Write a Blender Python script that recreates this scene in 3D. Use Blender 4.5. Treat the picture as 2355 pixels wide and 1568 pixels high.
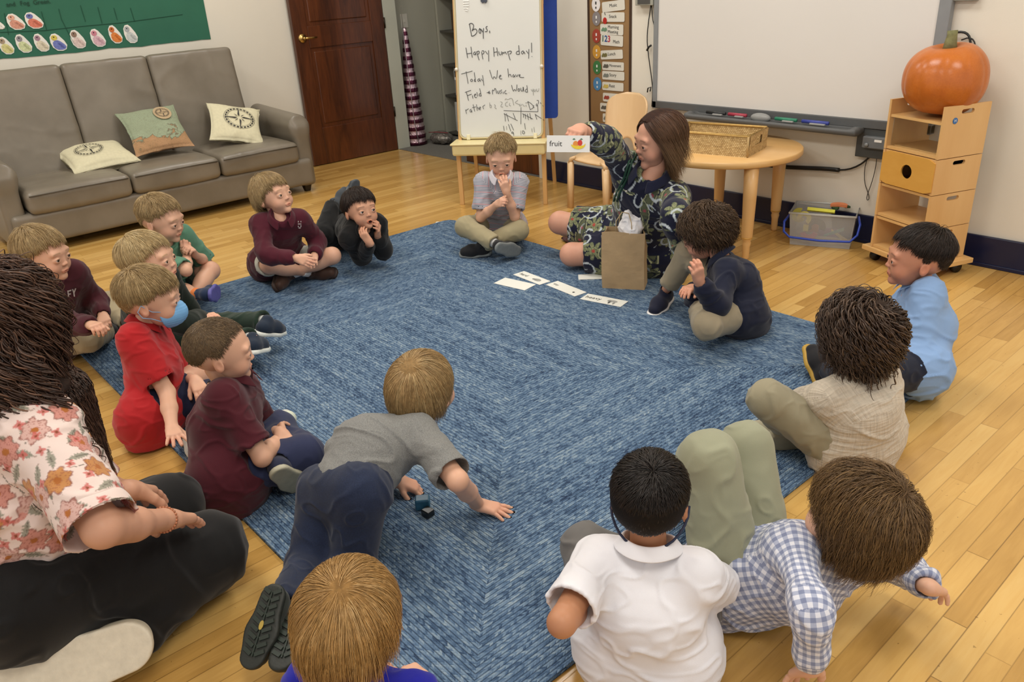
import bpy, math
import numpy as np
from mathutils import Vector, Matrix

# ---------------------------------------------------------------- camera, world, lights, exposure
for _o in list(bpy.data.objects):
    bpy.data.objects.remove(_o)
SC = bpy.context.scene
COL = SC.collection
IW, IH, FPX = 2355.0, 1568.0, 1830.62
CAM = np.array([5.8690, -3.8224, 1.32])
_p, _r, _y = 0.43120682, -0.06119533, -0.8705351
_f = np.array([math.cos(_p) * math.sin(_y), math.cos(_p) * math.cos(_y), -math.sin(_p)])
_rt = np.array([math.cos(_y), -math.sin(_y), 0.0])
_up = np.cross(_rt, _f)
CR = _rt * math.cos(_r) + _up * math.sin(_r)
CU = -_rt * math.sin(_r) + _up * math.cos(_r)
CF = _f
cd = bpy.data.cameras.new('camera')
cam = bpy.data.objects.new('camera', cd)
COL.objects.link(cam)
cd.sensor_width = 36.0
cd.lens = 36.0 * FPX / IW
cd.clip_start = 0.05
M = Matrix(((CR[0], CU[0], -CF[0], CAM[0]), (CR[1], CU[1], -CF[1], CAM[1]), (CR[2], CU[2], -CF[2], CAM[2]), (0, 0, 0, 1)))
cam.matrix_world = M
SC.camera = cam
SC.view_settings.view_transform = 'Standard'
SC.view_settings.look = 'None'
SC.view_settings.gamma = 1.0
SC.view_settings.use_curve_mapping = False
SC.view_settings.exposure = 0.0
SC.cycles.use_denoising = True
SC.cycles.max_bounces = 7
SC.cycles.diffuse_bounces = 4
SC.cycles.glossy_bounces = 3
SC.cycles.transparent_max_bounces = 12
SC.cycles.sample_clamp_indirect = 4.0
wd = bpy.data.worlds.new('world')
SC.world = wd
wd.use_nodes = True
wd.node_tree.nodes['Background'].inputs[0].default_value = (1.0, 0.98, 0.96, 1)
wd.node_tree.nodes['Background'].inputs[1].default_value = 0.85
for i, (lx, ly) in enumerate(((1.3, -1.3), (3.7, -1.3), (6.1, -1.3), (1.3, -3.7), (3.7, -3.7), (6.1, -3.7))):
    ld = bpy.data.lights.new('ceiling_lamp', 'AREA')
    ld.shape = 'RECTANGLE'
    ld.size, ld.size_y = 1.2, 0.6
    ld.energy = 29.5
    ld.color = (1.0, 0.965, 0.905)
    lo = bpy.data.objects.new('ceiling_lamp', ld)
    lo.location = (lx, ly, 2.84)
    COL.objects.link(lo)


def ray(x, y):
    return CF + CR * (x - IW / 2) / FPX + CU * (IH / 2 - y) / FPX


def at(x, y, z=0.0):
    """world point seen at photograph pixel (x, y) at height z"""
    d = ray(x, y)
    return CAM + d * ((z - CAM[2]) / d[2])


def aty(x, y, Y):
    d = ray(x, y)
    return CAM + d * ((Y - CAM[1]) / d[1])


def atx(x, y, X):
    d = ray(x, y)
    return CAM + d * ((X - CAM[0]) / d[0])


def atpl(x, y, p0, n):
    d = ray(x, y)
    return CAM + d * (np.dot(np.asarray(p0) - CAM, n) / np.dot(d, n))


def nrm(v):
    v = np.asarray(v, float)
    return v / max(np.linalg.norm(v), 1e-9)


# ---------------------------------------------------------------- mesh helpers
def mesh_obj(name, V, F, mat=None, parent=None, smooth=True, col=None, uv=None, mats=None, midx=None):
    """V (n,3) array, F list of tuples or (m,4)/(m,3) array -> ONE mesh object"""
    me = bpy.data.meshes.new(name)
    V = np.asarray(V, dtype=np.float32)
    if isinstance(F, np.ndarray):
        m, k = F.shape
        me.vertices.add(len(V))
        me.vertices.foreach_set('co', V.ravel())
        me.loops.add(m * k)
        me.loops.foreach_set('vertex_index', F.astype(np.int32).ravel())
        me.polygons.add(m)
        me.polygons.foreach_set('loop_start', np.arange(0, m * k, k, dtype=np.int32))
        me.polygons.foreach_set('loop_total', np.full(m, k, dtype=np.int32))
        me.update(calc_edges=True)
        me.validate()
    else:
        me.from_pydata([tuple(map(float, v)) for v in V], [], F)
        me.update()
    if col is not None:
        a = me.color_attributes.new('Col', 'FLOAT_COLOR', 'POINT')
        c = np.ones((len(V), 4), dtype=np.float32)
        c[:, :3] = col
        a.data.foreach_set('color', c.ravel())
    if uv is not None:
        l = me.uv_layers.new(name='UV')
        l.data.foreach_set('uv', np.asarray(uv, dtype=np.float32).ravel())
    me.polygons.foreach_set('use_smooth', np.full(len(me.polygons), bool(smooth)))
    if mats:
        for mm in mats:
            me.materials.append(mm)
        if midx is not None:
            me.polygons.foreach_set('material_index', np.asarray(midx, dtype=np.int32))
    elif mat is not None:
        me.materials.append(mat)
    o = bpy.data.objects.new(name, me)
    COL.objects.link(o)
    if parent is not None:
        o.parent = parent
        o.matrix_parent_inverse = parent.matrix_world.inverted()
    return o


def tag(o, label=None, cat=None, group=None, kind=None):
    if label:
        o['label'] = label
    if cat:
        o['category'] = cat
    if group:
        o['group'] = group
    if kind:
        o['kind'] = kind
    return o


def thing(name, label, cat, loc=(0, 0, 0), group=None):
    o = bpy.data.objects.new(name, None)
    COL.objects.link(o)
    o.location = tuple(map(float, loc))
    o.matrix_world = Matrix.Translation(Vector(tuple(map(float, loc))))
    o.empty_display_size = 0.1
    return tag(o, label, cat, group)


class MB:
    """collects simple solids into one mesh"""

    def __init__(s):
        s.V = []
        s.F = []
        s.mi = []
        s.cur = 0

    def add(s, V, F):
        b = len(s.V)
        s.V += [tuple(map(float, v)) for v in V]
        s.F += [tuple(b + i for i in f) for f in F]
        s.mi += [s.cur] * len(F)
        return s

    def box(s, c, half, R=None, bev=0.0):
        c = np.asarray(c, float)
        hx, hy, hz = half
        R = np.eye(3) if R is None else np.asarray(R)
        if bev <= 0:
            P = [(x, y, z) for x in (-hx, hx) for y in (-hy, hy) for z in (-hz, hz)]
            F = [(0, 1, 3, 2), (4, 6, 7, 5), (0, 4, 5, 1), (2, 3, 7, 6), (0, 2, 6, 4), (1, 5, 7, 3)]
            return s.add([c + R @ np.array(p) for p in P], F)
        b = min(bev, hx * .99, hy * .99, hz * .99)
        bm = bmesh_box(hx, hy, hz, b)
        return s.add([c + R @ np.array(p) for p in bm[0]], bm[1])

    def box2(s, lo, hi, bev=0.0):
        lo, hi = np.asarray(lo, float), np.asarray(hi, float)
        return s.box((lo + hi) / 2, (hi - lo) / 2, None, bev)

    def tube(s, pts, rad, n=10, closed=False, caps=True):
        pts = [np.asarray(p, float) for p in pts]
        m = len(pts)
        rad = [rad] * m if np.isscalar(rad) else rad
        prev = None
        V, F = [], []
        for i, p in enumerate(pts):
            if closed:
                t = nrm(pts[(i + 1) % m] - pts[i - 1])
            else:
                t = nrm(pts[min(i + 1, m - 1)] - pts[max(i - 1, 0)])
            if prev is None:
                a = np.cross(t, (0, 0, 1) if abs(t[2]) < .9 else (1, 0, 0))
            else:
                a = prev - t * np.dot(prev, t)
            a = nrm(a)
            prev = a
            b = np.cross(t, a)
            for k in range(n):
                th = 2 * math.pi * k / n
                V.append(p + rad[i] * (math.cos(th) * a + math.sin(th) * b))
        for i in range(m if closed else m - 1):
            j = (i + 1) % m
            for k in range(n):
                l = (k + 1) % n
                F.append((i * n + k, i * n + l, j * n + l, j * n + k))
        if caps and not closed:
            F.append(tuple(range(n - 1, -1, -1)))
            F.append(tuple((m - 1) * n + k for k in range(n)))
        return s.add(V, F)

    def lathe(s, prof, c=(0, 0, 0), n=28, R=None):
        R = np.eye(3) if R is None else np.asarray(R)
        c = np.asarray(c, float)
        V, F = [], []
        m = len(prof)
        for r, z in prof:
            for k in range(n):
                th = 2 * math.pi * k / n
                V.append(c + R @ np.array((r * math.cos(th), r * math.sin(th), z)))
        for i in range(m - 1):
            for k in range(n):
                l = (k + 1) % n
                F.append((i * n + k, i * n + l, (i + 1) * n + l, (i + 1) * n + k))
        F.append(tuple(range(n - 1, -1, -1)))
        F.append(tuple((m - 1) * n + k for k in range(n)))
        return s.add(V, F)

    def prism(s, poly, p0, eu, ev, en, th):
        """poly: 2D points in (eu, ev) from p0, extruded th along en"""
        p0, eu, ev, en = (np.asarray(a, float) for a in (p0, eu, ev, en))
        n = len(poly)
        A = [p0 + eu * u + ev * v for u, v in poly]
        B = [a + en * th for a in A]
        F = [tuple(range(n)), tuple(range(2 * n - 1, n - 1, -1))]
        F += [(i, i + n, (i + 1) % n + n, (i + 1) % n) for i in range(n)]
        return s.add(A + B, F)

    def build(s, name, mat, parent=None, smooth=False, bevel=0.0):
        me_mats = mat if isinstance(mat, (list, tuple)) else None
        o = mesh_obj(name, s.V, s.F, None if me_mats else mat, parent, smooth, mats=me_mats, midx=s.mi if me_mats else None)
        if bevel > 0:
            b = o.modifiers.new('bevel', 'BEVEL')
            b.width = bevel
            b.segments = 2
            b.limit_method = 'ANGLE'
            o.data.polygons.foreach_set('use_smooth', np.full(len(o.data.polygons), True))
            w = o.modifiers.new('wn', 'WEIGHTED_NORMAL')
            w.keep_sharp = True
        return o


def bmesh_box(hx, hy, hz, b):
    import bmesh
    bm = bmesh.new()
    bmesh.ops.create_cube(bm, size=2.0)
    for v in bm.verts:
        v.co = (v.co.x * hx, v.co.y * hy, v.co.z * hz)
    bmesh.ops.bevel(bm, geom=list(bm.edges), offset=b, segments=2, affect='EDGES', profile=0.5)
    bm.verts.index_update()
    V = [tuple(v.co) for v in bm.verts]
    F = [tuple(v.index for v in f.verts) for f in bm.faces]
    bm.free()
    return V, F


def rrect(w, h, r, n=5, cx=0, cy=0):
    out = []
    for (sx, sy, a0) in ((1, 1, 0), (-1, 1, 90), (-1, -1, 180), (1, -1, 270)):
        for i in range(n + 1):
            a = math.radians(a0 + 90 * i / n)
            out.append((cx + sx * (w / 2 - r) + r * math.cos(a), cy + sy * (h / 2 - r) + r * math.sin(a)))
    return out


def circ(r, n=20, cx=0, cy=0, ry=None):
    ry = r if ry is None else ry
    return [(cx + r * math.cos(2 * math.pi * i / n), cy + ry * math.sin(2 * math.pi * i / n)) for i in range(n)]


# ---------------------------------------------------------------- materials
def lin(c):
    if isinstance(c, str):
        c = [int(c[i:i + 2], 16) for i in (0, 2, 4)]
    c = [v / 255.0 for v in c[:3]]
    return tuple(v / 12.92 if v <= 0.04045 else ((v + 0.055) / 1.055) ** 2.4 for v in c)


class NT:
    def __init__(s, name):
        s.m = bpy.data.materials.new(name)
        s.m.use_nodes = True
        s.t = s.m.node_tree
        s.b = s.t.nodes['Principled BSDF']

    def node(s, typ, **kw):
        n = s.t.nodes.new(typ)
        for k, v in kw.items():
            setattr(n, k, v)
        return n

    def put(s, sock, v):
        if isinstance(v, bpy.types.NodeSocket):
            s.t.links.new(v, sock)
        elif isinstance(v, (tuple, list)) and len(v) == 3 and sock.type == 'RGBA':
            sock.default_value = (*v, 1)
        else:
            sock.default_value = v

    def math(s, op, a, b=None, c=None, clamp=False):
        n = s.node('ShaderNodeMath', operation=op)
        n.use_clamp = clamp
        for i, v in enumerate((a, b, c)):
            if v is not None:
                s.put(n.inputs[i], v)
        return n.outputs[0]

    def coord(s, which='Object'):
        n = s.node('ShaderNodeTexCoord')
        return n.outputs[which]

    def xyz(s, v):
        n = s.node('ShaderNodeSeparateXYZ')
        s.put(n.inputs[0], v)
        return n.outputs

    def comb(s, x, y, z):
        n = s.node('ShaderNodeCombineXYZ')
        for i, v in enumerate((x, y, z)):
            s.put(n.inputs[i], v)
        return n.outputs[0]

    def noise(s, vec, scale, detail=3.0, rough=0.5, dist=0.0, out='Fac'):
        n = s.node('ShaderNodeTexNoise')
        if vec is not None:
            s.put(n.inputs['Vector'], vec)
        n.inputs['Scale'].default_value = scale
        n.inputs['Detail'].default_value = detail
        n.inputs['Roughness'].default_value = rough
        n.inputs['Distortion'].default_value = dist
        return n.outputs[out]

    def white(s, vec):
        n = s.node('ShaderNodeTexWhiteNoise', noise_dimensions='3D')
        s.put(n.inputs[0], vec)
        return n.outputs[0]

    def ramp(s, fac, stops, interp='LINEAR'):
        n = s.node('ShaderNodeValToRGB')
        n.color_ramp.interpolation = interp
        el = n.color_ramp.elements
        while len(el) < len(stops):
            el.new(0.5)
        for e, (p, c) in zip(el, stops):
            e.position = p
            e.color = (*c, 1)
        s.put(n.inputs[0], fac)
        return n.outputs[0]

    def mix(s, fac, a, b, mode='MIX'):
        n = s.node('ShaderNodeMix', data_type='RGBA', blend_type=mode)
        s.put(n.inputs[0], fac)
        s.put(n.inputs[6], a)
        s.put(n.inputs[7], b)
        return n.outputs[2]

    def bump(s, h, strength=0.3, dist=0.01):
        n = s.node('ShaderNodeBump')
        n.inputs['Strength'].default_value = strength
        n.inputs['Distance'].default_value = dist
        s.put(n.inputs['Height'], h)
        s.t.links.new(n.outputs[0], s.b.inputs['Normal'])
        return n

    def set(s, **kw):
        for k, v in kw.items():
            s.put(s.b.inputs[k.replace('_', ' ')], v)
        return s


def mat(name, c, rough=0.6, var=0.08, scale=30.0, bump=0.0, metal=0.0, spec=0.5, bscale=None, bdist=0.003):
    t = NT(name)
    L = lin(c)
    if var > 0:
        f = t.noise(t.coord(), scale, 4.0)
        t.set(Base_Color=t.ramp(f, [(0.25, tuple(v * (1 - var) for v in L)), (0.75, tuple(min(1, v * (1 + var)) for v in L))]))
    else:
        t.set(Base_Color=L)
    t.set(Roughness=rough, Metallic=metal)
    t.b.inputs['Specular IOR Level'].default_value = spec
    if bump > 0:
        t.bump(t.noise(t.coord(), bscale or scale * 4, 3.0), bump, bdist)
    return t.m


def mat_vcol(name, rough=0.85, bump=0.25, bscale=500.0, spec=0.3, var=0.1, vscale=60.0, sheen=0.0):
    t = NT(name)
    a = t.node('ShaderNodeAttribute', attribute_name='Col')
    f = t.noise(t.coord(), vscale, 4.0)
    g = t.ramp(f, [(0.3, (1 - var,) * 3), (0.7, (1.0,) * 3)])
    t.set(Base_Color=t.mix(1.0, a.outputs[0], g, 'MULTIPLY'), Roughness=rough)
    t.b.inputs['Specular IOR Level'].default_value = spec
    t.b.inputs['Sheen Weight'].default_value = sheen
    if bump > 0:
        t.bump(t.noise(t.coord(), bscale, 2.0), bump, 0.0015)
    return t.m


def wood(name, dark, light, rough=0.35, axis='Z', freq=14.0, bump=0.03, coat=0.0, cont=1.0):
    t = NT(name)
    x, y, z = t.xyz(t.coord())
    s = 0.12
    if axis == 'Z':
        v = t.comb(x, y, t.math('MULTIPLY', z, s))
    elif axis == 'Y':
        v = t.comb(x, t.math('MULTIPLY', y, s), z)
    else:
        v = t.comb(t.math('MULTIPLY', x, s), y, z)
    f1 = t.noise(v, freq, 4.0, 0.6, 0.6)
    f2 = t.noise(v, freq * 7, 3.0, 0.6)
    f = t.math('ADD', t.math('MULTIPLY', f1, 0.7), t.math('MULTIPLY', f2, 0.3))
    t.set(Base_Color=t.ramp(f, [(0.5 - 0.16 * cont, lin(dark)), (0.5 + 0.16 * cont, lin(light))]), Roughness=rough)
    if coat:
        t.b.inputs['Coat Weight'].default_value = coat
        t.b.inputs['Coat Roughness'].default_value = 0.1
    t.bump(f, bump, 0.002)
    return t.m


def text(name, s, size, p, eu, ev, mat_, parent, ext=0.0004, align='LEFT', shear=0.0, bold=0.0):
    c = bpy.data.curves.new(name, 'FONT')
    c.body = s
    c.size = size
    c.extrude = ext
    c.align_x = align
    c.align_y = 'CENTER'
    c.shear = shear
    c.offset = bold
    c.resolution_u = 3
    c.materials.append(mat_)
    tmp = bpy.data.objects.new(name, c)
    eu, ev = nrm(eu), nrm(ev)
    en = np.cross(eu, ev)
    m = Matrix(((eu[0], ev[0], en[0], p[0]), (eu[1], ev[1], en[1], p[1]), (eu[2], ev[2], en[2], p[2]), (0, 0, 0, 1)))
    me = bpy.data.meshes.new_from_object(tmp)
    me.transform(m)
    bpy.data.objects.remove(tmp)
    o = bpy.data.objects.new(name, me)
    if not me.materials:
        me.materials.append(mat_)
    COL.objects.link(o)
    if parent is not None:
        o.parent = parent
        o.matrix_parent_inverse = parent.matrix_world.inverted()
    return o


# ---------------------------------------------------------------- smooth solids (blended round cones, ellipsoids, rounded boxes)
def _hash(i, j, k):
    n = (i * 374761393 + j * 668265263 + k * 1442695041) & 0x7fffffff
    n = ((n ^ (n >> 13)) * 1274126177) & 0x7fffffff
    return ((n ^ (n >> 16)) & 0xffff) / 65535.0


def vnoise(p):
    p = np.asarray(p, dtype=np.float64)
    b = np.floor(p).astype(np.int64)
    f = p - b
    f = f * f * (3 - 2 * f)
    out = np.zeros(len(p))
    for dx in (0, 1):
        wx = f[:, 0] if dx else 1 - f[:, 0]
        for dy in (0, 1):
            wy = f[:, 1] if dy else 1 - f[:, 1]
            for dz in (0, 1):
                wz = f[:, 2] if dz else 1 - f[:, 2]
                out += wx * wy * wz * _hash(b[:, 0] + dx, b[:, 1] + dy, b[:, 2] + dz)
    return out


def nets(D, org, h):
    S = D < 0
    n = S[:-1, :-1, :-1].astype(np.int8)
    for dx, dy, dz in ((1, 0, 0), (0, 1, 0), (0, 0, 1), (1, 1, 0), (1, 0, 1), (0, 1, 1), (1, 1, 1)):
        n = n + S[dx:dx + n.shape[0], dy:dy + n.shape[1], dz:dz + n.shape[2]]
    act = (n > 0) & (n < 8)
    I = np.argwhere(act)
    if len(I) == 0:
        return np.zeros((0, 3)), np.zeros((0, 4), int)
    vid = np.full(act.shape, -1, np.int64)
    vid[act] = np.arange(len(I))
    C = np.array([(x, y, z) for x in (0, 1) for y in (0, 1) for z in (0, 1)])
    vals = np.stack([D[I[:, 0] + c[0], I[:, 1] + c[1], I[:, 2] + c[2]] for c in C], 1).astype(np.float64)
    acc = np.zeros((len(I), 3))
    cnt = np.zeros(len(I))
    for a in range(8):
        for b in range(a + 1, 8):
            if np.abs(C[a] - C[b]).sum() != 1:
                continue
            va, vb = vals[:, a], vals[:, b]
            m = (va < 0) != (vb < 0)
            t = np.where(m, va / np.where(m, va - vb, 1), 0)
            acc += np.where(m[:, None], C[a] + t[:, None] * (C[b] - C[a]), 0)
            cnt += m
    V = (I + acc / cnt[:, None]) * h + org
    Fs = []
    for ax in range(3):
        sl0 = [slice(1, -1)] * 3
        sl1 = [slice(1, -1)] * 3
        sl0[ax] = slice(0, -1)
        sl1[ax] = slice(1, None)
        A, B = S[tuple(sl0)], S[tuple(sl1)]
        E = np.argwhere(A != B)
        if len(E) == 0:
            continue
        s = A[E[:, 0], E[:, 1], E[:, 2]]
        off = np.array([1, 1, 1])
        off[ax] = 0
        E = E + off
        u, v = (ax + 1) % 3, (ax + 2) % 3
        q = []
        for du, dv in ((1, 1), (0, 1), (0, 0), (1, 0)):
            e = E.copy()
            e[:, u] -= du
            e[:, v] -= dv
            q.append(vid[e[:, 0], e[:, 1], e[:, 2]])
        q = np.stack(q, 1)
        q[~s] = q[~s][:, ::-1]
        Fs.append(q)
    return V, np.concatenate(Fs)


def vnormals(V, F):
    n = np.cross(V[F[:, 2]] - V[F[:, 0]], V[F[:, 3]] - V[F[:, 1]])
    N = np.zeros_like(V)
    for k in range(4):
        for c in range(3):
            N[:, c] += np.bincount(F[:, k], n[:, c], len(V))
    return N / np.maximum(np.linalg.norm(N, axis=1, keepdims=True), 1e-12)


def relax(V, F, it=1, w=0.5):
    for _ in range(it):
        S = np.zeros_like(V)
        c = np.zeros(len(V))
        for a, b in ((0, 1), (1, 2), (2, 3), (3, 0)):
            for x in range(3):
                S[:, x] += np.bincount(F[:, a], V[F[:, b], x], len(V)) + np.bincount(F[:, b], V[F[:, a], x], len(V))
            c += np.bincount(F[:, a], None, len(V)) + np.bincount(F[:, b], None, len(V))
        V = V * (1 - w) + w * S / np.maximum(c, 1)[:, None]
    return V


class Sdf:
    def __init__(s, h=0.005, k=0.015):
        s.h, s.k, s.L = h, k, []

    def _add(s, fn, lo, hi, k, op, meta=None):
        s.L.append((fn, np.asarray(lo, float), np.asarray(hi, float), s.k if k is None else k, op, meta))
        return s

    def cone(s, a, b, ra, rb, k=None, op='+', flat=(False, False), sq=None, ext=(0, 0), ref=None):
        """tapered capsule a->b; flat ends optional; sq=(axis, factor) widens the section along axis"""
        a, b = np.asarray(a, float), np.asarray(b, float)
        ab = b - a
        L = max(np.linalg.norm(ab), 1e-6)
        u = ab / L
        q = None if sq is None else (nrm(np.asarray(sq[0], float) - u * np.dot(sq[0], u)), float(sq[1]))

        def fn(x, y, z, full=False):
            px, py, pz = x - a[0], y - a[1], z - a[2]
            t = (px * u[0] + py * u[1] + pz * u[2])
            tc = np.clip(t, 0, L)
            qx, qy, qz = px - tc * u[0], py - tc * u[1], pz - tc * u[2]
            if q is not None:
                w, f = q
                c = (qx * w[0] + qy * w[1] + qz * w[2])
                e = c * (1 / f - 1)
                qx, qy, qz = qx + e * w[0], qy + e * w[1], qz + e * w[2]
            d = np.sqrt(qx * qx + qy * qy + qz * qz) - (ra + (rb - ra) * tc / L)
            if flat[0]:
                d = np.maximum(d, -t)
            if flat[1]:
                d = np.maximum(d, t - L)
            return d
        r = max(ra, rb) * (max(1, q[1]) if q else 1)
        g = nrm(np.cross(u, ref if ref is not None else ((0, 0, 1) if abs(u[2]) < .9 else (1, 0, 0))))
        return s._add(fn, np.minimum(a, b) - r, np.maximum(a, b) + r, k, op, (a, u, L, g, np.cross(u, g), (ra + rb) / 2, q))

    def ell(s, c, r, R=None, k=None, op='+'):
        c, r = np.asarray(c, float), np.asarray(r, float) * np.ones(3)
        R = np.eye(3) if R is None else np.asarray(R, float)   # columns = axes

        def fn(x, y, z, full=False):
            px, py, pz = x - c[0], y - c[1], z - c[2]
            q = [px * R[0, i] + py * R[1, i] + pz * R[2, i] for i in range(3)]
            k0 = np.sqrt(sum((q[i] / r[i]) ** 2 for i in range(3)))
            k1 = np.sqrt(sum((q[i] / r[i] ** 2) ** 2 for i in range(3)))
            return k0 * (k0 - 1) / np.maximum(k1, 1e-9)
        e = np.sqrt(((R * r) ** 2).sum(1))
        return s._add(fn, c - e, c + e, k, op, (c, R[:, 2], 1.0, R[:, 0], R[:, 1], r.mean(), None))

    def box(s, c, half, r, R=None, k=None, op='+', puff=0.0):
        c, half = np.asarray(c, float), np.asarray(half, float)
        R = np.eye(3) if R is None else np.asarray(R, float)

        def fn(x, y, z, full=False):
            px, py, pz = x - c[0], y - c[1], z - c[2]
            q = [px * R[0, i] + py * R[1, i] + pz * R[2, i] for i in range(3)]
            hz = half[2]
            if puff:
                w = np.clip(1 - (q[0] / half[0]) ** 2, 0, 1) * np.clip(1 - (q[1] / half[1]) ** 2, 0, 1)
                hz = half[2] + puff * np.sqrt(w)
            a = [np.abs(q[0]) - half[0] + r, np.abs(q[1]) - half[1] + r, np.abs(q[2]) - hz + r]
            m = [np.maximum(v, 0) for v in a]
            return np.sqrt(m[0] ** 2 + m[1] ** 2 + m[2] ** 2) + np.minimum(np.maximum(np.maximum(a[0], a[1]), a[2]), 0) - r
        hh = half.copy()
        hh[2] += abs(puff)
        e = (np.abs(R) * hh).sum(1)
        return s._add(fn, c - e, c + e, k, op, (c, R[:, 2], 1.0, R[:, 0], R[:, 1], .1, None))

    def fn(s, f, lo, hi, k=None, op='+'):
        return s._add(f, lo, hi, k, op, None)

    def mesh(s, smooth=1):
        h = s.h
        lo = np.min([l[1] for l in s.L if l[4] == '+'], 0) - 4 * h
        hi = np.max([l[2] for l in s.L if l[4] == '+'], 0) + 4 * h
        n = np.ceil((hi - lo) / h).astype(int) + 1
        D = np.full(n, 0.05, np.float32)
        ax = [(lo[i] + np.arange(n[i]) * h).astype(np.float32) for i in range(3)]
        for fn, a, b, k, op, meta in s.L:
            m = k + 3 * h
            i0 = np.clip(np.floor((a - m - lo) / h).astype(int), 0, n)
            i1 = np.clip(np.ceil((b + m - lo) / h).astype(int) + 1, 0, n)
            if (i1 <= i0).any():
                continue
            sl = tuple(slice(i0[j], i1[j]) for j in range(3))
            d = fn(ax[0][sl[0]][:, None, None], ax[1][sl[1]][None, :, None], ax[2][sl[2]][None, None, :]).astype(np.float32)
            d = np.broadcast_to(d, D[sl].shape)
            o = D[sl]
            if op == '+':
                e = np.maximum(k - np.abs(o - d), 0) / max(k, 1e-6)
                D[sl] = np.minimum(o, d) - e * e * k * 0.25
            elif op == '-':
                d = -d
                e = np.maximum(k - np.abs(o - d), 0) / max(k, 1e-6)
                D[sl] = np.maximum(o, d) + e * e * k * 0.25
            elif op == '&':
                D[sl] = np.maximum(o, d)
        V, F = nets(D, lo, h)
        if smooth:
            V = relax(V, F, smooth)
        return V, F

    def owner(s, V):
        best = np.full(len(V), 1e9)
        who = np.zeros(len(V), int)
        x, y, z = V[:, 0], V[:, 1], V[:, 2]
        for i, (fn, a, b, k, op, meta) in enumerate(s.L):
            if op != '+' or meta is None:
                continue
            d = fn(x, y, z)
            t = (V - meta[0]) @ meta[1]
            d = d + .35 * (np.maximum(-t, 0) + np.maximum(t - meta[2], 0))
            m = d < best
            best[m] = d[m]
            who[m] = i
        return who

    def uvs(s, V, F):
        """per-corner (u, v) metres: round and along each limb"""
        fc = V[F].mean(1)
        who = s.owner(fc)
        uv = np.zeros((len(F), 4, 2))
        for i in np.unique(who):
            a, u, L, g, hh, r, q = s.L[i][5]
            m = who == i
            c = fc[m] - a
            w = 1.0
            if q is not None:
                r = r * (1 + q[1]) / 2
            a0 = np.arctan2(c @ hh, c @ g)
            P = V[F[m]] - a
            an = np.arctan2(P @ hh, P @ g)
            an = a0[:, None] + (an - a0[:, None] + np.pi) % (2 * np.pi) - np.pi
            uv[m, :, 0] = an * r
            uv[m, :, 1] = P @ u
        return uv


def folds(V, F, amp=0.004, freq=14.0, seed=0.0, sharp=1.0, aniso=None):
    """displaces cloth along its normal with soft creases"""
    N = vnormals(V, F)
    q = V.copy()
    if aniso is not None:
        ax, f = aniso
        ax = nrm(ax)
        q = q + (q @ ax)[:, None] * ax * (f - 1)
    q = q * freq + seed * 7.31
    w = np.stack([vnoise(q * .7 + 11.3), vnoise(q * .7 + 37.1), vnoise(q * .7 + 71.7)], 1)
    a = vnoise(q + w * 1.2)
    b = vnoise(q * .55 + w * .8 + 5.5)
    c = vnoise(q * 1.7 + w * 1.4 + 15.5)
    m = np.clip((b - .38) * 4, 0, 1)
    r = np.exp(-((a - .5) / .085) ** 2) * m + .55 * np.exp(-((c - .5) / .10) ** 2) * (1 - m * .6)
    lo = vnoise(q * .6 + 91.7) - .5
    return V + N * (amp * sharp * (.55 * r + .55 * lo - .25))[:, None]


# ---------------------------------------------------------------- setting
def m_floor():
    t = NT('maple_strip_floor')
    x, y, z = t.xyz(t.coord())
    w = 0.0505
    xi = t.math('FLOOR', t.math('DIVIDE', x, w))
    xf = t.math('FRACT', t.math('DIVIDE', x, w))
    h1 = t.white(t.comb(xi, 3.0, 1.0))
    yy = t.math('ADD', t.math('DIVIDE', y, 0.72), t.math('MULTIPLY', h1, 7.0))
    yi = t.math('FLOOR', yy)
    yf = t.math('FRACT', yy)
    r = t.white(t.comb(xi, yi, 5.0))
    grain = t.noise(t.comb(t.math('MULTIPLY', x, 55.0), t.math('ADD', t.math('MULTIPLY', y, 5.0), t.math('MULTIPLY', r, 40.0)), r), 1.0, 5.0, 0.6, 0.8)
    big = t.noise(t.coord(), 1.6, 3.0)
    tone = t.math('ADD', t.math('MULTIPLY', r, 0.42), t.math('ADD', t.math('MULTIPLY', grain, 0.38), t.math('MULTIPLY', big, 0.2)))
    c = t.ramp(tone, [(0.18, lin('a87f3f')), (0.42, lin('c49a55')), (0.62, lin('d2a962')), (0.85, lin('dcb975'))])
    gx = t.math('MINIMUM', xf, t.math('SUBTRACT', 1.0, xf))
    gy = t.math('MULTIPLY', t.math('MINIMUM', yf, t.math('SUBTRACT', 1.0, yf)), 14.0)
    g = t.math('MINIMUM', gx, gy)
    line = t.math('MULTIPLY', g, 26.0, clamp=True)
    seam = t.white(t.comb(xi, 9.0, 2.0))
    line2 = t.math('ADD', t.math('MULTIPLY', line, t.math('ADD', 0.25, t.math('MULTIPLY', seam, 0.5))), t.math('SUBTRACT', 0.75, t.math('MULTIPLY', seam, 0.5)), clamp=True)
    c = t.mix(1.0, c, t.ramp(line2, [(0.0, lin('5a3a14')), (1.0, (1, 1, 1))]), 'MULTIPLY')
    sp = t.noise(t.coord(), 70.0, 2.0)
    c = t.mix(t.math('MULTIPLY', t.math('GREATER_THAN', sp, 0.735), 0.5), c, lin('6a4a20'))
    t.set(Base_Color=c, Roughness=t.math('ADD', 0.13, t.math('MULTIPLY', big, 0.16)))
    t.b.inputs['Specular IOR Level'].default_value = 0.55
    t.bump(line2, 0.25, 0.001)
    return t.m


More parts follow.
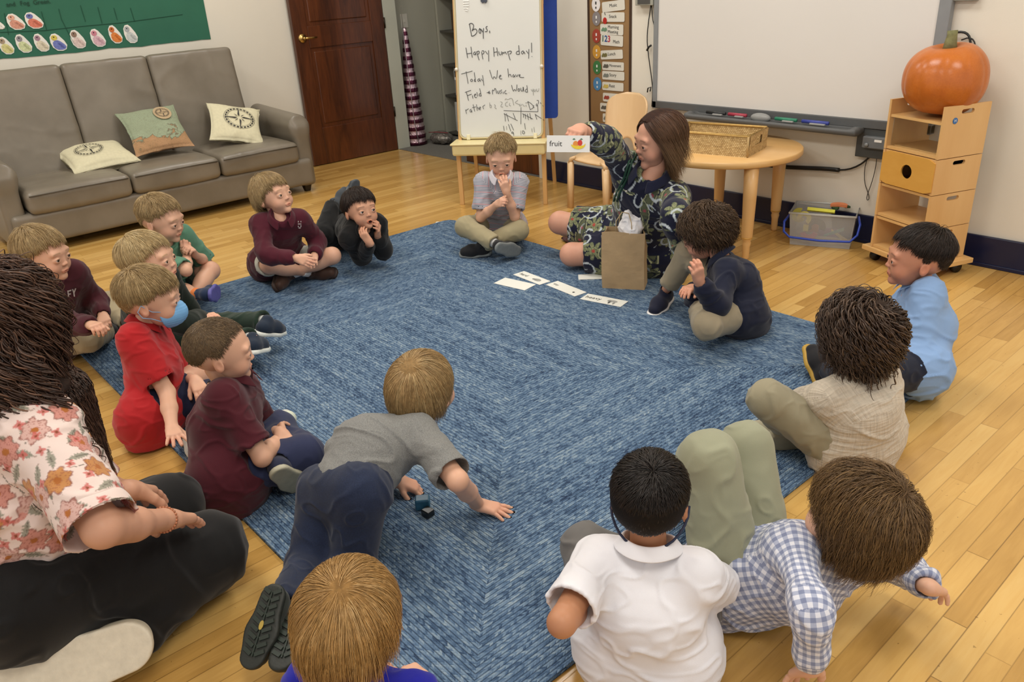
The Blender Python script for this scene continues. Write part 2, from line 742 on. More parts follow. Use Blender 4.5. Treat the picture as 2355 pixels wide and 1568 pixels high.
def m_rug():
    t = NT('braided_rug')
    u, v, _ = t.xyz(t.coord('UV'))
    w = 0.0118
    ring = t.math('FLOOR', t.math('DIVIDE', v, w))
    f = t.math('FRACT', t.math('DIVIDE', v, w))
    che = t.math('ABSOLUTE', t.math('SUBTRACT', f, 0.5))
    side = t.math('GREATER_THAN', f, 0.5)
    ph = t.math('ADD', t.math('ADD', t.math('DIVIDE', u, 0.0092), t.math('MULTIPLY', che, 1.5)), t.math('ADD', t.math('MULTIPLY', t.white(t.comb(ring, 1.0, 4.0)), 9.0), t.math('MULTIPLY', side, 0.5)))
    cell = t.math('FLOOR', ph)
    pf = t.math('FRACT', ph)
    r1 = t.white(t.comb(ring, cell, side))
    r3 = t.white(t.comb(ring, t.math('FLOOR', t.math('DIVIDE', cell, 3.0)), 8.0))
    band = t.noise(t.comb(t.math('MULTIPLY', ring, 0.31), t.math('MULTIPLY', u, 0.35), 0.0), 1.0, 2.0)
    fine = t.noise(t.comb(t.math('MULTIPLY', u, 400.0), t.math('MULTIPLY', v, 400.0), 0.0), 1.0, 2.0)
    tone = t.math('ADD', t.math('ADD', t.math('MULTIPLY', r1, 0.36), t.math('MULTIPLY', r3, 0.20)), t.math('ADD', t.math('MULTIPLY', t.math('SUBTRACT', band, 0.5), 0.5), t.math('ADD', t.math('MULTIPLY', fine, 0.12), 0.15)))
    c = t.ramp(tone, [(0.12, lin('2b3a57')), (0.32, lin('4d6685')), (0.48, lin('6681a0')), (0.64, lin('8099b2')), (0.84, lin('a4b7c4'))])
    lump = t.math('MULTIPLY', t.math('SINE', t.math('MULTIPLY', pf, 3.14159)), t.math('SINE', t.math('MULTIPLY', f, 3.14159)))
    split = t.math('MULTIPLY', che, 8.0, clamp=True)
    edge = t.math('MULTIPLY', t.math('MINIMUM', f, t.math('SUBTRACT', 1.0, f)), 7.0, clamp=True)
    hgt = t.math('ADD', t.math('MULTIPLY', t.math('MULTIPLY', lump, 0.6), split), t.math('MULTIPLY', edge, 0.7))
    c = t.mix(t.math('MULTIPLY', t.math('SUBTRACT', 1.0, edge), 0.45), c, lin('22304c'))
    t.set(Base_Color=c, Roughness=0.9)
    t.b.inputs['Specular IOR Level'].default_value = 0.15
    t.bump(hgt, 0.9, 0.0045)
    return t.m


M_WALL = mat('painted_plaster', 'dfdacd', 0.75, 0.02, 3.0, 0.12, bscale=260.0)
M_HALLWALL = mat('grey_paint', 'a9a99b', 0.7, 0.03, 3.0, 0.08, bscale=200.0)
M_NAVY = mat('navy_gloss_paint', '10193a', 0.28, 0.05, 9.0, 0.06)
M_CASING = mat('grey_green_trim_paint', 'b4b6a8', 0.45, 0.03, 5.0)
M_DOOR = wood('stained_oak', '3b1c0c', '673619', 0.34, 'Z', 11.0, 0.06, 0.15)
M_BRASS = mat('satin_brass', 'c5a466', 0.3, 0.04, 20.0, metal=1.0)
M_DARKMETAL = mat('dark_bronze_metal', '3a3026', 0.45, 0.05, 20.0, metal=0.8)
M_BIRCH = wood('birch_ply', 'd0a263', 'e0b87c', 0.38, 'X', 5.0, 0.015, 0.1, 1.8)
M_BIRCHZ = wood('birch_ply_upright', 'cfa166', 'dfb77d', 0.38, 'Z', 5.0, 0.015, 0.1, 1.8)
M_BLACK = mat('black_plastic', '121212', 0.4, 0.05, 30.0)
M_INK = mat('black_ink', '1b1b1e', 0.6, 0.0)
M_WHITEP = mat('white_card', 'eeeeea', 0.5, 0.02, 20.0)
M_CARPET = mat('grey_carpet', '6f6d66', 0.95, 0.25, 180.0, 0.4)

mb = MB()
mb.add([(-0.1, -7, 0), (8.6, -7, 0), (8.6, 0, 0), (-0.1, 0, 0), (-0.1, -7, -.05), (8.6, -7, -.05), (8.6, 0, -.05), (-0.1, 0, -.05)],
       [(0, 1, 2, 3), (7, 6, 5, 4), (0, 4, 5, 1), (1, 5, 6, 2), (2, 6, 7, 3), (3, 7, 4, 0)])
tag(mb.build('floor', m_floor()), kind='structure')
tag(MB().box2((-.3, -7, 2.86), (8.6, 1.3, 2.94)).build('ceiling', mat('ceiling_paint', 'e4e2dc', 0.8, 0.02, 5.0)), kind='structure')
tag(MB().box2((-.2, -7, 0), (-.1, 0, 2.86)).build('wall_left', M_WALL), kind='structure')
tag(MB().box2((1.80, 0, 0), (8.6, .12, 2.86)).box2((-.2, 0, 2.1), (1.80, .12, 2.86)).build('wall_back', M_WALL), kind='structure')
tag(MB().box2((-.25, 0.12, 0), (-.17, 1.3, 2.86)).build('wall_hall', M_HALLWALL), kind='structure')
tag(MB().box2((-.25, 1.15, 0), (2.4, 1.25, 2.86)).build('wall_hall_end', M_HALLWALL), kind='structure')
tag(MB().box2((-.17, 0.0, -.03), (2.4, 1.15, .004)).build('carpet', M_CARPET), 'grey carpet in the hall beyond the doorway', 'carpet')
tag(MB().box2((1.82, -.016, 0), (8.6, 0, .140), .004).box2((1.82, -.022, 0), (8.6, 0, .018), .003).build('baseboard_back', M_NAVY), kind='structure')
tag(MB().box2((-.1, -.004, 0), (-.02, .12, 2.1), .003).box2((-.17, .02, 0), (-.1, .14, 2.1), .003).build('trim_1', M_CASING), kind='structure')
tag(MB().box2((1.765, -.02, 0), (1.82, .12, 2.1), .003).build('trim_2', mat('white_trim_paint', 'd9d6cb', 0.5, 0.02)), kind='structure')


def door(name, P0, ydir, xdir, nrm_, W, knob=True, mat_=M_DOOR):
    """door slab with two raised panels; P0 = hinge foot, ydir along the width"""
    P0, e, n = np.array(P0, float), np.array(ydir, float), np.array(nrm_, float)
    R = np.array([e, n, (0, 0, 1)]).T
    root = bpy.data.objects.new(name, None)
    COL.objects.link(root)
    root['kind'] = 'structure'
    st = .12
    zs = [0.005, .29, .89, 1.045, 1.93, 2.03]
    b = MB()
    for a, c, z0, z1 in ((0, st, zs[0], zs[5]), (W - st, W, zs[0], zs[5]), (st, W - st, zs[0], zs[1]), (st, W - st, zs[2], zs[3]), (st, W - st, zs[4], zs[5])):
        b.box(P0 + e * (a + c) / 2 + np.array([0, 0, (z0 + z1) / 2]), ((c - a) / 2, .02, (z1 - z0) / 2), R, .003)
    b.build('door_frame', mat_, root)
    for z0, z1 in ((zs[1], zs[2]), (zs[3], zs[4])):
        b = MB()
        mid = P0 + e * W / 2 + np.array([0, 0, (z0 + z1) / 2])
        b.box(mid, (W / 2 - st, .008, (z1 - z0) / 2), R)
        b.box(mid, (W / 2 - st - .028, .0145, (z1 - z0) / 2 - .028), R, .008)
        b.build('door_panel', mat_, root)
    if knob:
        k = MB()
        c = P0 + e * (W - .065) + np.array([0, 0, .965]) + n * .02
        Rk = np.array([np.cross(n, (0, 0, 1)), (0, 0, 1), n]).T
        k.lathe([(0.0001, 0), (.033, 0), (.033, .006), (.026, .012), (.012, .014), (.011, .035), (.013, .045), (.0001, .048)], c, 24, Rk)
        k.tube([c + n * .038, c + n * .04 - e * .03, c + n * .04 - e * .075, c + n * .036 - e * .105], [.009, .009, .008, .0065], 10)
        k.build('door_handle', M_BRASS, root, True)
        for hz in (.32, 1.02, 1.85):
            MB().tube([P0 + n * .022 - e * .004 + np.array([0, 0, hz - .04]), P0 + n * .022 - e * .004 + np.array([0, 0, hz + .04])], .0075, 10).build('hinge', M_DARKMETAL, root, True)
    return root


door('door_1', (-.035, -.012, 0), nrm((-.02, -1, 0)), None, nrm((1, -.02, 0)), .80)
door('door_2', (1.762, .045, 0), (-1, 0, 0), None, (0, -1, 0), .875, False)

# rug: four mitred sectors of braid, UV = (along, distance from the edge)
RX0, RX1, RY0, RY1, RH = 2.105, 4.985, -3.25, -1.077, .011
mx0, mx1, my = RX0 + (RY1 - RY0) / 2, RX1 - (RY1 - RY0) / 2, (RY0 + RY1) / 2
cr = .05
V = []
F = []
UV = []


def _rq(pts, uvf):
    b = len(V)
    V.extend((p[0], p[1], p[2]) for p in pts)
    F.append(tuple(range(b, b + len(pts))))
    UV.extend(uvf(p) for p in pts)


ci = cr * .29
_rq([(RX0 + ci, RY0 + ci, RH), (RX0 + cr, RY0, RH), (RX1 - cr, RY0, RH), (RX1 - ci, RY0 + ci, RH), (mx1, my, RH), (mx0, my, RH)], lambda p: (p[0], p[1] - RY0))
_rq([(RX1 - ci, RY0 + ci, RH), (RX1, RY0 + cr, RH), (RX1, RY1 - cr, RH), (RX1 - ci, RY1 - ci, RH), (mx1, my, RH)], lambda p: (p[1] + 9, RX1 - p[0]))
_rq([(RX1 - ci, RY1 - ci, RH), (RX1 - cr, RY1, RH), (RX0 + cr, RY1, RH), (RX0 + ci, RY1 - ci, RH), (mx0, my, RH), (mx1, my, RH)], lambda p: (p[0] + 17, RY1 - p[1]))
_rq([(RX0 + ci, RY1 - ci, RH), (RX0, RY1 - cr, RH), (RX0, RY0 + cr, RH), (RX0 + ci, RY0 + ci, RH), (mx0, my, RH)], lambda p: (p[1] + 31, p[0] - RX0))
out = [(RX0 + cr, RY0), (RX1 - cr, RY0), (RX1 - ci, RY0 + ci), (RX1, RY0 + cr), (RX1, RY1 - cr), (RX1 - ci, RY1 - ci), (RX1 - cr, RY1), (RX0 + cr, RY1), (RX0 + ci, RY1 - ci), (RX0, RY1 - cr), (RX0, RY0 + cr), (RX0 + ci, RY0 + ci)]
run = 0.0
for i in range(len(out)):
    a, b2 = np.array(out[i]), np.array(out[(i + 1) % len(out)])
    L = float(np.linalg.norm(b2 - a))
    b = len(V)
    V.extend([(a[0], a[1], .0005), (b2[0], b2[1], .0005), (b2[0], b2[1], RH), (a[0], a[1], RH)])
    F.append((b, b + 1, b + 2, b + 3))
    UV.extend([(run, .0), (run + L, .0), (run + L, .0082), (run, .0082)])
    run += L
rug = mesh_obj('rug', V, F, m_rug(), None, False, uv=UV)
tag(rug, 'large blue braided rectangular rug lying on the wooden floor', 'rug')


# ---------------------------------------------------------------- sofa
def m_leather():
    t = NT('taupe_leather')
    f = t.noise(t.coord(), 5.0, 4.0)
    t.set(Base_Color=t.ramp(f, [(0.3, lin('6f675a')), (0.7, lin('7f776a'))]), Roughness=t.math('ADD', 0.30, t.math('MULTIPLY', f, 0.14)))
    t.bump(t.noise(t.coord(), 420.0, 2.0), 0.12, 0.001)
    return t.m


M_LEATHER = m_leather()
M_DARKFOOT = mat('dark_wood_foot', '1c1512', 0.4, 0.1, 40.0)
sofa = thing('sofa', 'long taupe leather three-seat sofa against the left wall under the green paper', 'sofa', (.35, -2.15, 0))
SY0, SY1 = -3.115, -1.19


def sdf_obj(s, name, m, parent, smooth=1, amp=0.0, freq=10, seed=0, col=None):
    V, F = s.mesh(smooth)
    if amp:
        V = folds(V, F, amp, freq, seed)
    return mesh_obj(name, V, F, m, parent, True, col=col)


s = Sdf(.012, .01)
s.box((.40, (SY0 + SY1) / 2, .145), (.33, (SY1 - SY0) / 2 - .02, .09), .02)
sdf_obj(s, 'base', M_LEATHER, sofa)
ny = 3
seams = (-3.0, -2.42, -1.865, -1.305)
bseam = (SY0, -2.50, -1.978, -1.400)
Rb = np.array([(math.cos(.2), 0, -math.sin(.2)), (0, 1, 0), (math.sin(.2), 0, math.cos(.2))]).T
for i in range(ny):
    yc = (seams[i] + seams[i + 1]) / 2
    yw = seams[i + 1] - seams[i]
    s = Sdf(.009, .01)
    s.box((.475, yc, .295), (.285, yw / 2 - .002, .062), .032, puff=.022)
    c = sdf_obj(s, 'seat_cushion', M_LEATHER, sofa, 2, .004, 6, i + 1)
    MB().tube([(.762, yc - yw / 2 + .02, .338), (.768, yc, .342), (.762, yc + yw / 2 - .02, .338)], .004, 6).build('piping', mat('dark_piping', '4c463c', .5, 0), c, True)
    y0, y1 = bseam[i], bseam[i + 1]
    s = Sdf(.012, .01)
    s.box((.145, (y0 + y1) / 2, .60), (.085, (y1 - y0) / 2 + .001, .37), .028, np.array([(.985, 0, .17), (0, 1, 0), (-.17, 0, .985)]).T)
    sdf_obj(s, 'back_panel', M_LEATHER, sofa, 2, .005, 4, i + 5)
for y0, y1 in ((SY0 - .015, SY0 + .115), (SY1 - .115, SY1 + .015)):
    yc = (y0 + y1) / 2
    s = Sdf(.010, .05)
    s.box((.37, yc, .25), (.33, .056, .21), .025)
    s.cone((.03, yc, .500), (.665, yc, .462), .060, .066, flat=(True, True))
    s.box((.40, yc, .43), (.28, .055, .05), .03)
    sdf_obj(s, 'armrest', M_LEATHER, sofa, 2)
for fx, fy in ((.66, SY0 + .06), (.66, SY1 - .06), (.12, SY0 + .06), (.12, SY1 - .06)):
    MB().lathe([(.022, 0), (.024, .004), (.042, .062), (.042, .07)], (fx, fy, 0), 4, np.array([(.707, .707, 0), (-.707, .707, 0), (0, 0, 1)]).T).build('leg', M_DARKFOOT, sofa)


# ---------------------------------------------------------------- cushions on the sofa
def cushion(name, label, c, R, w, h, th, m, seed, sag=0.0):
    n = 26
    V = []
    for sgn in (1, -1):
        for i in range(n + 1):
            for j in range(n + 1):
                u, v = 2 * i / n - 1, 2 * j / n - 1
                pin = 1 - .10 * (1 - abs(u) ** 2) * abs(v) ** 4
                pin2 = 1 - .10 * (1 - abs(v) ** 2) * abs(u) ** 4
                z = th / 2 * max(0.0, (1 - u * u) * (1 - v * v)) ** .42
                V.append((u * w / 2 * pin2, v * h / 2 * pin, sgn * (z + .003)))
    F = []
    N = (n + 1) ** 2
    for i in range(n):
        for j in range(n):
            a = i * (n + 1) + j
            F.append((a, a + n + 1, a + n + 2, a + 1))
            F.append((N + a, N + a + 1, N + a + n + 2, N + a + n + 1))
    for i in range(n):
        for a, b in (((i) * (n + 1), (i + 1) * (n + 1)), ((i + 1) * (n + 1) + n, i * (n + 1) + n), (i + 1, i), (n * (n + 1) + i, n * (n + 1) + i + 1)):
            F.append((a, b, N + b, N + a))
    V = np.array(V)
    uv0 = V[:, :2] / np.array([w, h]) + .5
    F = np.array(F)
    W = folds(V, F, .010, 9.0, seed)
    W[:, 2] += -sag * (W[:, 1] / h) ** 2
    P = W @ np.asarray(R).T + np.asarray(c)
    uv = uv0[F.ravel()]
    o = mesh_obj(name, P, F, m, None, True, uv=uv)
    tag(o, label, 'cushion', 'throw cushions on the sofa')
    return o, lambda x, y: np.asarray(c) + np.asarray(R) @ np.array([x * w, y * h, th / 2 * (max(0, (1 - 4 * x * x) * (1 - 4 * y * y))) ** .42 + .006 - sag * y * y])


M_CREAM = mat('cream_linen', 'd3cdae', 0.9, 0.06, 60.0, 0.3, bscale=700)


def compass(o, fn, cx, cy, r):
    """black compass rose drawn on the cushion face"""
    b = MB()

    def P(u, v, e=.0025):
        return fn(cx + u * r, cy + v * r) + Rn * e
    Rn = nrm(np.cross(fn(cx + .05, cy) - fn(cx, cy), fn(cx, cy + .05) - fn(cx, cy)))
    for k in range(8):
        a = k * math.pi / 4
        L = 1.15 if k % 2 == 0 else .5
        d = np.array([math.cos(a), math.sin(a)])
        q = np.array([-d[1], d[0]])
        w = .11 if k % 2 == 0 else .05
        p1, p2, p3, p4 = d * .12, d * .3 + q * w, d * L, d * .3 - q * .01
        b.add([P(*p) for p in (p1, p2, (p2 + p3) / 2, p3, (p3 + p4) / 2, p4)], [(0, 1, 2, 3, 4, 5)])
    for k in range(24):
        a0, a1 = k * math.pi / 12, (k + .62) * math.pi / 12
        b.add([P(math.cos(t) * rr, math.sin(t) * rr) for t, rr in ((a0, .88), (a1, .88), (a1, .98), (a0, .98))], [(0, 1, 2, 3)])
    for rr, w in ((.80, .02), (1.04, .02)):
        for k in range(40):
            a0, a1 = k * math.pi / 20, (k + 1) * math.pi / 20
            b.add([P(math.cos(t) * q, math.sin(t) * q) for t, q in ((a0, rr), (a1, rr), (a1, rr + w), (a0, rr + w))], [(0, 1, 2, 3)])
    b.build('compass_print', M_INK, o)


def frame(xa, za):
    """columns: x axis, y = z cross x, z axis"""
    z = nrm(za)
    x = nrm(np.asarray(xa, float) - z * np.dot(xa, z))
    return np.array([x, np.cross(z, x), z]).T


c1, f1 = cushion('cushion', 'cream square cushion with a black compass rose leaning by the right arm', atx(541, 286, .43), frame((.27, 1, -.27), (.66, .0, .75)), .355, .335, .10, M_CREAM, 3)
compass(c1, f1, .06, .04, .27)
c2, f2 = cushion('cushion', 'cream compass cushion lying flat on the left seat', at(222, 362, .42), frame((-.05, 1, -.02), (.22, -.02, .97)), .40, .38, .14, M_CREAM, 8)
compass(c2, f2, -.10, -.05, .20)


def m_map():
    t = NT('printed_map_fabric')
    u, v, _ = t.xyz(t.coord('UV'))
    n = t.noise(t.coord('UV'), 3.2, 5.0, .6, .5)
    d = t.math('ADD', t.math('MULTIPLY', v, -.9), t.math('MULTIPLY', n, 1.2))
    c = t.ramp(d, [(0.14, lin('8f9a80')), (0.30, lin('96a288')), (0.335, lin('5f5a48')), (0.35, lin('a9855f')), (0.6, lin('b78f6a'))])
    ln = t.math('FRACT', t.math('MULTIPLY', d, 17.0))
    c = t.mix(t.math('MULTIPLY', t.math('LESS_THAN', ln, .12), .5), c, lin('625a48'))
    t.set(Base_Color=c, Roughness=.9)
    t.bump(t.noise(t.coord(), 600.0, 2.0), .2, .001)
    return t.m


c3, f3 = cushion('cushion', 'crumpled green and tan map-print cushion in the middle of the sofa', atx(357, 297, .385), frame((.12, 1, .10), (.72, -.05, .68)), .375, .34, .10, m_map(), 15, .05)
pb = MB()
Rn3 = nrm(np.cross(f3(.2, .2) - f3(.15, .2), f3(.2, .25) - f3(.2, .2)))
pb.add([f3(.2 + .15 * math.cos(a), .24 + .17 * math.sin(a)) + Rn3 * .003 for a in np.linspace(0, 2 * math.pi, 24, endpoint=False)], [tuple(range(24))])
pb.build('badge_print', mat('tan_print', 'b39d7c', .9, .05), c3)
compass(c3, lambda x, y: f3(x, y) + Rn3 * .002, .2, .24, .11)

# ---------------------------------------------------------------- green paper with cut-out birds
XW = -.1
gp = thing('paper_backdrop', 'dark green paper covering the wall above the sofa', 'wall paper display', (XW, -2.1, 1.2))
M_GREEN = mat('green_bulletin_paper', '2a6650', 0.75, 0.07, 6.0, 0.1, bscale=20)
n = 40
V, F = [], []
for i in range(n + 1):
    y = -4.2 + (4.2 - 1.425) * i / n
    zb = 1.018 + .006 * math.sin(i * 1.3) * (i % 3 == 0)
    for z, x in ((zb, XW + .004), (1.6, XW + .002)):
        V.append((x, y + (0.012 * (z - 1.0)), z))
for i in range(n):
    F.append((2 * i, 2 * i + 2, 2 * i + 3, 2 * i + 1))
V2 = [(v[0] - .0015, v[1], v[2]) for v in V]
k = len(V)
F2 = [tuple(k + q for q in f[::-1]) for f in F]
mesh_obj('paper_sheet', V + V2, F + F2, M_GREEN, gp, False)
M_GSEAM = mat('green_fold', '1c4f3d', 0.8, 0.05)
for pts in ([(135, 20), (142, 45), (170, 100)], [(95, 26), (108, 70)], [(185, 12), (197, 50)], [(225, 16), (235, 54)], [(262, 18), (270, 46)], [(300, 18), (310, 50)], [(0, 74), (100, 70), (190, 60), (280, 52), (420, 33)], [(10, 30), (20, 80)]):
    W = [atx(x, y, XW + .0065) for x, y in pts]
    MB().tube(W, .0014, 5).build('paper_seam', M_GSEAM, gp)
for wd_, px, py in (('and', 14, 11), ('Fog', 46, 8), ('Green.', 76, 6)):
    text('lettering', wd_, .036, atx(px, py, XW + .007), (0, 1, .02), (0, 0, 1), mat('green_ink', '123c2c', .7, 0), gp)
birds = [((0, 58), 'plain white', 'e9e7e0', 'e9e7e0', 11, 10), ((36, 50), 'salmon pink', 'd8a58e', 'cf9480', 22, 20), ((78, 47), 'blue-headed, red-tailed', '6b74b0', 'cf7a66', 22, 20),
         ((14, 105), 'brown and yellow', 'a08c74', 'cfc98a', 18, 22), ((54, 100), 'grey-headed with a yellow belly', '8f8a90', 'c8cfa0', 19, 23), ((95, 98), 'mauve-headed cream', 'a37f8f', 'd6ccb4', 18, 22),
         ((134, 97), 'yellow-headed with blue wing', 'cdbb52', '6f79b8', 20, 21), ((179, 90), 'brown-masked pale pink', '8d7362', 'd9c4bd', 18, 22), ((225, 87), 'pink', 'c98292', 'd5b0ba', 18, 21),
         ((265, 79), 'orange', 'c56a30', 'd9803c', 16, 21), ((300, 78), 'light grey', 'a9adb0', 'c3c8c6', 16, 21)]
for i, ((px, py), desc, ch, cb, rw, rh) in enumerate(birds):
    bt = thing('paper_bird', 'paper bird cut-out coloured ' + desc + ', pinned on the green paper', 'paper cut-out', atx(px, py, XW + .008), 'paper bird cut-outs on the green backdrop')
    o = atx(px, py, XW + .007)
    sc = np.linalg.norm(atx(px + 10, py, XW + .007) - o) / 10

    def pl(poly, e, nm, mm):
        V = [o + np.array([e, u * sc, v * sc]) for u, v in poly]
        V2 = [v - np.array([.0008, 0, 0]) for v in V]
        m_ = len(V)
        mesh_obj(nm, V + V2, [tuple(range(m_)), tuple(range(2 * m_ - 1, m_ - 1, -1))] + [(q, q + m_, (q + 1) % m_ + m_, (q + 1) % m_) for q in range(m_)], mm, bt, False)
    sil = [(-.55, .95), (-.1, 1.0), (.25, .75), (.75, .1), (.95, -.4), (.75, -.85), (.3, -1), (-.3, -.95), (-.75, -.55), (-.9, 0), (-.85, .6)]
    pl([(u * rw, v * rh) for u, v in sil], 0, 'paper', mat('bird_paper', 'e6e4dc', .7, .03))
    pl([(u * rw * .8 + 1, v * rh * .55 - rh * .32) for u, v in sil], .0015, 'body', mat('crayon_body', cb, .8, .25, 90))
    pl([(rw * (-.35 + .36 * math.cos(a)), rh * (.52 + .30 * math.sin(a))) for a in np.linspace(0, 6.28, 14, endpoint=False)], .002, 'head', mat('crayon_head', ch, .8, .25, 90))
    pl([(rw * (-.38 + .09 * math.cos(a)), rh * (.60 + .07 * math.sin(a))) for a in np.linspace(0, 6.28, 8, endpoint=False)], .003, 'eye', M_INK)
    pl([(-.1 * rw, -.1 * rh), (.1 * rw, 0), (.7 * rw, -.7 * rh), (.35 * rw, -.62 * rh)], .0028, 'wing', mat('crayon_wing', tuple(max(0, int(cb[j:j + 2], 16) - 26) for j in (0, 2, 4)), .8, .3, 90))

# ---------------------------------------------------------------- hall seen through the doorway
bc = thing('bookcase', 'dark bookcase full of boxes in the hall behind the easel', 'bookcase', (.25, .75, 0))
M_DK = mat('dark_shelf', '1d1a17', .6, .1)
MB().box2((-.16, .62, 0), (-.135, 1.1, 2.0)).build('side_panel', M_HALLWALL, bc)
MB().box2((1.1, .62, 0), (1.13, 1.1, 2.0)).build('side_panel', M_HALLWALL, bc)
MB().box2((-.14, 1.08, 0), (1.12, 1.1, 2.0)).build('back_panel', M_DK, bc)
for z in (.03, .36, .62, .9, 1.18, 1.46):
    MB().box2((-.135, .63, z - .008), (1.1, 1.08, z + .008)).build('shelf', mat('grey_shelf', '4a4842', .5, .05), bc)
rs = np.random.RandomState(4)
for (x0, x1, z0, hh, cc, nm, lb) in ((-.05, .26, .045, .26, 'c6c5bd', 'storage_box', 'white cardboard box on the lowest shelf of the hall bookcase'), (-.02, .2, .37, .2, '3a3f3a', 'storage_box', 'dark grey box on the second shelf of the hall bookcase'),
                                   (.02, .07, .63, .15, '8c8576', 'book', 'grey-brown book standing on the third shelf'), (.09, .13, .63, .17, '3b2d28', 'book', 'dark brown book standing on the third shelf'),
                                   (.0, .22, .91, .16, '4a3a2c', 'storage_box', 'brown box on the fourth shelf of the hall bookcase'), (.0, .25, 1.19, .15, '8a5d33', 'storage_box', 'tan box on the upper shelf of the hall bookcase')):
    tag(MB().box2((x0, .66, z0), (x1, .9, z0 + hh), .004).build(nm, mat(nm + '_' + cc, cc, .6, .1)), lb, 'box' if nm == 'storage_box' else 'book')
pn = thing('toy_keyboard_box', 'small box printed with a black and white keyboard in the bookcase', 'box', (.11, .648, .5))
MB().box2((.0, .645, .37), (.17, .655, .60)).build('card', mat('grey_print', '8e8c88', .6, .1), pn)
MB().box2((.005, .641, .50), (.165, .6445, .58)).build('keys', M_WHITEP, pn)
for q in range(5):
    MB().box2((.015 + q * .032, .638, .525), (.03 + q * .032, .6405, .578)).build('black_key', M_INK, pn)
lsw = thing('light_switch', 'white light switch plate on the grey hall wall', 'switch', (-.168, .25, 1.02))
sw = atx(929, 48, -.168)
MB().box((-.167, sw[1], sw[2]), (.003, .035, .055), None, .002).build('plate', mat('switch_white', 'cfccc0', .4, 0), lsw)
MB().box((-.162, sw[1], sw[2]), (.004, .006, .012), None, .001).build('toggle', mat('switch_toggle', 'dcd9cd', .4, 0), lsw)


def m_foil():
    t = NT('purple_and_silver_foil')
    x, y, z = t.xyz(t.coord('Object'))
    st = t.math('FRACT', t.math('MULTIPLY', t.math('POWER', z, 1.0), 15.5))
    s2 = t.math('GREATER_THAN', st, .5)
    c = t.mix(s2, lin('5e2f42'), lin('d8bcc4'))
    t.set(Base_Color=c, Metallic=.9, Roughness=.25)
    t.bump(t.noise(t.comb(t.math('MULTIPLY', x, 60.0), t.math('MULTIPLY', y, 60.0), t.math('MULTIPLY', z, 8.0)), 1.6, 3.0), .7, .01)
    return t.m


ft = thing('foil_cone', 'tall shiny purple and silver striped foil cone standing by the doorway', 'decoration', (-.06, .2, 0))
pr = []
for i in range(46):
    z = .96 * i / 45
    r = .088 * (1 - z / 1.0) ** .75 + .006
    r *= 1 + .06 * math.sin(i * math.pi / 1.5)
    pr.append((r, z + .006))
MB().lathe(pr, (-.062, .215, 0), 26).build('foil_body', m_foil(), ft, True)
MB().tube([(-.06, .20, .95), (-.055, .195, 1.1), (-.07, .2, 1.25), (-.06, .2, 1.4), (-.06, .2, 2.0)], .003, 6).build('hanging_string', mat('grey_string', '8d8a80', .7), ft, True)
MB().tube([(-.055, .19, .97), (-.03, .18, .7), (-.005, .17, .45), (.015, .165, .2), (.03, .18, .02)], .0035, 6).build('ribbon', mat('silver_ribbon', 'a79fa0', .35, metal=.5), ft, True)
s = Sdf(.007, .02)
s.ell((.12, .36, .055), (.13, .085, .055))
V, F = s.mesh(1)
V = folds(V, F, .018, 22, 3)
V[:, 2] = np.maximum(V[:, 2], .005)
pbg = mesh_obj('foil_bag', V, F, mat('crinkled_grey_foil', '84807a', .35, .3, 25, .5, metal=.6, bscale=60, bdist=.01))
tag(pbg, 'crumpled grey clear-plastic bag with a red edge on the hall carpet', 'bag')
MB().tube([(.02, .30, .10), (.12, .31, .112), (.22, .36, .105)], .003, 6).build('red_edge', mat('red_tape', '8e2430', .5), pbg, True)

# ---------------------------------------------------------------- easel with the handwritten message
EL, ER = np.array([1.875, -.799, 0.0]), np.array([2.299, -.469, 0.0])
ee = nrm(ER - EL)
en = np.array([ee[1], -ee[0], 0.0])            # towards the camera
ez = np.array([0, 0, 1.0])
M_EWOOD = wood('maple_easel', 'c79b5f', 'd9b078', .4, 'Z', 6.0, .02, 0, 1.5)
easel = thing('easel', 'wooden easel with a whiteboard and cream tray behind the striped-shirt boy', 'easel', (EL + ER) / 2)
tilt = math.radians(9)
bd = nrm(ez * math.cos(tilt) - en * math.sin(tilt))     # up along the board
bn = nrm(np.cross(ee, bd))
if np.dot(bn, en) < 0:
    bn = -bn
B0 = (EL + ER) / 2 + ez * .415 - en * .045               # board lower middle
for P, wdir in ((EL, ee), (ER, -ee)):
    MB().box(P + ez * .16 + wdir * .0, (.013, .013, .16), np.array([ee, en, ez]).T, .003).build('leg', M_EWOOD, easel)
for q, zt in (((1098, 405), 1.0), ((1276, 420), 1.0)):
    b = at(*q, 0)
    top = B0 + bd * .95 - bn * .03
    top = top + ee * (-.25 if q[0] < 1200 else .25)
    d = top - b
    MB().prism([(-.012, -.009), (.012, -.009), (.012, .009), (-.012, .009)], b + ez * 0, ee, en, d, 1.0).build('rear_leg', M_EWOOD, easel)
b = at(1245, 403, 0)
MB().prism([(-.011, -.011), (.011, -.011), (.011, .011), (-.011, .011)], b, ee, en, ez, .33).build('inner_leg', mat('cream_plastic_leg', 'd8cfae', .4), easel)
for sg in (-1, 1):
    MB().box(B0 + bd * .42 + ee * sg * .262 - bn * .012, (.011, .48, .012), np.array([ee, bd, bn]).T, .003).build('upright', M_EWOOD, easel)
Rt = np.array([ee, en, ez]).T
M_TRAY = mat('cream_plastic', 'dccb93', .35, .03)
tr = MB()
mid = (EL + ER) / 2 + ez * .357 + en * .005
tr.box(mid, (.288, .075, .034), Rt, .012)
tr.build('tray', M_TRAY, easel)
MB().box(mid + ez * .036, (.296, .083, .006), Rt, .005).build('tray_rim', mat('cream_plastic_light', 'e3d6a2', .35, .02), easel)
BP = B0
M_WB = mat('whiteboard_enamel', 'd9dad5', .22, .02, 3.0)
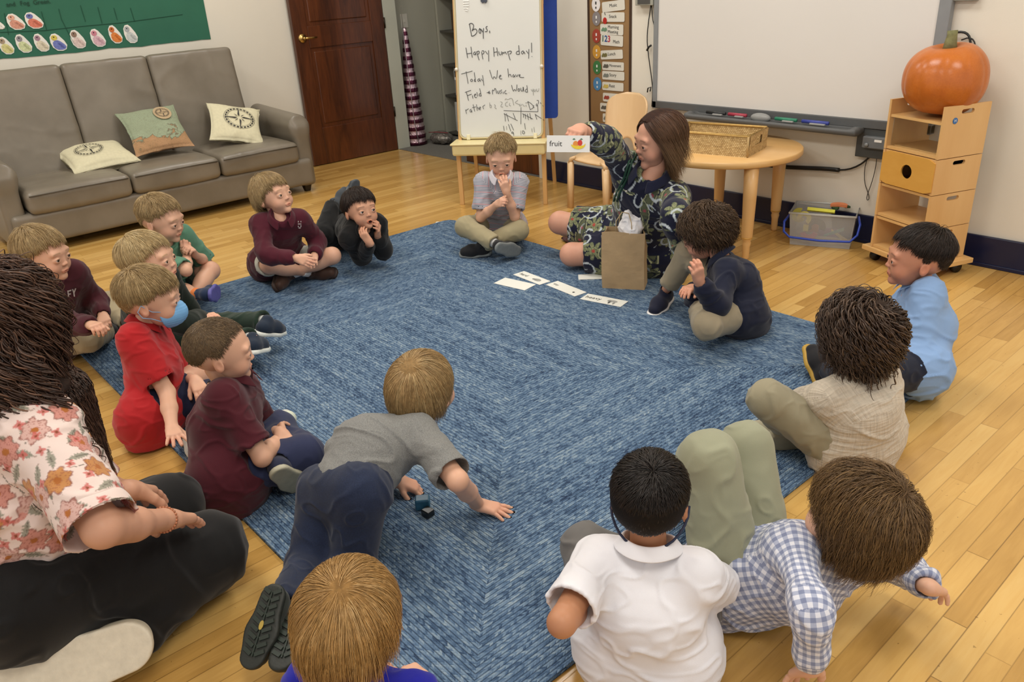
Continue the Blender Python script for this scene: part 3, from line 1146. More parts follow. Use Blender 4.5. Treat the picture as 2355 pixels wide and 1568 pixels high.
board = MB().prism(rrect(.505, .98, .03, 5, 0, .49), BP, ee, bd, bn, .006).build('whiteboard', M_WB, easel)
fr = MB()
outer = rrect(.518, .993, .034, 5, 0, .49)
fr.tube([BP + ee * u + bd * v + bn * .004 for u, v in outer], .006, 8, True)
fr.build('board_frame', mat('cream_board_edge', 'c9bd95', .4, .03), easel, True)
blue = MB().prism(rrect(.62, .80, .02, 3, .03, .50), BP - bn * .10 + ee * .0, ee, bd, -bn, .012)
blue.build('blue_back_board', mat('blue_fabric', '123a92', .7, .08, 40), easel)
for u, v in ((-.262, .40), (.262, .40)):
    MB().lathe([(.0001, 0), (.009, 0), (.011, .008), (.0001, .014)], BP + ee * u + bd * v + bn * .01, 14, np.array([ee, bd, bn]).T).build('knob', mat('white_knob', 'e6e0d2', .3), easel, True)
for u in (-.205, .215):
    MB().box(BP + ee * u + bd * .0 + bn * .006, (.011, .016, .007), np.array([ee, bd, bn]).T, .003).build('board_clip', mat('cream_clip', 'e6dfbe', .4), easel)
tag(MB().lathe([(.0001, 0), (.028, 0), (.03, .012), (.02, .028), (.0001, .034)], (EL + ER) / 2 + ez * .40 + en * .0 - ee * .03, 18).build('sponge', mat('yellow_sponge', 'cfd05a', .8, .1), None, True), 'small yellow-green sponge on the easel tray behind the boy', 'sponge')


def bpt(zx, zy, ox, oy, sc=9.222):
    return atpl(ox + zx / sc, oy + zy / sc, BP + bn * .008, bn)


def ink(strokes, ox, oy, r, m, parent, nm='handwriting', sc=9.222):
    b = MB()
    for st in strokes:
        pts = [bpt(x, y, ox, oy, sc) for x, y in st]
        if len(pts) > 2:                       # round the corners a little
            q = [pts[0]]
            for a, c in zip(pts[:-1], pts[1:]):
                q += [a * .7 + c * .3, a * .3 + c * .7]
            pts = q + [pts[-1]]
        b.tube(pts, r, 5)
    return b.build(nm, m, parent)


M_MARK = mat('black_marker', '3a3b3c', .6, 0)
M_MARKG = mat('grey_marker', '76776f', .6, 0)
W1 = [[(365, 510), (410, 765)], [(355, 520), (385, 490), (440, 500), (460, 560), (420, 655)], [(420, 655), (480, 600), (530, 640), (520, 700), (460, 760), (410, 765)],
      [(590, 600), (555, 650), (585, 715), (610, 690), (600, 620), (575, 600)], [(610, 615), (650, 680)], [(665, 595), (655, 690), (660, 820)], [(745, 555), (705, 580), (745, 630), (740, 670), (695, 670)], [(790, 650), (795, 700)]]
W2 = [[(290, 1010), (325, 1230)], [(395, 990), (425, 1220)], [(305, 1140), (415, 1125)], [(490, 1095), (450, 1115), (455, 1165), (495, 1150), (490, 1095), (505, 1170)], [(515, 1090), (570, 1275)], [(520, 1100), (570, 1070), (575, 1130), (535, 1155)],
      [(620, 1100), (650, 1255)], [(625, 1080), (670, 1070), (680, 1120), (640, 1150)], [(700, 1080), (750, 1150)], [(770, 1065), (775, 1300)],
      [(875, 1000), (890, 1200)], [(945, 1010), (965, 1185)], [(885, 1110), (960, 1095)], [(985, 1090), (1000, 1165), (1040, 1160), (1045, 1090)], [(1060, 1165), (1075, 1085), (1095, 1150), (1120, 1080), (1150, 1150)], [(1170, 1090), (1230, 1275)], [(1180, 1100), (1240, 1070), (1265, 1110), (1215, 1150)],
      [(1410, 960), (1425, 1150)], [(1420, 1080), (1360, 1090), (1355, 1155), (1425, 1150)], [(1510, 1075), (1465, 1090), (1475, 1150), (1515, 1130), (1510, 1075), (1545, 1145)], [(1570, 1075), (1610, 1130)], [(1625, 1040), (1620, 1240)], [(1680, 905), (1685, 1110)], [(1690, 1190), (1693, 1200)]]
ink(W1, 1040, 0, .0021, M_MARK, easel)
ink(W2, 1040, 0, .0018, M_MARK, easel)
W3 = [[(100, 185), (335, 122)], [(200, 130), (245, 390)], [(310, 290), (290, 330), (320, 352), (345, 320), (320, 290)], [(375, 150), (400, 350)], [(400, 290), (370, 310), (380, 350), (410, 340)], [(490, 280), (445, 300), (450, 345), (490, 330), (485, 285), (510, 345)], [(520, 285), (550, 330)], [(550, 210), (580, 430)],
      [(700, 100), (770, 330), (790, 210), (850, 320), (865, 105)], [(900, 255), (950, 225), (930, 200), (900, 240), (920, 295), (965, 285)],
      [(1085, 70), (1105, 255)], [(1110, 210), (1140, 180), (1165, 250)], [(1215, 195), (1185, 215), (1195, 255), (1225, 240), (1220, 200), (1240, 255)], [(1250, 195), (1275, 255), (1305, 195)], [(1320, 230), (1355, 210), (1335, 190), (1320, 220), (1350, 260), (1430, 258)]]
W4 = [[(205, 560), (255, 750)], [(180, 575), (305, 530)], [(225, 645), (320, 610)], [(335, 640), (345, 705)], [(375, 645), (415, 620), (395, 600), (370, 640), (395, 690), (430, 680)], [(430, 570), (445, 660)], [(490, 490), (525, 655)], [(515, 590), (475, 610), (480, 655), (525, 650)],
      [(640, 580), (710, 575)], [(700, 545), (670, 575), (690, 605), (715, 590)], [(765, 615), (755, 500), (790, 560), (820, 455), (850, 600)], [(870, 540), (875, 600), (905, 600), (910, 535)], [(960, 520), (925, 540), (955, 575), (930, 605)], [(985, 560), (990, 605)], [(1050, 530), (1015, 560), (1025, 605), (1070, 600)], [(1108, 580), (1110, 585)],
      [(1165, 420), (1205, 580), (1225, 490), (1270, 570), (1280, 410)], [(1320, 490), (1295, 520), (1315, 560), (1345, 530), (1325, 490)], [(1360, 480), (1370, 550), (1410, 550), (1410, 420), (1425, 555)], [(1490, 425), (1505, 575)], [(1495, 500), (1455, 520), (1460, 570), (1500, 570)]]
W5 = [[(1580, 510), (1610, 570), (1625, 500)], [(1625, 500), (1630, 640)], [(1655, 510), (1640, 550), (1670, 565), (1675, 515)], [(1695, 500), (1700, 560), (1740, 550), (1745, 490)],
      [(700, 790), (710, 900)], [(710, 840), (745, 850), (740, 900), (715, 900)], [(800, 830), (830, 860), (800, 900), (850, 920)], [(930, 770), (985, 790), (920, 880), (985, 885)], [(1025, 735), (1050, 700), (1080, 740), (1160, 685), (1195, 740)], [(1085, 775), (1030, 800), (1040, 870), (1090, 865)], [(1130, 800), (1110, 850), (1150, 860)], [(1190, 740), (1215, 850)],
      [(1240, 790), (1300, 740)], [(1250, 800), (1330, 830)], [(1345, 820), (1325, 860), (1375, 860), (1370, 820)], [(1400, 820), (1420, 870), (1450, 860)], [(1470, 840), (1480, 880)], [(1460, 800), (1510, 790)]]
W6 = [[(190, 940), (210, 1030)], [(195, 960), (240, 930), (255, 920)], [(310, 925), (280, 950), (290, 1000), (320, 980), (310, 930), (330, 1000)], [(350, 830), (385, 980)], [(330, 900), (410, 880)], [(420, 830), (440, 965)], [(430, 910), (460, 890), (475, 950)], [(485, 925), (520, 890), (490, 880), (480, 920), (510, 950)], [(550, 870), (575, 930)], [(560, 870), (600, 840)],
      [(1510, 765), (1560, 940)], [(1510, 765), (1610, 830), (1640, 900), (1560, 940)], [(1640, 850), (1620, 890), (1650, 900)], [(1700, 810), (1680, 850), (1710, 870), (1715, 800), (1725, 985)], [(1700, 745), (1740, 740), (1740, 790), (1730, 820)], [(1775, 790), (1840, 870)],
      [(1000, 960), (1350, 975), (1725, 985)], [(1365, 890), (1362, 1250)],
      [(1020, 1020), (1035, 1190)], [(1055, 1020), (1105, 1190)], [(1000, 1025), (1295, 1175)], [(1200, 1015), (1250, 1150)],
      [(1395, 1025), (1620, 1140)], [(1420, 1030), (1415, 1110)], [(1455, 1030), (1465, 1140)], [(1500, 1030), (1525, 1160)], [(1550, 1015), (1580, 1150)], [(1660, 1035), (1860, 1170)], [(1670, 1040), (1700, 1150)],
      [(995, 1285), (1010, 1390)], [(1100, 1250), (1150, 1400)], [(1150, 1240), (1210, 1380)], [(1440, 1230), (1460, 1360)], [(1400, 1385), (1395, 1440), (1430, 1465), (1450, 1420), (1410, 1385)], [(1205, 1440), (1165, 1450), (1170, 1410), (1205, 1415), (1215, 1490)]]
W7 = [[(1055, 1290), (1065, 1370)], [(1360, 1385), (1365, 1480)], [(1595, 1340), (1605, 1420)], [(1640, 1310), (1655, 1420)]]
ink(W3, 1050, 150, .0016, M_MARK, easel)
ink(W4, 1050, 150, .0016, M_MARK, easel)
ink(W6, 1050, 150, .0014, M_MARK, easel)
ink(W5, 1050, 150, .0010, M_MARKG, easel)
ink(W7, 1050, 150, .0010, M_MARKG, easel)
bm = thing('magnet_card', 'black card with white strokes stuck at the top of the easel board', 'card', bpt(300, 100, 1040, 0))
q = [bpt(x, y, 1040, 0) for x, y in ((160, -120), (435, -120), (437, 285), (160, 298))]
mesh_obj('card', [p + bn * e for e in (-.007, -.0045) for p in q], [(3, 2, 1, 0), (4, 5, 6, 7), (0, 1, 5, 4), (1, 2, 6, 5), (2, 3, 7, 6), (3, 0, 4, 7)], mat('black_card', '262624', .6, .05), bm, False)
ink([[(230, 30), (350, 22)], [(230, 80), (350, 72)], [(235, 130), (355, 125)], [(245, 185), (300, 175), (340, 205)], [(270, 225), (330, 235)]], 1040, 0, .0022, M_WHITEP, bm, 'white_strokes')
mg = MB().prism([(-.02, .012), (-.018, -.004), (-.01, -.012), (0, -.007), (.01, -.013), (.019, -.004), (.02, .014)], bpt(675, 20, 1040, 0), ee, bd, bn, .008).build('magnet', mat('slate_magnet', '3c4250', .5, .2, 80))
tag(mg, 'slate-blue car-shaped magnet near the top of the easel board', 'magnet')

# ---------------------------------------------------------------- daily schedule on brown paper
YB = -.001
sch = thing('schedule_chart', 'brown paper strip with dark borders hanging on the back wall', 'chart', (2.42, 0, .8))
MB().box2((2.258, YB - .003, .38), (2.582, YB, 1.75)).build('brown_paper', mat('kraft_paper', '8f6f47', .8, .1, 5), sch)
for x in (2.25, 2.583):
    MB().box2((x - .009, YB - .004, .38), (x + .009, YB, 1.75), .001).build('border', mat('dark_border', '3c2715', .7, .1), sch)


def on_back(x, y, zx, zy, sc, Y):
    return aty(zx + x / sc, zy + y / sc, Y)


cards = [('Music', (270, 5, 525, 130), None), ('Snack', (265, 135, 522, 250), 'apple'), ('Morning\nMeeting', (250, 268, 508, 398), 'group'), ('Math', (255, 392, 505, 522), '123'), ('Lunch', (255, 560, 502, 670), 'food'),
         ('Movement', (272, 695, 515, 797), 'kids'), ('Story', (272, 800, 520, 905), 'book'), ('Rest', (272, 925, 510, 1025), 'nap'), ('', (280, 1050, 520, 1155), 'red'), ('', (248, 1165, 500, 1268), 'kids'), ('', (278, 1285, 510, 1390), 'book'), ('', (270, -100, 525, 0), None)]
lbs = ['music', 'snack with a red apple', 'morning meeting in two lines', 'math with coloured 1 2 3', 'lunch', 'movement', 'story', 'rest', 'a red picture, half hidden by the chair back', 'a grey picture beside the chair back', 'the lowest picture of the strip', 'its text above the frame, topmost']
for (tx, (x0, y0, x1, y1), pic), lb in zip(cards, lbs):
    a, b = on_back(x0, (y0 + y1) / 2, 1330, 0, 4.9, -.006), on_back(x1, (y0 + y1) / 2, 1330, 0, 4.9, -.006)
    tp, bt_ = on_back((x0 + x1) / 2, y0, 1330, 0, 4.9, -.006), on_back((x0 + x1) / 2, y1, 1330, 0, 4.9, -.006)
    cx, cz, w, h = (a[0] + b[0]) / 2, (tp[2] + bt_[2]) / 2, b[0] - a[0], tp[2] - bt_[2]
    rot = {'Music': .14, 'Morning\nMeeting': .04, 'Math': .02, 'Lunch': .12}.get(tx, .06)
    rot -= .06
    eu, ev = np.array([math.cos(rot), 0, math.sin(rot)]), np.array([-math.sin(rot), 0, math.cos(rot)])
    nr = np.array([0, -1.0, 0])
    cc = np.array([cx, -.006, cz])
    r = thing('schedule_card', 'white schedule card for ' + lb, 'card', cc, 'schedule cards on the brown paper strip')
    MB().prism(rrect(w, h * .93, .008, 3), cc, eu, ev, nr, .002).build('card', mat('schedule_card_white', 'd8d6cb', .5, .02), r)
    P = lambda u, v, e=.0025: cc + eu * u * w + ev * v * h + nr * e
    if tx:
        for li, ln in enumerate(tx.split('\n')):
            yy = 0.06 if '\n' not in tx else (.22 - .42 * li)
            if tx == 'Math':
                yy = -.08
            text('lettering', ln, .026 if tx != 'Movement' else .022, P(-.17 if tx != 'Math' else .06, yy), eu, ev, M_INK, r, .0003)
    if pic == 'apple':
        MB().prism(circ(.016, 16, -.35 * w, -.02, .019), P(0, 0), eu, ev, nr, .001).build('picture', mat('apple_red', 'b3271f', .5, .2, 60), r)
        MB().prism([(-.002, 0), (.002, 0), (-.004, .016), (-.008, .016)], P(-.33, .2), eu, ev, nr, .001).build('picture', M_INK, r)
    elif pic == '123':
        for q, (dg, cl) in enumerate((('1', '1f5a4f'), ('2', '204a8a'), ('3', 'b5344a'))):
            text('numeral', dg, .05, P(-.47 + q * .14, .1), eu, ev, mat('numeral_' + cl, cl, .5, 0), r, .0004, bold=.001)
    elif pic:
        cl = {'group': '6c8f74', 'food': '6f6a3d', 'kids': '5b5850', 'book': '7a7f78', 'nap': 'c9b35c', 'red': '9c4032'}[pic]
        b_ = MB()
        for q in range(4):
            b_.prism(circ(.007 + .004 * (q % 2), 10, (-.42 + .055 * q) * w, -.006 + .006 * (q % 2)), P(0, 0, .0022 + .0005 * q), eu, ev, nr, .0004)
        b_.build('picture', mat('card_picture_' + pic, cl, .6, .4, 200), r)
for (x, y, cl, nm) in ((200, 50, 'e2dede', 'white'), (205, 210, '857f80', 'grey'), (205, 405, 'a2402f', 'red'), (208, 585, 'cf9a3b', 'yellow'), (212, 760, '3d7a45', 'green'), (215, 945, '4d87b8', 'blue')):
    c = on_back(x, y, 1330, 0, 4.9, -.006)
    r = thing('paper_circle', nm + ' paper circle stuck left of the schedule cards', 'paper circle', c, 'paper circles on the brown paper strip')
    MB().prism(circ(.034, 24, ry=.040), c, (1, 0, 0), (0, 0, 1), (0, -1, 0), .0015).build('disc', mat('circle_' + nm, cl, .6, .04), r)
    dk = M_INK if nm == 'white' else M_WHITEP
    MB().prism([(-.005, .0), (.005, .0), (.005, .016), (-.005, .016)], c + np.array([0, -.002, 0]), (1, 0, 0), (0, 0, 1), (0, -1, 0), .0006).prism(circ(.005, 8, 0, -.018, .007), c + np.array([0, -.002, 0]), (1, 0, 0), (0, 0, 1), (0, -1, 0), .0006).build('print', dk, r)

# ---------------------------------------------------------------- interactive whiteboard with tray, box and cables
wbx = thing('interactive_whiteboard', 'large blank whiteboard with grey frame on the back wall', 'whiteboard', (3.55, 0, 1.1))
M_GREY = mat('grey_frame', '85888a', .45, .04)
M_DGREY = mat('dark_grey_frame', '57595a', .5, .04)
MB().box2((2.814, -.034, .603), (4.325, -.004, 1.75)).build('screen', mat('matt_screen', 'dcd9d4', .38, .015, 2.0), wbx)
MB().box2((2.785, -.042, .56), (2.815, -.002, 1.79), .004).build('frame_side', M_GREY, wbx)
MB().box2((4.324, -.042, .56), (4.375, -.002, 1.79), .004).build('frame_side', M_GREY, wbx)
MB().box2((2.785, -.042, .562), (4.375, -.002, .604), .004).build('frame_bottom', M_DGREY, wbx)
MB().box2((2.785, -.042, 1.75), (4.375, -.002, 1.79), .004).build('frame_top', M_DGREY, wbx)
s = Sdf(.006, .012)
s.box((3.57, -.075, .552), (.50, .05, .018), .015)
s.box((3.57, -.082, .582), (.47, .036, .016), .012, op='-')
s.cone((3.09, -.085, .552), (4.05, -.085, .552), .022, .022, k=.01)
s.box((3.57, -.075, .58), (.46, .035, .022), .012, op='-')
sdf_obj(s, 'pen_tray', M_DGREY, wbx)
for (x0, x1, cl, nm) in ((3.20, 3.32, '222426', 'black'), (3.34, 3.45, 'a8364a', 'red'), (3.62, 3.74, '2e8063', 'green'), (3.77, 3.91, '38459a', 'blue')):
    pn = thing('marker_pen', nm + ' digital marker pen lying in the grey pen tray', 'marker pen', ((x0 + x1) / 2, -.08, .57), 'marker pens in the whiteboard tray')
    MB().tube([(x0, -.082, .577), (x1, -.082, .577)], .009, 10).build('barrel', mat('pen_' + nm, cl, .4, .03), pn, True)
    MB().box2((x0 + .05, -.105, .567), (x1 - .01, -.092, .575), .002).build('clip', mat('pen_clip', '9b9c9a', .4), pn)
er = Sdf(.005, .01)
er.ell((3.53, -.075, .572), (.058, .026, .024))
sdf_obj(er, 'eraser', mat('grey_eraser', '8b8d8c', .45, .04), None)
tag(bpy.data.objects['eraser'], 'oval grey board eraser in the middle of the pen tray', 'eraser')
pbx = thing('control_box', 'dark grey control box with knob under the whiteboard near the wooden shelf', 'control box', (4.1, 0, .5))
MB().box2((4.035, -.035, .425), (4.20, -.001, .56), .004).build('back_plate', mat('dark_plate', '474a4a', .5), pbx)
MB().box2((4.075, -.06, .475), (4.19, -.03, .53), .005).build('panel', mat('grey_panel', '6c7073', .45), pbx)
MB().lathe([(.0001, 0), (.010, 0), (.009, .008), (.0001, .009)], (4.10, -.06, .492), 14, np.array([(1, 0, 0), (0, 0, 1), (0, -1, 0)]).T).build('knob', mat('knob_grey', '85898b', .35), pbx, True)
MB().box2((4.135, -.062, .508), (4.17, -.059, .519)).build('sticker', M_WHITEP, pbx)
cb = thing('cable', 'thick black cable running along the wall behind the round table', 'cable', (3.9, -.01, .35))


def px_tube(pts, r, nm, m, parent, Y=-.015, ox=0, oy=0, sc=1.0, n=8):
    P = [aty(ox + x / sc, oy + y / sc, Y if len(q) == 0 else q[0]) for x, y, *q in pts]
    Q = [P[0]]
    for a, b in zip(P[:-1], P[1:]):
        Q += [a * .75 + b * .25, a * .25 + b * .75]
    Q.append(P[-1])
    return MB().tube(Q, r, n).build(nm, m, parent, True)


px_tube([(1730, 375), (1800, 384), (1850, 386), (1900, 388), (1930, 391)], .011, 'sleeve', M_BLACK, cb)
px_tube([(1925, 391), (1950, 390), (1975, 381), (1995, 366), (2008, 352)], .0045, 'cord', M_BLACK, cb)
px_tube([(1995, 362), (1988, 390), (1988, 420), (1998, 448), (1999, 458), (1994, 461), (1993, 452), (2005, 420), (2013, 390), (2017, 360)], .0018, 'loop', M_BLACK, cb)
cb2 = thing('cable', 'thin black cable hanging between the schedule strip and the whiteboard', 'cable', (2.72, -.01, .9))
px_tube([(1497, 12), (1490, 60), (1488, 90), (1490, 115), (1493, 140), (1500, 190), (1501, 215), (1499, 245)], .0028, 'cord', M_BLACK, cb2)
px_tube([(1498, 12), (1503, 60), (1517, 86)], .0024, 'cord', M_BLACK, cb2)
MB().tube([aty(1488, 116, -.02), aty(1492, 108, -.025), aty(1498, 104, -.02)], .006, 8).build('clip', M_BLACK, cb2)
MB().tube([aty(1489, 212, -.02), aty(1490, 203, -.025), aty(1497, 200, -.02), aty(1495, 210, -.02)], .004, 8).build('clip', M_BLACK, cb2)
sb = thing('wall_socket_box', 'grey socket box on the wall at the top beside the whiteboard', 'socket box', (2.7, 0, 1.2))
a = aty(1471, 11, 0)
b = aty(1515, 12, 0)
MB().box2((a[0], -.04, a[2] - .002), (b[0] - .01, -.001, a[2] + .12), .003).build('case', mat('socket_case', '9b9b90', .5), sb)
MB().box2((a[0] + .02, -.043, a[2] + .006), (b[0] - .03, -.039, a[2] + .1)).build('socket_face', mat('socket_face', '4a4a48', .5), sb)
cb3 = thing('cable', 'black plug cables arching out above the pumpkin', 'cable', (4.4, -.03, 1.0))
px_tube([(2182, 82), (2195, 75), (2215, 73), (2228, 80), (2232, 95), (2232, 125)], .005, 'cord', M_BLACK, cb3, -.02)
px_tube([(2211, 92), (2228, 86), (2240, 92), (2244, 110), (2244, 130)], .003, 'cord', M_BLACK, cb3, -.02)
sb2 = thing('wall_socket_box', 'grey socket box at the top edge right of the whiteboard', 'socket box', (4.45, 0, 1.2))
a, b = aty(2186, 2, 0), aty(2252, 2, 0)
MB().box2((a[0], -.03, a[2]), (b[0], -.001, a[2] + .1), .003).build('case', mat('socket_case2', '85857c', .5), sb2)

# ---------------------------------------------------------------- chair behind the teacher
ch = thing('wooden_chair', 'pale bent-plywood child chair behind the woman', 'chair', (2.6, -.2, 0))
M_PLY = wood('pale_plywood', 'd9b384', 'e9c99c', .35, 'Z', 4.0, .01, .1, 1.5)
chx = nrm((.98, -.1, 0))
chn = np.array([chx[1], -chx[0], 0])
C0 = at(1310, 478, 0) + chx * .17 - chn * .16
SH = .315
# seat: thin bent sheet
seat = MB()
prof = [(-.165, SH - .004), (-.1, SH - .012), (0, SH - .014), (.1, SH - .012), (.165, SH - .004)]
Vs, Fs = [], []
for e in (0, .012):
    for i, yv in enumerate(np.linspace(-.155, .155, 9)):
        for xv, zv in prof:
            Vs.append(C0 + chx * xv * (1 - .08 * (yv > .1)) - chn * yv * -1 + np.array([0, 0, zv + e - .01 * max(0, yv / .155) ** 3]))
nr_, nc_ = 9, 5
for i in range(nr_ - 1):
    for j in range(nc_ - 1):
        a = i * nc_ + j
        Fs.append((a, a + 1, a + nc_ + 1, a + nc_))
        k_ = nr_ * nc_
        Fs.append((k_ + a, k_ + a + nc_, k_ + a + nc_ + 1, k_ + a + 1))
rim_ = [j for j in range(nc_)] + [i * nc_ + nc_ - 1 for i in range(1, nr_)] + [(nr_ - 1) * nc_ + j for j in range(nc_ - 2, -1, -1)] + [i * nc_ for i in range(nr_ - 2, 0, -1)]
for i in range(len(rim_)):
    a, b = rim_[i], rim_[(i + 1) % len(rim_)]
    Fs.append((b, a, a + nr_ * nc_, b + nr_ * nc_))
seat.add(Vs, Fs)
seat.build('seat', M_PLY, ch, True)
for sx, sy in ((-1, 1), (1, 1), (-1, -1), (1, -1)):
    f = C0 + chx * .165 * sx + chn * .155 * sy
    R_ = np.array([chx, chn, ez]).T
    b = MB()
    b.prism([(-.016, -.012), (.016, -.012), (.018, .012), (-.018, .012)], f, chx, chn, nrm(ez - chx * .04 * sx), SH - .03)
    pts = [f + ez * (SH - .035) - chx * .0065 * sx, f + ez * (SH - .012) - chx * .018 * sx, f + ez * (SH + .001) - chx * .05 * sx]
    b.tube(pts, [.014, .013, .008], 10)
    b.build('leg', M_PLY, ch, True)
# back: curved panel with a hand gap at its foot
bc0 = C0 - chn * .15 + ez * (SH + .02)
nu, nv = 24, 20
V_, F_ = [], []
for e in (0, .010):
    for j in range(nv + 1):
        v = j / nv
        for i in range(nu + 1):
            u = 2 * i / nu - 1
            hw_ = .148 + .022 * math.sin(min(1, v * 1.5) * math.pi / 2)
            if v > .72:
                hw_ *= math.sqrt(max(0.0, 1 - ((v - .72) / .285) ** 2.6)) * .9 + .1
            zb_ = .062 * max(0.0, 1 - (u / .46) ** 2) ** .6
            zt_ = .322
            zz_ = zb_ + (zt_ - zb_) * v
            V_.append(bc0 + chx * u * hw_ + ez * zz_ * .98 - chn * (zz_ * .16 - (u * hw_) ** 2 * 1.5 + e))
N_ = (nu + 1) * (nv + 1)
for j in range(nv):
    for i in range(nu):
        a = j * (nu + 1) + i
        F_.append((a, a + 1, a + nu + 2, a + nu + 1))
        F_.append((N_ + a, N_ + a + nu + 1, N_ + a + nu + 2, N_ + a + 1))
bd_i = [i for i in range(nu + 1)] + [j * (nu + 1) + nu for j in range(1, nv + 1)] + [nv * (nu + 1) + i for i in range(nu - 1, -1, -1)] + [j * (nu + 1) for j in range(nv - 1, 0, -1)]
for i in range(len(bd_i)):
    a, b = bd_i[i], bd_i[(i + 1) % len(bd_i)]
    F_.append((b, a, N_ + a, N_ + b))
mesh_obj('backrest', V_, F_, M_PLY, ch, True)

# ---------------------------------------------------------------- round table and basket
TC, TR, TZ = np.array([3.555, -.405]), .365, .482
tb = thing('round_table', 'low round maple table against the back wall holding a basket', 'table', (TC[0], TC[1], 0))
b = MB()
b.lathe([(TR - .006, TZ - .032), (TR, TZ - .026), (TR, TZ - .005), (TR - .005, TZ)], (TC[0], TC[1], 0), 72)
b.build('tabletop', M_BIRCH, tb, True, .0)
for (fx, fy) in ((3.822, -.585), (3.676, -.10), (3.29, -.64), (3.34, -.13)):
    lg = MB()
    lg.lathe([(.013, 0), (.016, .01), (.017, .065), (.021, .085), (.018, .095), (.024, .105), (.026, .12), (.031, .30), (.034, .448)], (fx, fy, 0), 24)
    l_ = lg.build('leg', M_BIRCHZ, tb, True)
    MB().tube([(fx + .0245 * math.cos(t), fy + .0245 * math.sin(t), .11) for t in np.linspace(0, 6.283, 22, endpoint=False)], .0022, 6, True).build('ring', mat('gold_ring', 'c69a44', .4, metal=.3), l_, True)
    dv = nrm((TC[0] - fx, TC[1] - fy, 0))
    MB().prism([(0, 0), (.09, 0), (.0, -.05)], np.array([fx, fy, .449]) + dv * .02 - np.cross(dv, ez) * .01, dv, ez, np.cross(dv, ez), .02).build('bracket', M_BIRCHZ, l_)


def m_wicker():
    t = NT('woven_straw')
    u, v, _ = t.xyz(t.coord('UV'))
    uu = t.math('DIVIDE', u, .011)
    vv = t.math('DIVIDE', v, .0075)
    par = t.math('MODULO', t.math('FLOOR', vv), 2.0)
    uu = t.math('ADD', uu, t.math('MULTIPLY', par, .5))
    a = t.math('SINE', t.math('MULTIPLY', t.math('FRACT', uu), 3.14159))
    b = t.math('SINE', t.math('MULTIPLY', t.math('FRACT', vv), 3.14159))
    r = t.white(t.comb(t.math('FLOOR', uu), t.math('FLOOR', vv), 1.0))
    h = t.math('MULTIPLY', a, b)
    n = t.noise(t.coord('UV'), 30.0, 3.0)
    tt = t.math('ADD', t.math('MULTIPLY', h, .3), t.math('ADD', t.math('MULTIPLY', r, .35), t.math('MULTIPLY', n, .35)))
    t.set(Base_Color=t.ramp(tt, [(.2, lin('a08355')), (.5, lin('c4a671')), (.8, lin('d8bf8c'))]), Roughness=.7)
    t.bump(h, .7, .003)
    return t.m


bk = thing('woven_basket', 'rectangular straw basket with cut-out handles on the round table', 'basket', (3.6, -.4, TZ))
FR, RB, FL = np.array([3.778, -.560, TZ]), np.array([3.722, -.325, TZ]), np.array([3.385, -.635, TZ])
bu, bv = nrm(FL - FR), nrm(RB - FR)
bl, bw, bh = .41, .245, .098
M_WICK = m_wicker()


def wall_panel(p, e, L, H, hole, nm):
    n = np.cross(e, ez)
    if hole:
        hx0, hx1, hz0, hz1 = L * .34, L * .66, H * .45, H * .82
        rects = [(0, hx0, 0, H), (hx1, L, 0, H), (hx0, hx1, 0, hz0), (hx0, hx1, hz1, H)]
    else:
        rects = [(0, L, 0, H)]
    V, F, U = [], [], []
    for x0, x1, z0, z1 in rects:
        for sd in (0, 1):
            b = len(V)
            q = [(x0, z0), (x1, z0), (x1, z1), (x0, z1)]
            if sd:
                q = q[::-1]
            V += [p + e * x + ez * z + n * (.004 if sd else -.004) + n * (z / H) * .006 for x, z in q]
            F.append((b, b + 1, b + 2, b + 3))
            U += [(x, z) for x, z in q]
    return mesh_obj(nm, V, F, M_WICK, bk, False, uv=U)


wall_panel(FR, bu, bl, bh, False, 'side_wall')
wall_panel(FR + bv * bw, bu, bl, bh, False, 'side_wall')
wall_panel(FR, bv, bw, bh, True, 'end_wall')
wall_panel(FR + bu * bl, bv, bw, bh, True, 'end_wall')
MB().prism([(0, 0), (bl, 0), (bl, bw), (0, bw)], FR + ez * .002, bu, bv, ez, .004).build('basket_floor', M_WICK, bk)
for p_, o1 in ((FR, -1), (FR + bu * bl, -1), (FR + bu * bl + bv * bw, 1), (FR + bv * bw, 1)):
    MB().tube([p_ + ez * .003, p_ + ez * bh * .98], .0055, 8).build('corner', M_WICK, bk, True)
rp = [FR, FR + bu * bl, FR + bu * bl + bv * bw, FR + bv * bw]
MB().tube([p + ez * bh for p in rp], .0055, 8, True).build('rim', mat('straw_rim', 'c9a560', .7, .15, 90), bk, True)

# ---------------------------------------------------------------- wooden shelf trolley with pumpkin
tro = thing('shelf_trolley', 'wheeled stack of four birch shelf boxes under the pumpkin', 'shelf', (4.44, -.2, 0))
TA, TB, TD = np.array([4.225, -.242, 0]), np.array([4.682, -.129, 0]), np.array([4.578, -.382, 0])
tx_ = nrm(TD - TA)
ty_ = np.array([-tx_[1], tx_[0], 0])
Rtt = np.array([tx_, ty_, ez]).T
PLW, PLD = np.linalg.norm(TD - TA), .27
pc = TA + tx_ * PLW / 2 + ty_ * PLD / 2
MB().box(pc + ez * .061, (PLW / 2, PLD / 2, .011), Rtt, .002).build('platform', M_BIRCH, tro)
for sx in (-1, 1):
    for sy in (-1, 1):
        p = pc + tx_ * sx * (PLW / 2 - .045) + ty_ * sy * (PLD / 2 - .045)
        MB().tube([p + tx_ * -.011 + ez * .0255, p + tx_ * .011 + ez * .0255], .025, 18).tube([p + ez * .03, p + ez * .05], .008, 8).build('caster', M_BLACK, tro, True)
BW, BD, BH, th_ = .298, .232, .1515, .011
bo = pc - tx_ * .0 - ty_ * .004
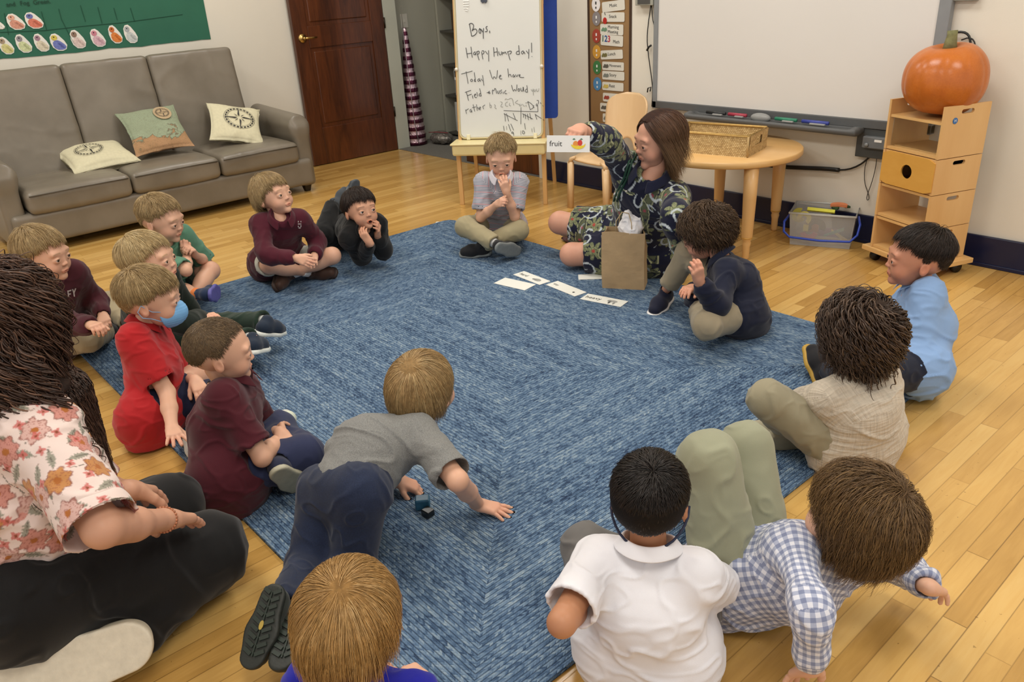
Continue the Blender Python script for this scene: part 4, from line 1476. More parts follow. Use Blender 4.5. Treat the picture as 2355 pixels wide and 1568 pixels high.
for i in range(4):
    z0 = .073 + i * BH
    bx = bpy.data.objects.new('shelf_box', None)
    COL.objects.link(bx)
    bx.parent = tro
    bx.matrix_parent_inverse = tro.matrix_world.inverted()
    H = BH - .003
    sh = H + (.062 if i == 3 else 0)
    for sx in (-1, 1):
        # side with a hand hole
        hz, hw, hh = (sh - .026 if i == 3 else H - .022), .033, .009
        p0 = bo + tx_ * sx * (BW / 2) - tx_ * (th_ if sx > 0 else 0) + ez * z0
        d2 = BD / 2 + .005
        m_ = MB()
        oh = rrect(2 * hw, 2 * hh, .0089, 4, 0, hz)
        ou = [(-d2, 0), (d2, 0), (d2, sh - .008), (d2 - .008, sh), (-d2 + .008, sh), (-d2, sh - .008)]
        # ring faces between outline and hole, split in strips
        rects = [(-d2, -hw, 0, sh), (hw, d2, 0, sh), (-hw, hw, 0, hz - hh), (-hw, hw, hz + hh, sh)]
        for a_, b_, c_, e_ in rects:
            m_.prism([(a_, c_), (b_, c_), (b_, e_), (a_, e_)], p0, ty_, ez, tx_, th_)
        nn = 6
        for cxs in (-1, 1):
            for czs in (-1, 1):
                arc = [(cxs * (hw - hh) + cxs * hh * math.sin(t), hz + czs * hh * math.cos(t)) for t in np.linspace(0, math.pi / 2, nn)]
                cor = [(cxs * hw, hz + czs * hh)]
                poly = arc + cor
                if cxs * czs > 0:
                    poly = poly[::-1]
                m_.prism(poly, p0, ty_, ez, tx_, th_)
        m_.build('side_panel', M_BIRCHZ, bx)
    m_ = MB()
    m_.box(bo + ez * (z0 + .006), (BW / 2 - th_ - .0005, BD / 2, .0055), Rtt)
    m_.box(bo + ez * (z0 + H - .006), (BW / 2 - th_ - .0005, BD / 2, .0055), Rtt)
    m_.build('board', M_BIRCH, bx)
    if i == 2:
        # closed front with round hole
        R0 = .030
        p0 = bo - ty_ * (BD / 2 + .001) + ez * (z0 + H / 2)
        m_ = MB()
        nn = 32
        ring, rec = [], []
        for q in range(nn):
            t = 2 * math.pi * q / nn
            ring.append((R0 * math.cos(t), R0 * 1.0 * math.sin(t)))
            s_ = 1 / max(abs(math.cos(t)) / (BW / 2 - .004), abs(math.sin(t)) / (H / 2 - .002))
            rec.append((s_ * math.cos(t), s_ * math.sin(t)))
        for q in range(nn):
            r_ = (q + 1) % nn
            m_.prism([ring[q], rec[q], rec[r_], ring[r_]], p0, tx_, ez, -ty_, .008)
        m_.build('front_panel', wood('golden_ply', 'c9933f', 'd9a652', .35, 'X', 6, .01, .1, 1.4), bx)
        MB().box(bo + ty_ * (BD / 2 - .01) + ez * (z0 + H / 2), (BW / 2 - th_, .004, H / 2 - .012), Rtt).build('back_panel', mat('dark_blue_back', '16305a', .5, .3, 30), bx)
        tag(MB().box(bo - ty_ * .02 + ez * (z0 + .045), (.05, .05, .028), np.array([nrm(tx_ + ty_), nrm(ty_ - tx_), ez]).T, .01).build('toy_block', mat('blue_toy', '3f6f9f', .3, .4, 60)), 'blue and grey toy seen through the round hole of the trolley box', 'toy')
    if i == 3:
        g = NT('clear_acrylic')
        g.set(Base_Color=(.95, .97, .97), Roughness=.04, IOR=1.2)
        g.b.inputs['Transmission Weight'].default_value = 1.0
        MB().box(bo - ty_ * (BD / 2 - .02) + ez * (z0 + H / 2), (BW / 2 - th_ - .002, .0015, H / 2 - .014), Rtt).build('clear_front', g.m, bx)
        MB().box(bo - ty_ * (BD / 2 - .028) + ez * (z0 + .014), (BW / 2 - th_ - .02, .004, .003), Rtt).build('ledge', M_BIRCH, bx)
        c = bo + tx_ * (BW / 2 + .0008) - ty_ * .062 + ez * (z0 + BH + .0)
        MB().prism(circ(.0125, 22), c, ty_, ez, tx_, .0012).build('sticker', mat('blue_sticker', '2a66a6', .4, .05), bx)
        text('lettering', 'H', .016, c + tx_ * .0016, ty_, ez, M_WHITEP, bx, .0002, 'CENTER')
s = Sdf(.0055, .01)
PK = bo + ez * (.073 + 4 * BH + .142) + tx_ * .016 - ty_ * .01
pkR, pkH = .162, .148


def pk_fn(x, y, z, full=False):
    px, py, pz = x - PK[0], y - PK[1], z - PK[2]
    th = np.arctan2(py, px)
    r = np.sqrt(px * px + py * py)
    rib = 1 - .022 * (1 - np.abs(np.sin(th * 5.5 + .6))) ** 2
    zz = pz * (1 + .06 * np.cos(th + 2.0))
    zz = zz
    r = r * (1 + .16 * np.clip(-pz / pkH, 0, 1) ** 2)
    dimp = .028 * np.exp(-(r / .05) ** 2)
    k0 = (np.abs(r / (pkR * rib)) ** 2.35 + np.abs(zz / (pkH - dimp)) ** 2.35) ** (1 / 2.35)
    return (k0 - 1) * .14


s.fn(pk_fn, PK - .18, PK + .18)
V, F = s.mesh(2)
t = NT('pumpkin_skin')
f = t.noise(t.coord(), 7.0, 5.0, .6)
f2 = t.noise(t.coord(), 160.0, 2.0)
t.set(Base_Color=t.ramp(t.math('ADD', t.math('MULTIPLY', f, .8), t.math('MULTIPLY', f2, .2)), [(.3, lin('a8581a')), (.55, lin('bf6a25')), (.8, lin('c97a34'))]), Roughness=.3)
t.bump(f2, .12, .002)
pk = mesh_obj('pumpkin', V, F, t.m)
tag(pk, 'big orange pumpkin resting on top of the birch shelf trolley', 'pumpkin')
st = MB()
c = PK + ez * (pkH - .035)
st.tube([c, c + ez * .04, c + ez * .062 + tx_ * .002, c + ez * .080], [.030, .024, .020, .021], 8)
st.build('stem', mat('dry_green_stem', '77764e', .8, .25, 60, .3), pk, True)

# ---------------------------------------------------------------- clear bin of foam letters
b0, b1 = at(1816, 562, 0), at(1953, 574, 0)
nx = nrm(b1 - b0)
nyv = np.array([-nx[1], nx[0], 0])
bw_, bd_, bh_ = np.linalg.norm(b1 - b0), .19, .168
g = NT('cloudy_clear_plastic')
g.set(Base_Color=(.62, .63, .62), Roughness=.3)
g.b.inputs['Alpha'].default_value = .34
bin_ = thing('storage_bin', 'clear plastic bin of foam letters with a blue handle by the trolley', 'bin', b0)
B = lambda u, v, z: b0 + nx * u + nyv * v + ez * z
m_ = MB()
o_ = .012
for (p, q) in (((0, 0), (bw_, 0)), ((bw_, 0), (bw_, bd_)), ((bw_, bd_), (0, bd_)), ((0, bd_), (0, 0))):
    def top(w):
        return (w[0] + (o_ if w[0] > 0 else -o_), w[1] + (o_ if w[1] > 0 else -o_))
    m_.add([B(*p, .004), B(*q, .004), B(*top(q), bh_), B(*top(p), bh_)], [(0, 1, 2, 3)])
m_.add([B(0, 0, .004), B(bw_, 0, .004), B(bw_, bd_, .004), B(0, bd_, .004)], [(0, 1, 2, 3)])
ob = m_.build('tub', g.m, bin_)
md = ob.modifiers.new('s', 'SOLIDIFY')
md.thickness = .003
MB().tube([B(-.014, -.014, bh_), B(bw_ + .014, -.014, bh_), B(bw_ + .014, bd_ + .014, bh_), B(-.014, bd_ + .014, bh_)], .005, 8, True).build('rim', mat('clear_rim', 'c2c6c4', .3), bin_, True)
MB().tube([B(-.02, .06, .14), B(-.035, -.01, .12), B(-.03, -.03, .075), B(.0, -.035, .05), B(bw_ / 2, -.04, .045), B(bw_, -.035, .05), B(bw_ + .03, -.03, .085), B(bw_ + .035, -.01, .13), B(bw_ + .02, .06, .15)], .006, 8).build('handle', mat('blue_plastic', '2345b4', .35), bin_, True)
M_YEL = mat('yellow_foam', 'cfc25a', .8, .05)


def foam(poly, c, e1, e2, nm_, m, lb, th=.012):
    tag(MB().prism(poly, c, e1, e2, np.cross(nrm(e1), nrm(e2)), th).build('foam_letter', m), lb, 'foam letter', 'foam letters in the clear bin')


def ring_seg(r0, r1, a0, a1, n=18):
    return [(r1 * math.cos(t), r1 * math.sin(t)) for t in np.linspace(a0, a1, n)] + [(r0 * math.cos(t), r0 * math.sin(t)) for t in np.linspace(a1, a0, n)]


foam(ring_seg(.014, .034, -.9, 3.5), B(.055, .018, .138), nx, ez, '', M_YEL, 'yellow foam question-mark shaped letter, nearest in the bin')
foam([(-.012, -.03), (.012, -.03), (.012, 0), (-.012, 0)], B(.068, .018, .105), nx, ez, '', M_YEL, 'small yellow foam piece below the question mark')
foam(ring_seg(.016, .036, 1.2, 5.6), B(.025, .06, .140), nx, ez, '', mat('olive_foam', 'b3ac4a', .8), 'olive-yellow foam letter at the left end of the bin')
foam([(-.06, -.007), (.07, -.012), (.07, .004), (-.06, .01)], B(.12, .07, .165), nx, nrm(ez + nyv), '', mat('lemon_foam', 'd2cf4a', .8), 'long lemon foam strip across the bin')
foam(ring_seg(.0, .04, -.3, 3.4), B(.20, .12, .178), nx, nyv, '', mat('orange_foam', 'd98456', .8), 'orange foam letter lying on top of the bin')
foam(ring_seg(.02, .045, .3, 4.4), B(.21, .13, .168), nx, nyv, '', mat('dark_green_foam', '33512f', .8), 'dark green foam letter under the orange one', .009)
foam(ring_seg(.02, .048, -.3, 3.6), B(.11, .05, .085), nx, ez, '', mat('black_foam', '202024', .8), 'black foam letter standing inside the bin')
foam([(-.03, -.03), (.03, -.03), (.03, .03), (-.03, .03)], B(.09, .09, .08), nx, ez, '', mat('rust_foam', 'b06040', .8), 'rust-red foam block inside the bin')
foam(ring_seg(.02, .045, 3.5, 6.0), B(.085, .02, .075), nx, nrm(ez + nyv * .2), '', mat('pink_foam', 'b04a5f', .8), 'pink foam letter at the bottom of the bin')
foam([(-.05, -.004), (.05, -.012), (.05, .004), (-.05, .006)], B(.20, .03, .075), nrm(nx + ez * .5), ez, '', mat('teal_foam', '3f7f78', .8), 'teal foam strip inside the right end of the bin')
foam([(-.04, -.004), (.05, -.01), (.05, .006), (-.04, .006)], B(.22, .05, .055), nrm(nx - ez * .6), ez, '', mat('straw_foam', 'b8a35c', .8), 'straw-coloured foam strip inside the right end of the bin')
foam([(-.05, -.02), (.05, -.02), (.05, .02), (-.05, .02)], B(.17, .10, .05), nx, ez, '', mat('violet_foam', '6a4a72', .8), 'violet foam block at the back of the bin')

# ---------------------------------------------------------------- word cards, paper bag
def card(label, quad, word, lx, pic, z=RH + .001, sz=.03):
    q = [at(x, y, z) for x, y in quad]     # near-left, far-left, far-right, near-right
    o = (q[0] + q[1] + q[2] + q[3]) / 4
    eu = nrm((q[3] + q[2]) - (q[0] + q[1]))
    ev = np.cross(ez, eu)
    w = np.linalg.norm((q[3] + q[2]) - (q[0] + q[1])) / 2
    h = np.linalg.norm((q[1] + q[2]) - (q[0] + q[3])) / 2
    r = thing('word_card', label, 'card', o, 'word cards lying on the rug')
    MB().prism([(-w / 2, -h / 2), (w / 2, -h / 2), (w / 2, h / 2), (-w / 2, h / 2)], o, eu, ev, ez, .001).build('card', mat('card_stock', 'e9ebe4', .45, .01), r)
    if word:
        text('lettering', word, sz, o + eu * (lx * w) + ez * .0014, eu, ev, M_INK, r, .0002)
    if pic:
        for qi, (pu, pv, ra, rb, c_) in enumerate(pic):
            MB().prism(circ(ra, 18, ry=rb), o + eu * pu * w + ev * pv * h + ez * (.0012 + .0004 * qi), eu, ev, ez, .0003).build('picture', mat('picture_' + c_, c_, .6, .15, 90), r)
    return r


card('blank white word card at the left end of the card row', ((1138, 653), (1159, 637), (1231, 655), (1208, 667)), '', 0, None)
card('white word card reading hard with a grey stone picture', ((1180, 631), (1205, 624), (1266, 646), (1241, 656)), 'hard', -.42, [(.22, 0, .022, .014, '9a9c9a'), (.13, -.05, .014, .008, '8c8e8c')])
card('white word card with a small word and one black dot', ((1256, 655), (1282, 646), (1349, 672), (1322, 682)), 'tiny', -.42, [(.30, -.1, .006, .006, '1c1c1c')], sz=.022)
card('white word card reading heavy with a grey elephant', ((1334, 687), (1352, 676), (1444, 692), (1428, 707)), 'heavy', -.45, [(.22, .05, .020, .012, 'a2a4a2'), (.14, .02, .01, .01, '8e908e'), (.28, -.22, .004, .012, '8e908e'), (.17, -.22, .004, .012, '4a4a4a')], sz=.034)
card('blank white word card half tucked behind the paper bag', ((1331, 643), (1329, 632), (1400, 629), (1402, 641)), '', 0, None)
card('tiny white paper slip on the floor at the far rug edge', ((1002, 513), (1003, 510), (1027, 510), (1027, 513)), '', 0, None, .001)

M_KRAFT = mat('brown_kraft_bag', 'b59a74', .75, .07, 18, .5, bscale=14, bdist=.01)
bag = thing('paper_bag', 'brown kraft gift bag standing on the rug before the woman', 'bag', at(1430, 665, RH))
g0, g1 = at(1385, 662, RH), at(1482, 667, RH)
gx = nrm(g1 - g0)
gy = np.array([-gx[1], gx[0], 0])
gw, gd, gh = np.linalg.norm(g1 - g0), .10, .262
V, F = [], []
nz, ns = 10, 6
per = [(0, 0), (gw, 0), (gw, gd), (0, gd)]
P_ = []
for a, c in zip(per, per[1:] + per[:1]):
    for q in range(ns):
        P_.append((a[0] + (c[0] - a[0]) * q / ns, a[1] + (c[1] - a[1]) * q / ns))
rs = np.random.RandomState(2)
for iz in range(nz + 1):
    z = gh * iz / nz
    for i, (u, v) in enumerate(P_):
        f_ = math.sin(math.pi * iz / nz)
        du = .0012 * f_ * math.sin(i * 2.1 + iz)
        sd = (i % (ns)) / ns
        pinch = -.014 * math.sin(math.pi * sd) * (1 if (i // ns) % 2 else 0) * iz / nz
        uu = u + (pinch if (i // ns) == 1 else -pinch if (i // ns) == 3 else 0)
        zz = z + (0.004 * math.sin(i) if iz == nz else 0)
        V.append(g0 + gx * (uu + (-.003 * f_)) + gy * (v - .0014 * f_ * math.sin(i * 1.1 + iz * .9)) + ez * zz)
k_ = len(P_)
for iz in range(nz):
    for i in range(k_):
        j = (i + 1) % k_
        F.append((iz * k_ + i, iz * k_ + j, (iz + 1) * k_ + j, (iz + 1) * k_ + i))
F.append(tuple(range(k_ - 1, -1, -1)))
ob = mesh_obj('bag_body', V, F, M_KRAFT, bag, False)
md = ob.modifiers.new('s', 'SOLIDIFY')
md.thickness = .0012
for v0 in (.004, gd - .004):
    pts = [g0 + gx * (gw * .32) + gy * v0 + ez * (gh - .01), g0 + gx * (gw * .33) + gy * (v0 + .0) + ez * (gh + .05), g0 + gx * (gw * .45) + gy * (v0 + .02) + ez * (gh + .085), g0 + gx * (gw * .6) + gy * (v0 + .02) + ez * (gh + .08), g0 + gx * (gw * .68) + gy * v0 + ez * (gh + .045), g0 + gx * (gw * .7) + gy * v0 + ez * (gh - .01)]
    MB().tube(pts, .0022, 6).build('handle', mat('twisted_paper_cord', 'b59f78', .8), bag, True)
s = Sdf(.005, .006)
s.ell(g0 + gx * gw * .62 + gy * gd * .5 + ez * (gh + .005), (.062, .048, .05))
s.ell(g0 + gx * gw * .78 + gy * gd * .5 + ez * (gh + .035), (.034, .030, .055))
s.ell(g0 + gx * gw * .58 + gy * gd * .4 + ez * (gh + .04), (.030, .026, .055))
V, F = s.mesh(1)
V = folds(V, F, .016, 30, 4)
tag(mesh_obj('tissue_paper', V, F, mat('white_tissue', 'f0f0f4', .7, .03, 20, .4), None, True), 'crumpled white tissue paper sticking out of the brown bag', 'tissue paper')


# ---------------------------------------------------------------- people: head, hair, hands, clothes
def rot_head(yaw, pitch=0, roll=0):
    y, p, r = map(math.radians, (yaw, pitch, roll))
    f = np.array([math.cos(y) * math.cos(p), math.sin(y) * math.cos(p), math.sin(p)])
    x = nrm(np.cross(f, (0, 0, 1)))
    z = np.cross(x, f)
    x2 = x * math.cos(r) + z * math.sin(r)
    z2 = -x * math.sin(r) + z * math.cos(r)
    return np.array([x2, f, z2]).T


HC, HR = np.array([0, -.010, .020]), np.array([.0735, .090, .079])


def head_sdf(h, face=True, adult=False, mouth='closed', fat=0.0):
    s = Sdf(h, .016)
    s.ell(HC, HR)
    s.ell((0, .028, -.012), (.060 + fat, .056, .058))
    s.ell((0, .028, -.060), (.043 + fat, .044, .037 if not adult else .044))
    s.ell((0, .062, -.084 - (.008 if adult else 0)), (.017, .014, .014), k=.014)
    for sx in (-1, 1):
        s.ell((.029 * sx, .050, -.044), (.027 + fat * .5, .026, .025), k=.018)
    if face:
        s.cone((-.038, .0735, .010), (.038, .0735, .010), .0085, .0085, k=.014)
        for sx in (-1, 1):
            s.ell((.0295 * sx, .0955, -.014), (.016, .012, .0095), k=.010, op='-')
            s.ell((.0295 * sx, .0735, -.0135), (.0145, .0135, .0125), k=.004)
            s.ell((.0300 * sx, .0890, -.0137), (.0122, .0105, .0054), R=np.array([(.97, -.24 * sx, 0), (.24 * sx, .97, 0), (0, 0, 1)]).T, k=.0008, op='-')
        s.cone((0, .077, -.008), (0, .0835, -.030), .0046, .0058, k=.010)
        s.ell((0, .0862, -.0335), (.0070, .0068, .0062) if not adult else (.0095, .011, .0080), k=.005)
        for sx in (-1, 1):
            s.ell((.0078 * sx, .0825, -.0360), (.0048, .0055, .0045), k=.004)
            s.ell((.0038 * sx, .0868, -.0395), (.0018, .003, .0016), k=.001, op='-')
        if mouth == 'open':
            s.ell((0, .079, -.064), (.014, .008, .0095), k=.006)
            s.ell((0, .088, -.0645), (.0095, .014, .0052), k=.002, op='-')
        elif mouth != 'none':
            s.cone((-.014, .0770, -.0578), (.014, .0770, -.0578), .0030, .0030, k=.006)
            s.cone((0, .0800, -.0570), (0, .0800, -.0571), .0036, .0036, k=.006)
            s.cone((-.010, .0765, -.0642), (.010, .0765, -.0642), .0037, .0037, k=.006)
            s.cone((-.016, .0815, -.0610), (.016, .0815, -.0610), .0013, .0013, k=.001, op='-')
    for sx in (-1, 1):
        q = np.array([(sx * .96, -.20, 0), (.22 * sx, .94, .2), (0, -.2, .97)]).T
        q, _ = np.linalg.qr(q)
        s.ell((.0715 * sx, -.006, -.018), (.0068, .0145, .0225), R=q, k=.006)
        s.ell((.0792 * sx, -.003, -.015), (.0045, .0088, .0145), R=q, k=.003, op='-')
    return s


def head_mesh(h, face, adult, mouth, skin, hairc, fat=0.0, blush=.35):
    s = head_sdf(h, face, adult, mouth, fat)
    V, F = s.mesh(1)
    sk = np.array(lin(skin))
    C = np.tile(sk, (len(V), 1))
    if face:
        def blend(d, r, c, w):
            t = np.clip(1 - d / r, 0, 1)[:, None] * w
            return C * (1 - t) + np.array(c) * t
        lip = sk * np.array([.92, .60, .56])
        redc = sk * np.array([1.0, .66, .60])
        for sx in (-1, 1):
            C = blend(np.linalg.norm((V - (.042 * sx, .060, -.042)), axis=1), .036, redc, blush)
            C = blend(np.linalg.norm((V - (.078 * sx, -.012, -.024)), axis=1), .035, redc, .45)
        C = blend(np.linalg.norm(V - (0, .098, -.035), axis=1), .018, redc, .3)
        if mouth == 'open':
            e = np.linalg.norm((V - (0, .081, -.0645)) / (1.5, 1.6, 1), axis=1)
            C = np.where((e < .0100)[:, None] & (V[:, 1] > .07)[:, None], lip, C)
            C = np.where((e < .0066)[:, None] & (V[:, 1] < .0845)[:, None], np.array([.035, .008, .006]), C)
        elif mouth == 'closed':
            e = np.linalg.norm((V - (0, .080, -.0608)) / (2.6, 1.8, 1), axis=1)
            C = blend(e, .0100, lip, 1.3)
            e = np.linalg.norm((V - (0, .0815, -.0610)) / (8, 4, 1), axis=1)
            C = np.where((e < .0017)[:, None] & (np.abs(V[:, 0]) < .016)[:, None], lip * .45, C)
        hb = np.array(lin(hairc)) * .55
        for sx in (-1, 1):
            x = V[:, 0] * sx
            zb = .0110 - 30 * (x - .028) ** 2 * .14
            d = np.hypot(np.maximum(np.abs(x - .029) - .013, 0), V[:, 2] - zb)
            m = (V[:, 1] > .055)
            w_ = (np.clip(1 - d / .0042, 0, 1) * .62 * m)[:, None]
            C = C * (1 - w_) + hb * w_
            # lash line
            d = np.hypot((V[:, 0] * sx - .0300) / 2.3, V[:, 2] + .0137)
            m = (V[:, 1] > .07) & (d > .0040) & (d < .0064) & (V[:, 2] > -.0115)
            C = np.where(m[:, None], C * .66, C)
    return V, F, C


def m_skin():
    t = NT('skin')
    a = t.node('ShaderNodeAttribute', attribute_name='Col')
    f = t.noise(t.coord(), 26.0, 4.0)
    t.set(Base_Color=t.mix(1.0, a.outputs[0], t.ramp(f, [(.3, (.96, .94, .94)), (.7, (1, 1, 1))]), 'MULTIPLY'), Roughness=.48)
    t.b.inputs['Specular IOR Level'].default_value = .35
    t.b.inputs['Subsurface Weight'].default_value = .12
    t.b.inputs['Subsurface Radius'].default_value = (.02, .008, .004)
    t.b.inputs['Subsurface Scale'].default_value = .3
    return t.m


M_SKIN = m_skin()
M_HAIR = mat_vcol('hair', .42, 0, spec=.45, var=.25, vscale=90)
M_HAIRCAP = mat_vcol('hair_cap', .7, .5, 260, spec=.2, var=.35, vscale=160)
M_EYE = mat_vcol('eye_surface', .12, 0, spec=.6, var=.0)


def hairline(az):
    """elevation (deg) of the hairline against azimuth from the face (deg)"""
    return np.interp(np.abs(az), [0, 30, 50, 68, 80, 92, 105, 125, 180], [34, 33, 27, 12, -6, -10, -2, -26, -36])


def azel(D):
    az = np.degrees(np.arctan2(D[:, 0], D[:, 1]))
    el = np.degrees(np.arcsin(np.clip(D[:, 2], -1, 1)))
    return az, el


def ribbons(P, W, ncol, base, N=None):
    """P (n,m,3) strands, W (n,m) half-widths -> flattened 3-sided tubes"""
    n, m, _ = P.shape
    T = np.gradient(P, axis=1)
    T /= np.maximum(np.linalg.norm(T, axis=2, keepdims=True), 1e-9)
    B = np.cross(T, N)
    B /= np.maximum(np.linalg.norm(B, axis=2, keepdims=True), 1e-9)
    U = np.cross(B, T)
    V = np.stack([P + B * W[..., None], P - B * W[..., None], P + U * W[..., None] * .75], 2)   # n,m,3,3
    V = V.reshape(-1, 3)
    i = np.arange(n)[:, None, None] * (m * 3)
    j = np.arange(m - 1)[None, :, None] * 3
    k = np.array([0, 1, 2])[None, None, :]
    k2 = (k + 1) % 3
    F = np.stack([i + j + k, i + j + k2, i + j + 3 + k2, i + j + 3 + k], -1).reshape(-1, 4)
    C = np.repeat(ncol, m * 3, axis=0)
    return V, F, C


def make_hair(root, Hp, R, S, style, cols, seed, obstacles=()):
    """cap + strands; cols = (dark, mid, light) sRGB hex"""
    st = dict(n=2600, m=9, L=.085, Lf=.075, lift=(.02, .12), grav=.35, over=(14, 30, 8), wid=.0016, curl=0.0, wl=.03, swirl=.35, whorl=(165, 62), cap=.006, jit=.12, cling=.6, sweep=0.0, clump=0.0, el0=0.0)
    st.update(style)
    rng = np.random.RandomState(seed)
    off = np.asarray(Hp)
    c = HC * S
    r = HR * S * np.array([1.02, 1.02, 1.03])
    # cap
    e0 = st['el0']
    s = Sdf(.0042 if st['n'] > 200 else .003, .004)
    capr = HR * S + st['cap']
    lo, hi = c - capr - .004, c + capr + .004
    s.ell(c, capr)

    def msk(x, y, z, full=False):
        px, py, pz = x - c[0], y - c[1], z - c[2]
        d = np.sqrt(px * px + py * py + pz * pz)
        az = np.degrees(np.arctan2(px, py))
        el = np.degrees(np.arcsin(np.clip(pz / np.maximum(d, 1e-6), -1, 1)))
        return np.radians(np.interp(np.abs(az), [0, 30, 50, 68, 80, 92, 105, 125, 180], [34, 33, 27, 12, -6, -10, -2, -26, -36]) + 2 - e0 - el) * d
    s.fn(msk, lo, hi, 0, '&')
    V, F = s.mesh(2)
    dk, md, lt = (np.array(lin(q)) for q in cols)
    nz = vnoise(V * np.array([90, 90, 90]) + seed)[:, None]
    Cc = dk * .9 * (1 - nz * .6) + md * .9 * nz * .6
    if st['L'] <= .02:
        Cc = md * (1 - nz * .4) + dk * nz * .4
        nz2 = vnoise(V * 260 + seed)
        V = V + vnormals(V, F) * ((nz2 - .5) * .0015)[:, None]
    cap = mesh_obj('hair', V @ R.T + off, F, M_HAIRCAP, root, True, col=Cc)
    # strands
    n = st['n']
    g = (1 + 5 ** .5) / 2
    i = np.arange(n * 2) + .5
    ph = np.arccos(1 - 2 * i / (n * 2))
    th = 2 * np.pi * i / g
    D = np.stack([np.cos(th) * np.sin(ph), np.sin(th) * np.sin(ph), np.cos(ph)], 1)
    D += rng.normal(0, .02, D.shape)
    D /= np.linalg.norm(D, axis=1, keepdims=True)
    az, el = azel(D)
    k = el > hairline(az) - e0 + 2
    D, az, el = D[k], az[k], el[k]
    wa, we = np.radians(st['whorl'])
    w = np.array([math.sin(wa) * math.cos(we), math.cos(wa) * math.cos(we), math.sin(we)])
    if st['L'] > .03:                      # thicken the crown
        X = w + rng.normal(0, .16, (st['n'] // 9, 3))
        X /= np.linalg.norm(X, axis=1, keepdims=True)
        D = np.concatenate([D, X])
        az, el = azel(D)
    n = len(D)
    wa, we = np.radians(st['whorl'])
    w = np.array([math.sin(wa) * math.cos(we), math.cos(wa) * math.cos(we), math.sin(we)])
    down = R.T @ np.array([0, 0, -1.0])
    P = [c + D * r]
    fr = np.clip(1 - np.abs(az) / 60, 0, 1) * (el > 10)
    L = (st['L'] * (1 - fr) + st['Lf'] * fr) * rng.uniform(.75, 1.15, n)
    if 'Ls' in st:
        sd = np.clip((np.abs(az) - 50) / 25, 0, 1) * np.clip((38 - el) / 30, 0, 1)
        lift_sd = sd
        L = L * (1 - sd) + st['Ls'] * rng.uniform(.7, 1.1, n) * sd
    m = st['m']
    step = L / (m - 1)
    lift = st['lift'][0] + (st['lift'][1] - st['lift'][0]) * (rng.uniform(0, 1, n) * .55 + .45 * vnoise(D * 8 + seed + 9))
    if 'Ls' in st:
        lift = lift * (1 - .75 * lift_sd)
    J = rng.normal(0, st['jit'], (n, 3))
    if st['clump'] > 0:
        cl = vnoise(D * 7 + seed)[:, None] - .5
        cl2 = vnoise(D * 7 + seed + 50)[:, None] - .5
        J += st['clump'] * (np.cross(D, w) * cl + D * cl2)
    Tp = None
    alive = np.ones(n, bool)
    og = rng.normal(0, 5, n) + 26 * (vnoise(D * 5 + seed + 3) - .5)
    for q in range(1, m):
        p = P[-1]
        d = (p - c)
        dn = d / np.linalg.norm(d, axis=1, keepdims=True)
        nn = d / (r * r)
        nn /= np.linalg.norm(nn, axis=1, keepdims=True)
        tf = -(w - (dn @ w)[:, None] * dn)
        ln = np.linalg.norm(tf, axis=1, keepdims=True)
        tf = tf / np.maximum(ln, .25)
        tf = tf + st['swirl'] * np.cross(dn, w) * np.clip(1.1 - ln, 0, 1)
        tf = tf + J + np.array([st['sweep'], 0, 0]) * fr[:, None]
        if st.get('part'):
            tf = tf + (fr * st['part'])[:, None] * (np.sign(D[:, :1] - .02) * np.array([1.0, 0, 0]) + np.array([0, -.5, .0]))
        T = tf if Tp is None else Tp * .6 + tf * .4
        T = T + down * st['grav'] * (q / m) ** .8
        kk = np.linalg.norm(d / r, axis=1)
        near = np.clip(1.6 - kk, 0, 1)[:, None]
        T = T - nn * (T * nn).sum(1, keepdims=True) * st['cling'] * near
        T /= np.maximum(np.linalg.norm(T, axis=1, keepdims=True), 1e-6)
        a2, e2 = azel(dn)
        fo = np.interp(np.abs(a2), [0, 45, 80, 110, 180], [st['over'][0], st['over'][0] * .7 + st['over'][1] * .3, st['over'][1], st['over'][1], st['over'][2]])
        if st['over'][0] < 90:
            alive &= e2 > hairline(a2) - fo + og
        p2 = p + T * step[:, None] * alive[:, None]
        d2 = p2 - c
        k2 = np.linalg.norm(d2 / r, axis=1)
        tgt = 1 + lift * math.sin(min(1.0, q / (m * .45)) * math.pi / 2)
        f_ = np.where(k2 < tgt, tgt / k2, 1 + st['cling'] * .5 * (np.clip(tgt / k2, .8, 1) - 1) * (d2[:, 2] > -.02 * S))
        p2 = c + d2 * f_[:, None]
        for (oc, orad) in obstacles:
            v = p2 - oc
            if orad[2] > 2:                       # upright cylinder: push sideways only
                hd = v @ down
                v = v - hd[:, None] * down
                l = np.linalg.norm(v, axis=1) / (orad[0] * np.clip((hd + .12) / .13, .02, 1))
                f2 = np.where(l < 1 + lift * .25, (1 + lift * .25) / np.maximum(l, 1e-6), 1)
                p2 = p2 + v * (f2 - 1)[:, None]
                continue
            l = np.linalg.norm(v / orad, axis=1)
            f2 = np.where(l < 1 + lift * .25, (1 + lift * .25) / np.maximum(l, 1e-6), 1)
            p2 = oc + v * f2[:, None]
        P.append(p2)
        Tp = T
    P = np.stack(P, 1)
    t = np.linspace(0, 1, m)[None, :]
    Nn = (P - c)
    Nn = Nn / np.maximum(np.linalg.norm(Nn, axis=2, keepdims=True), 1e-9)
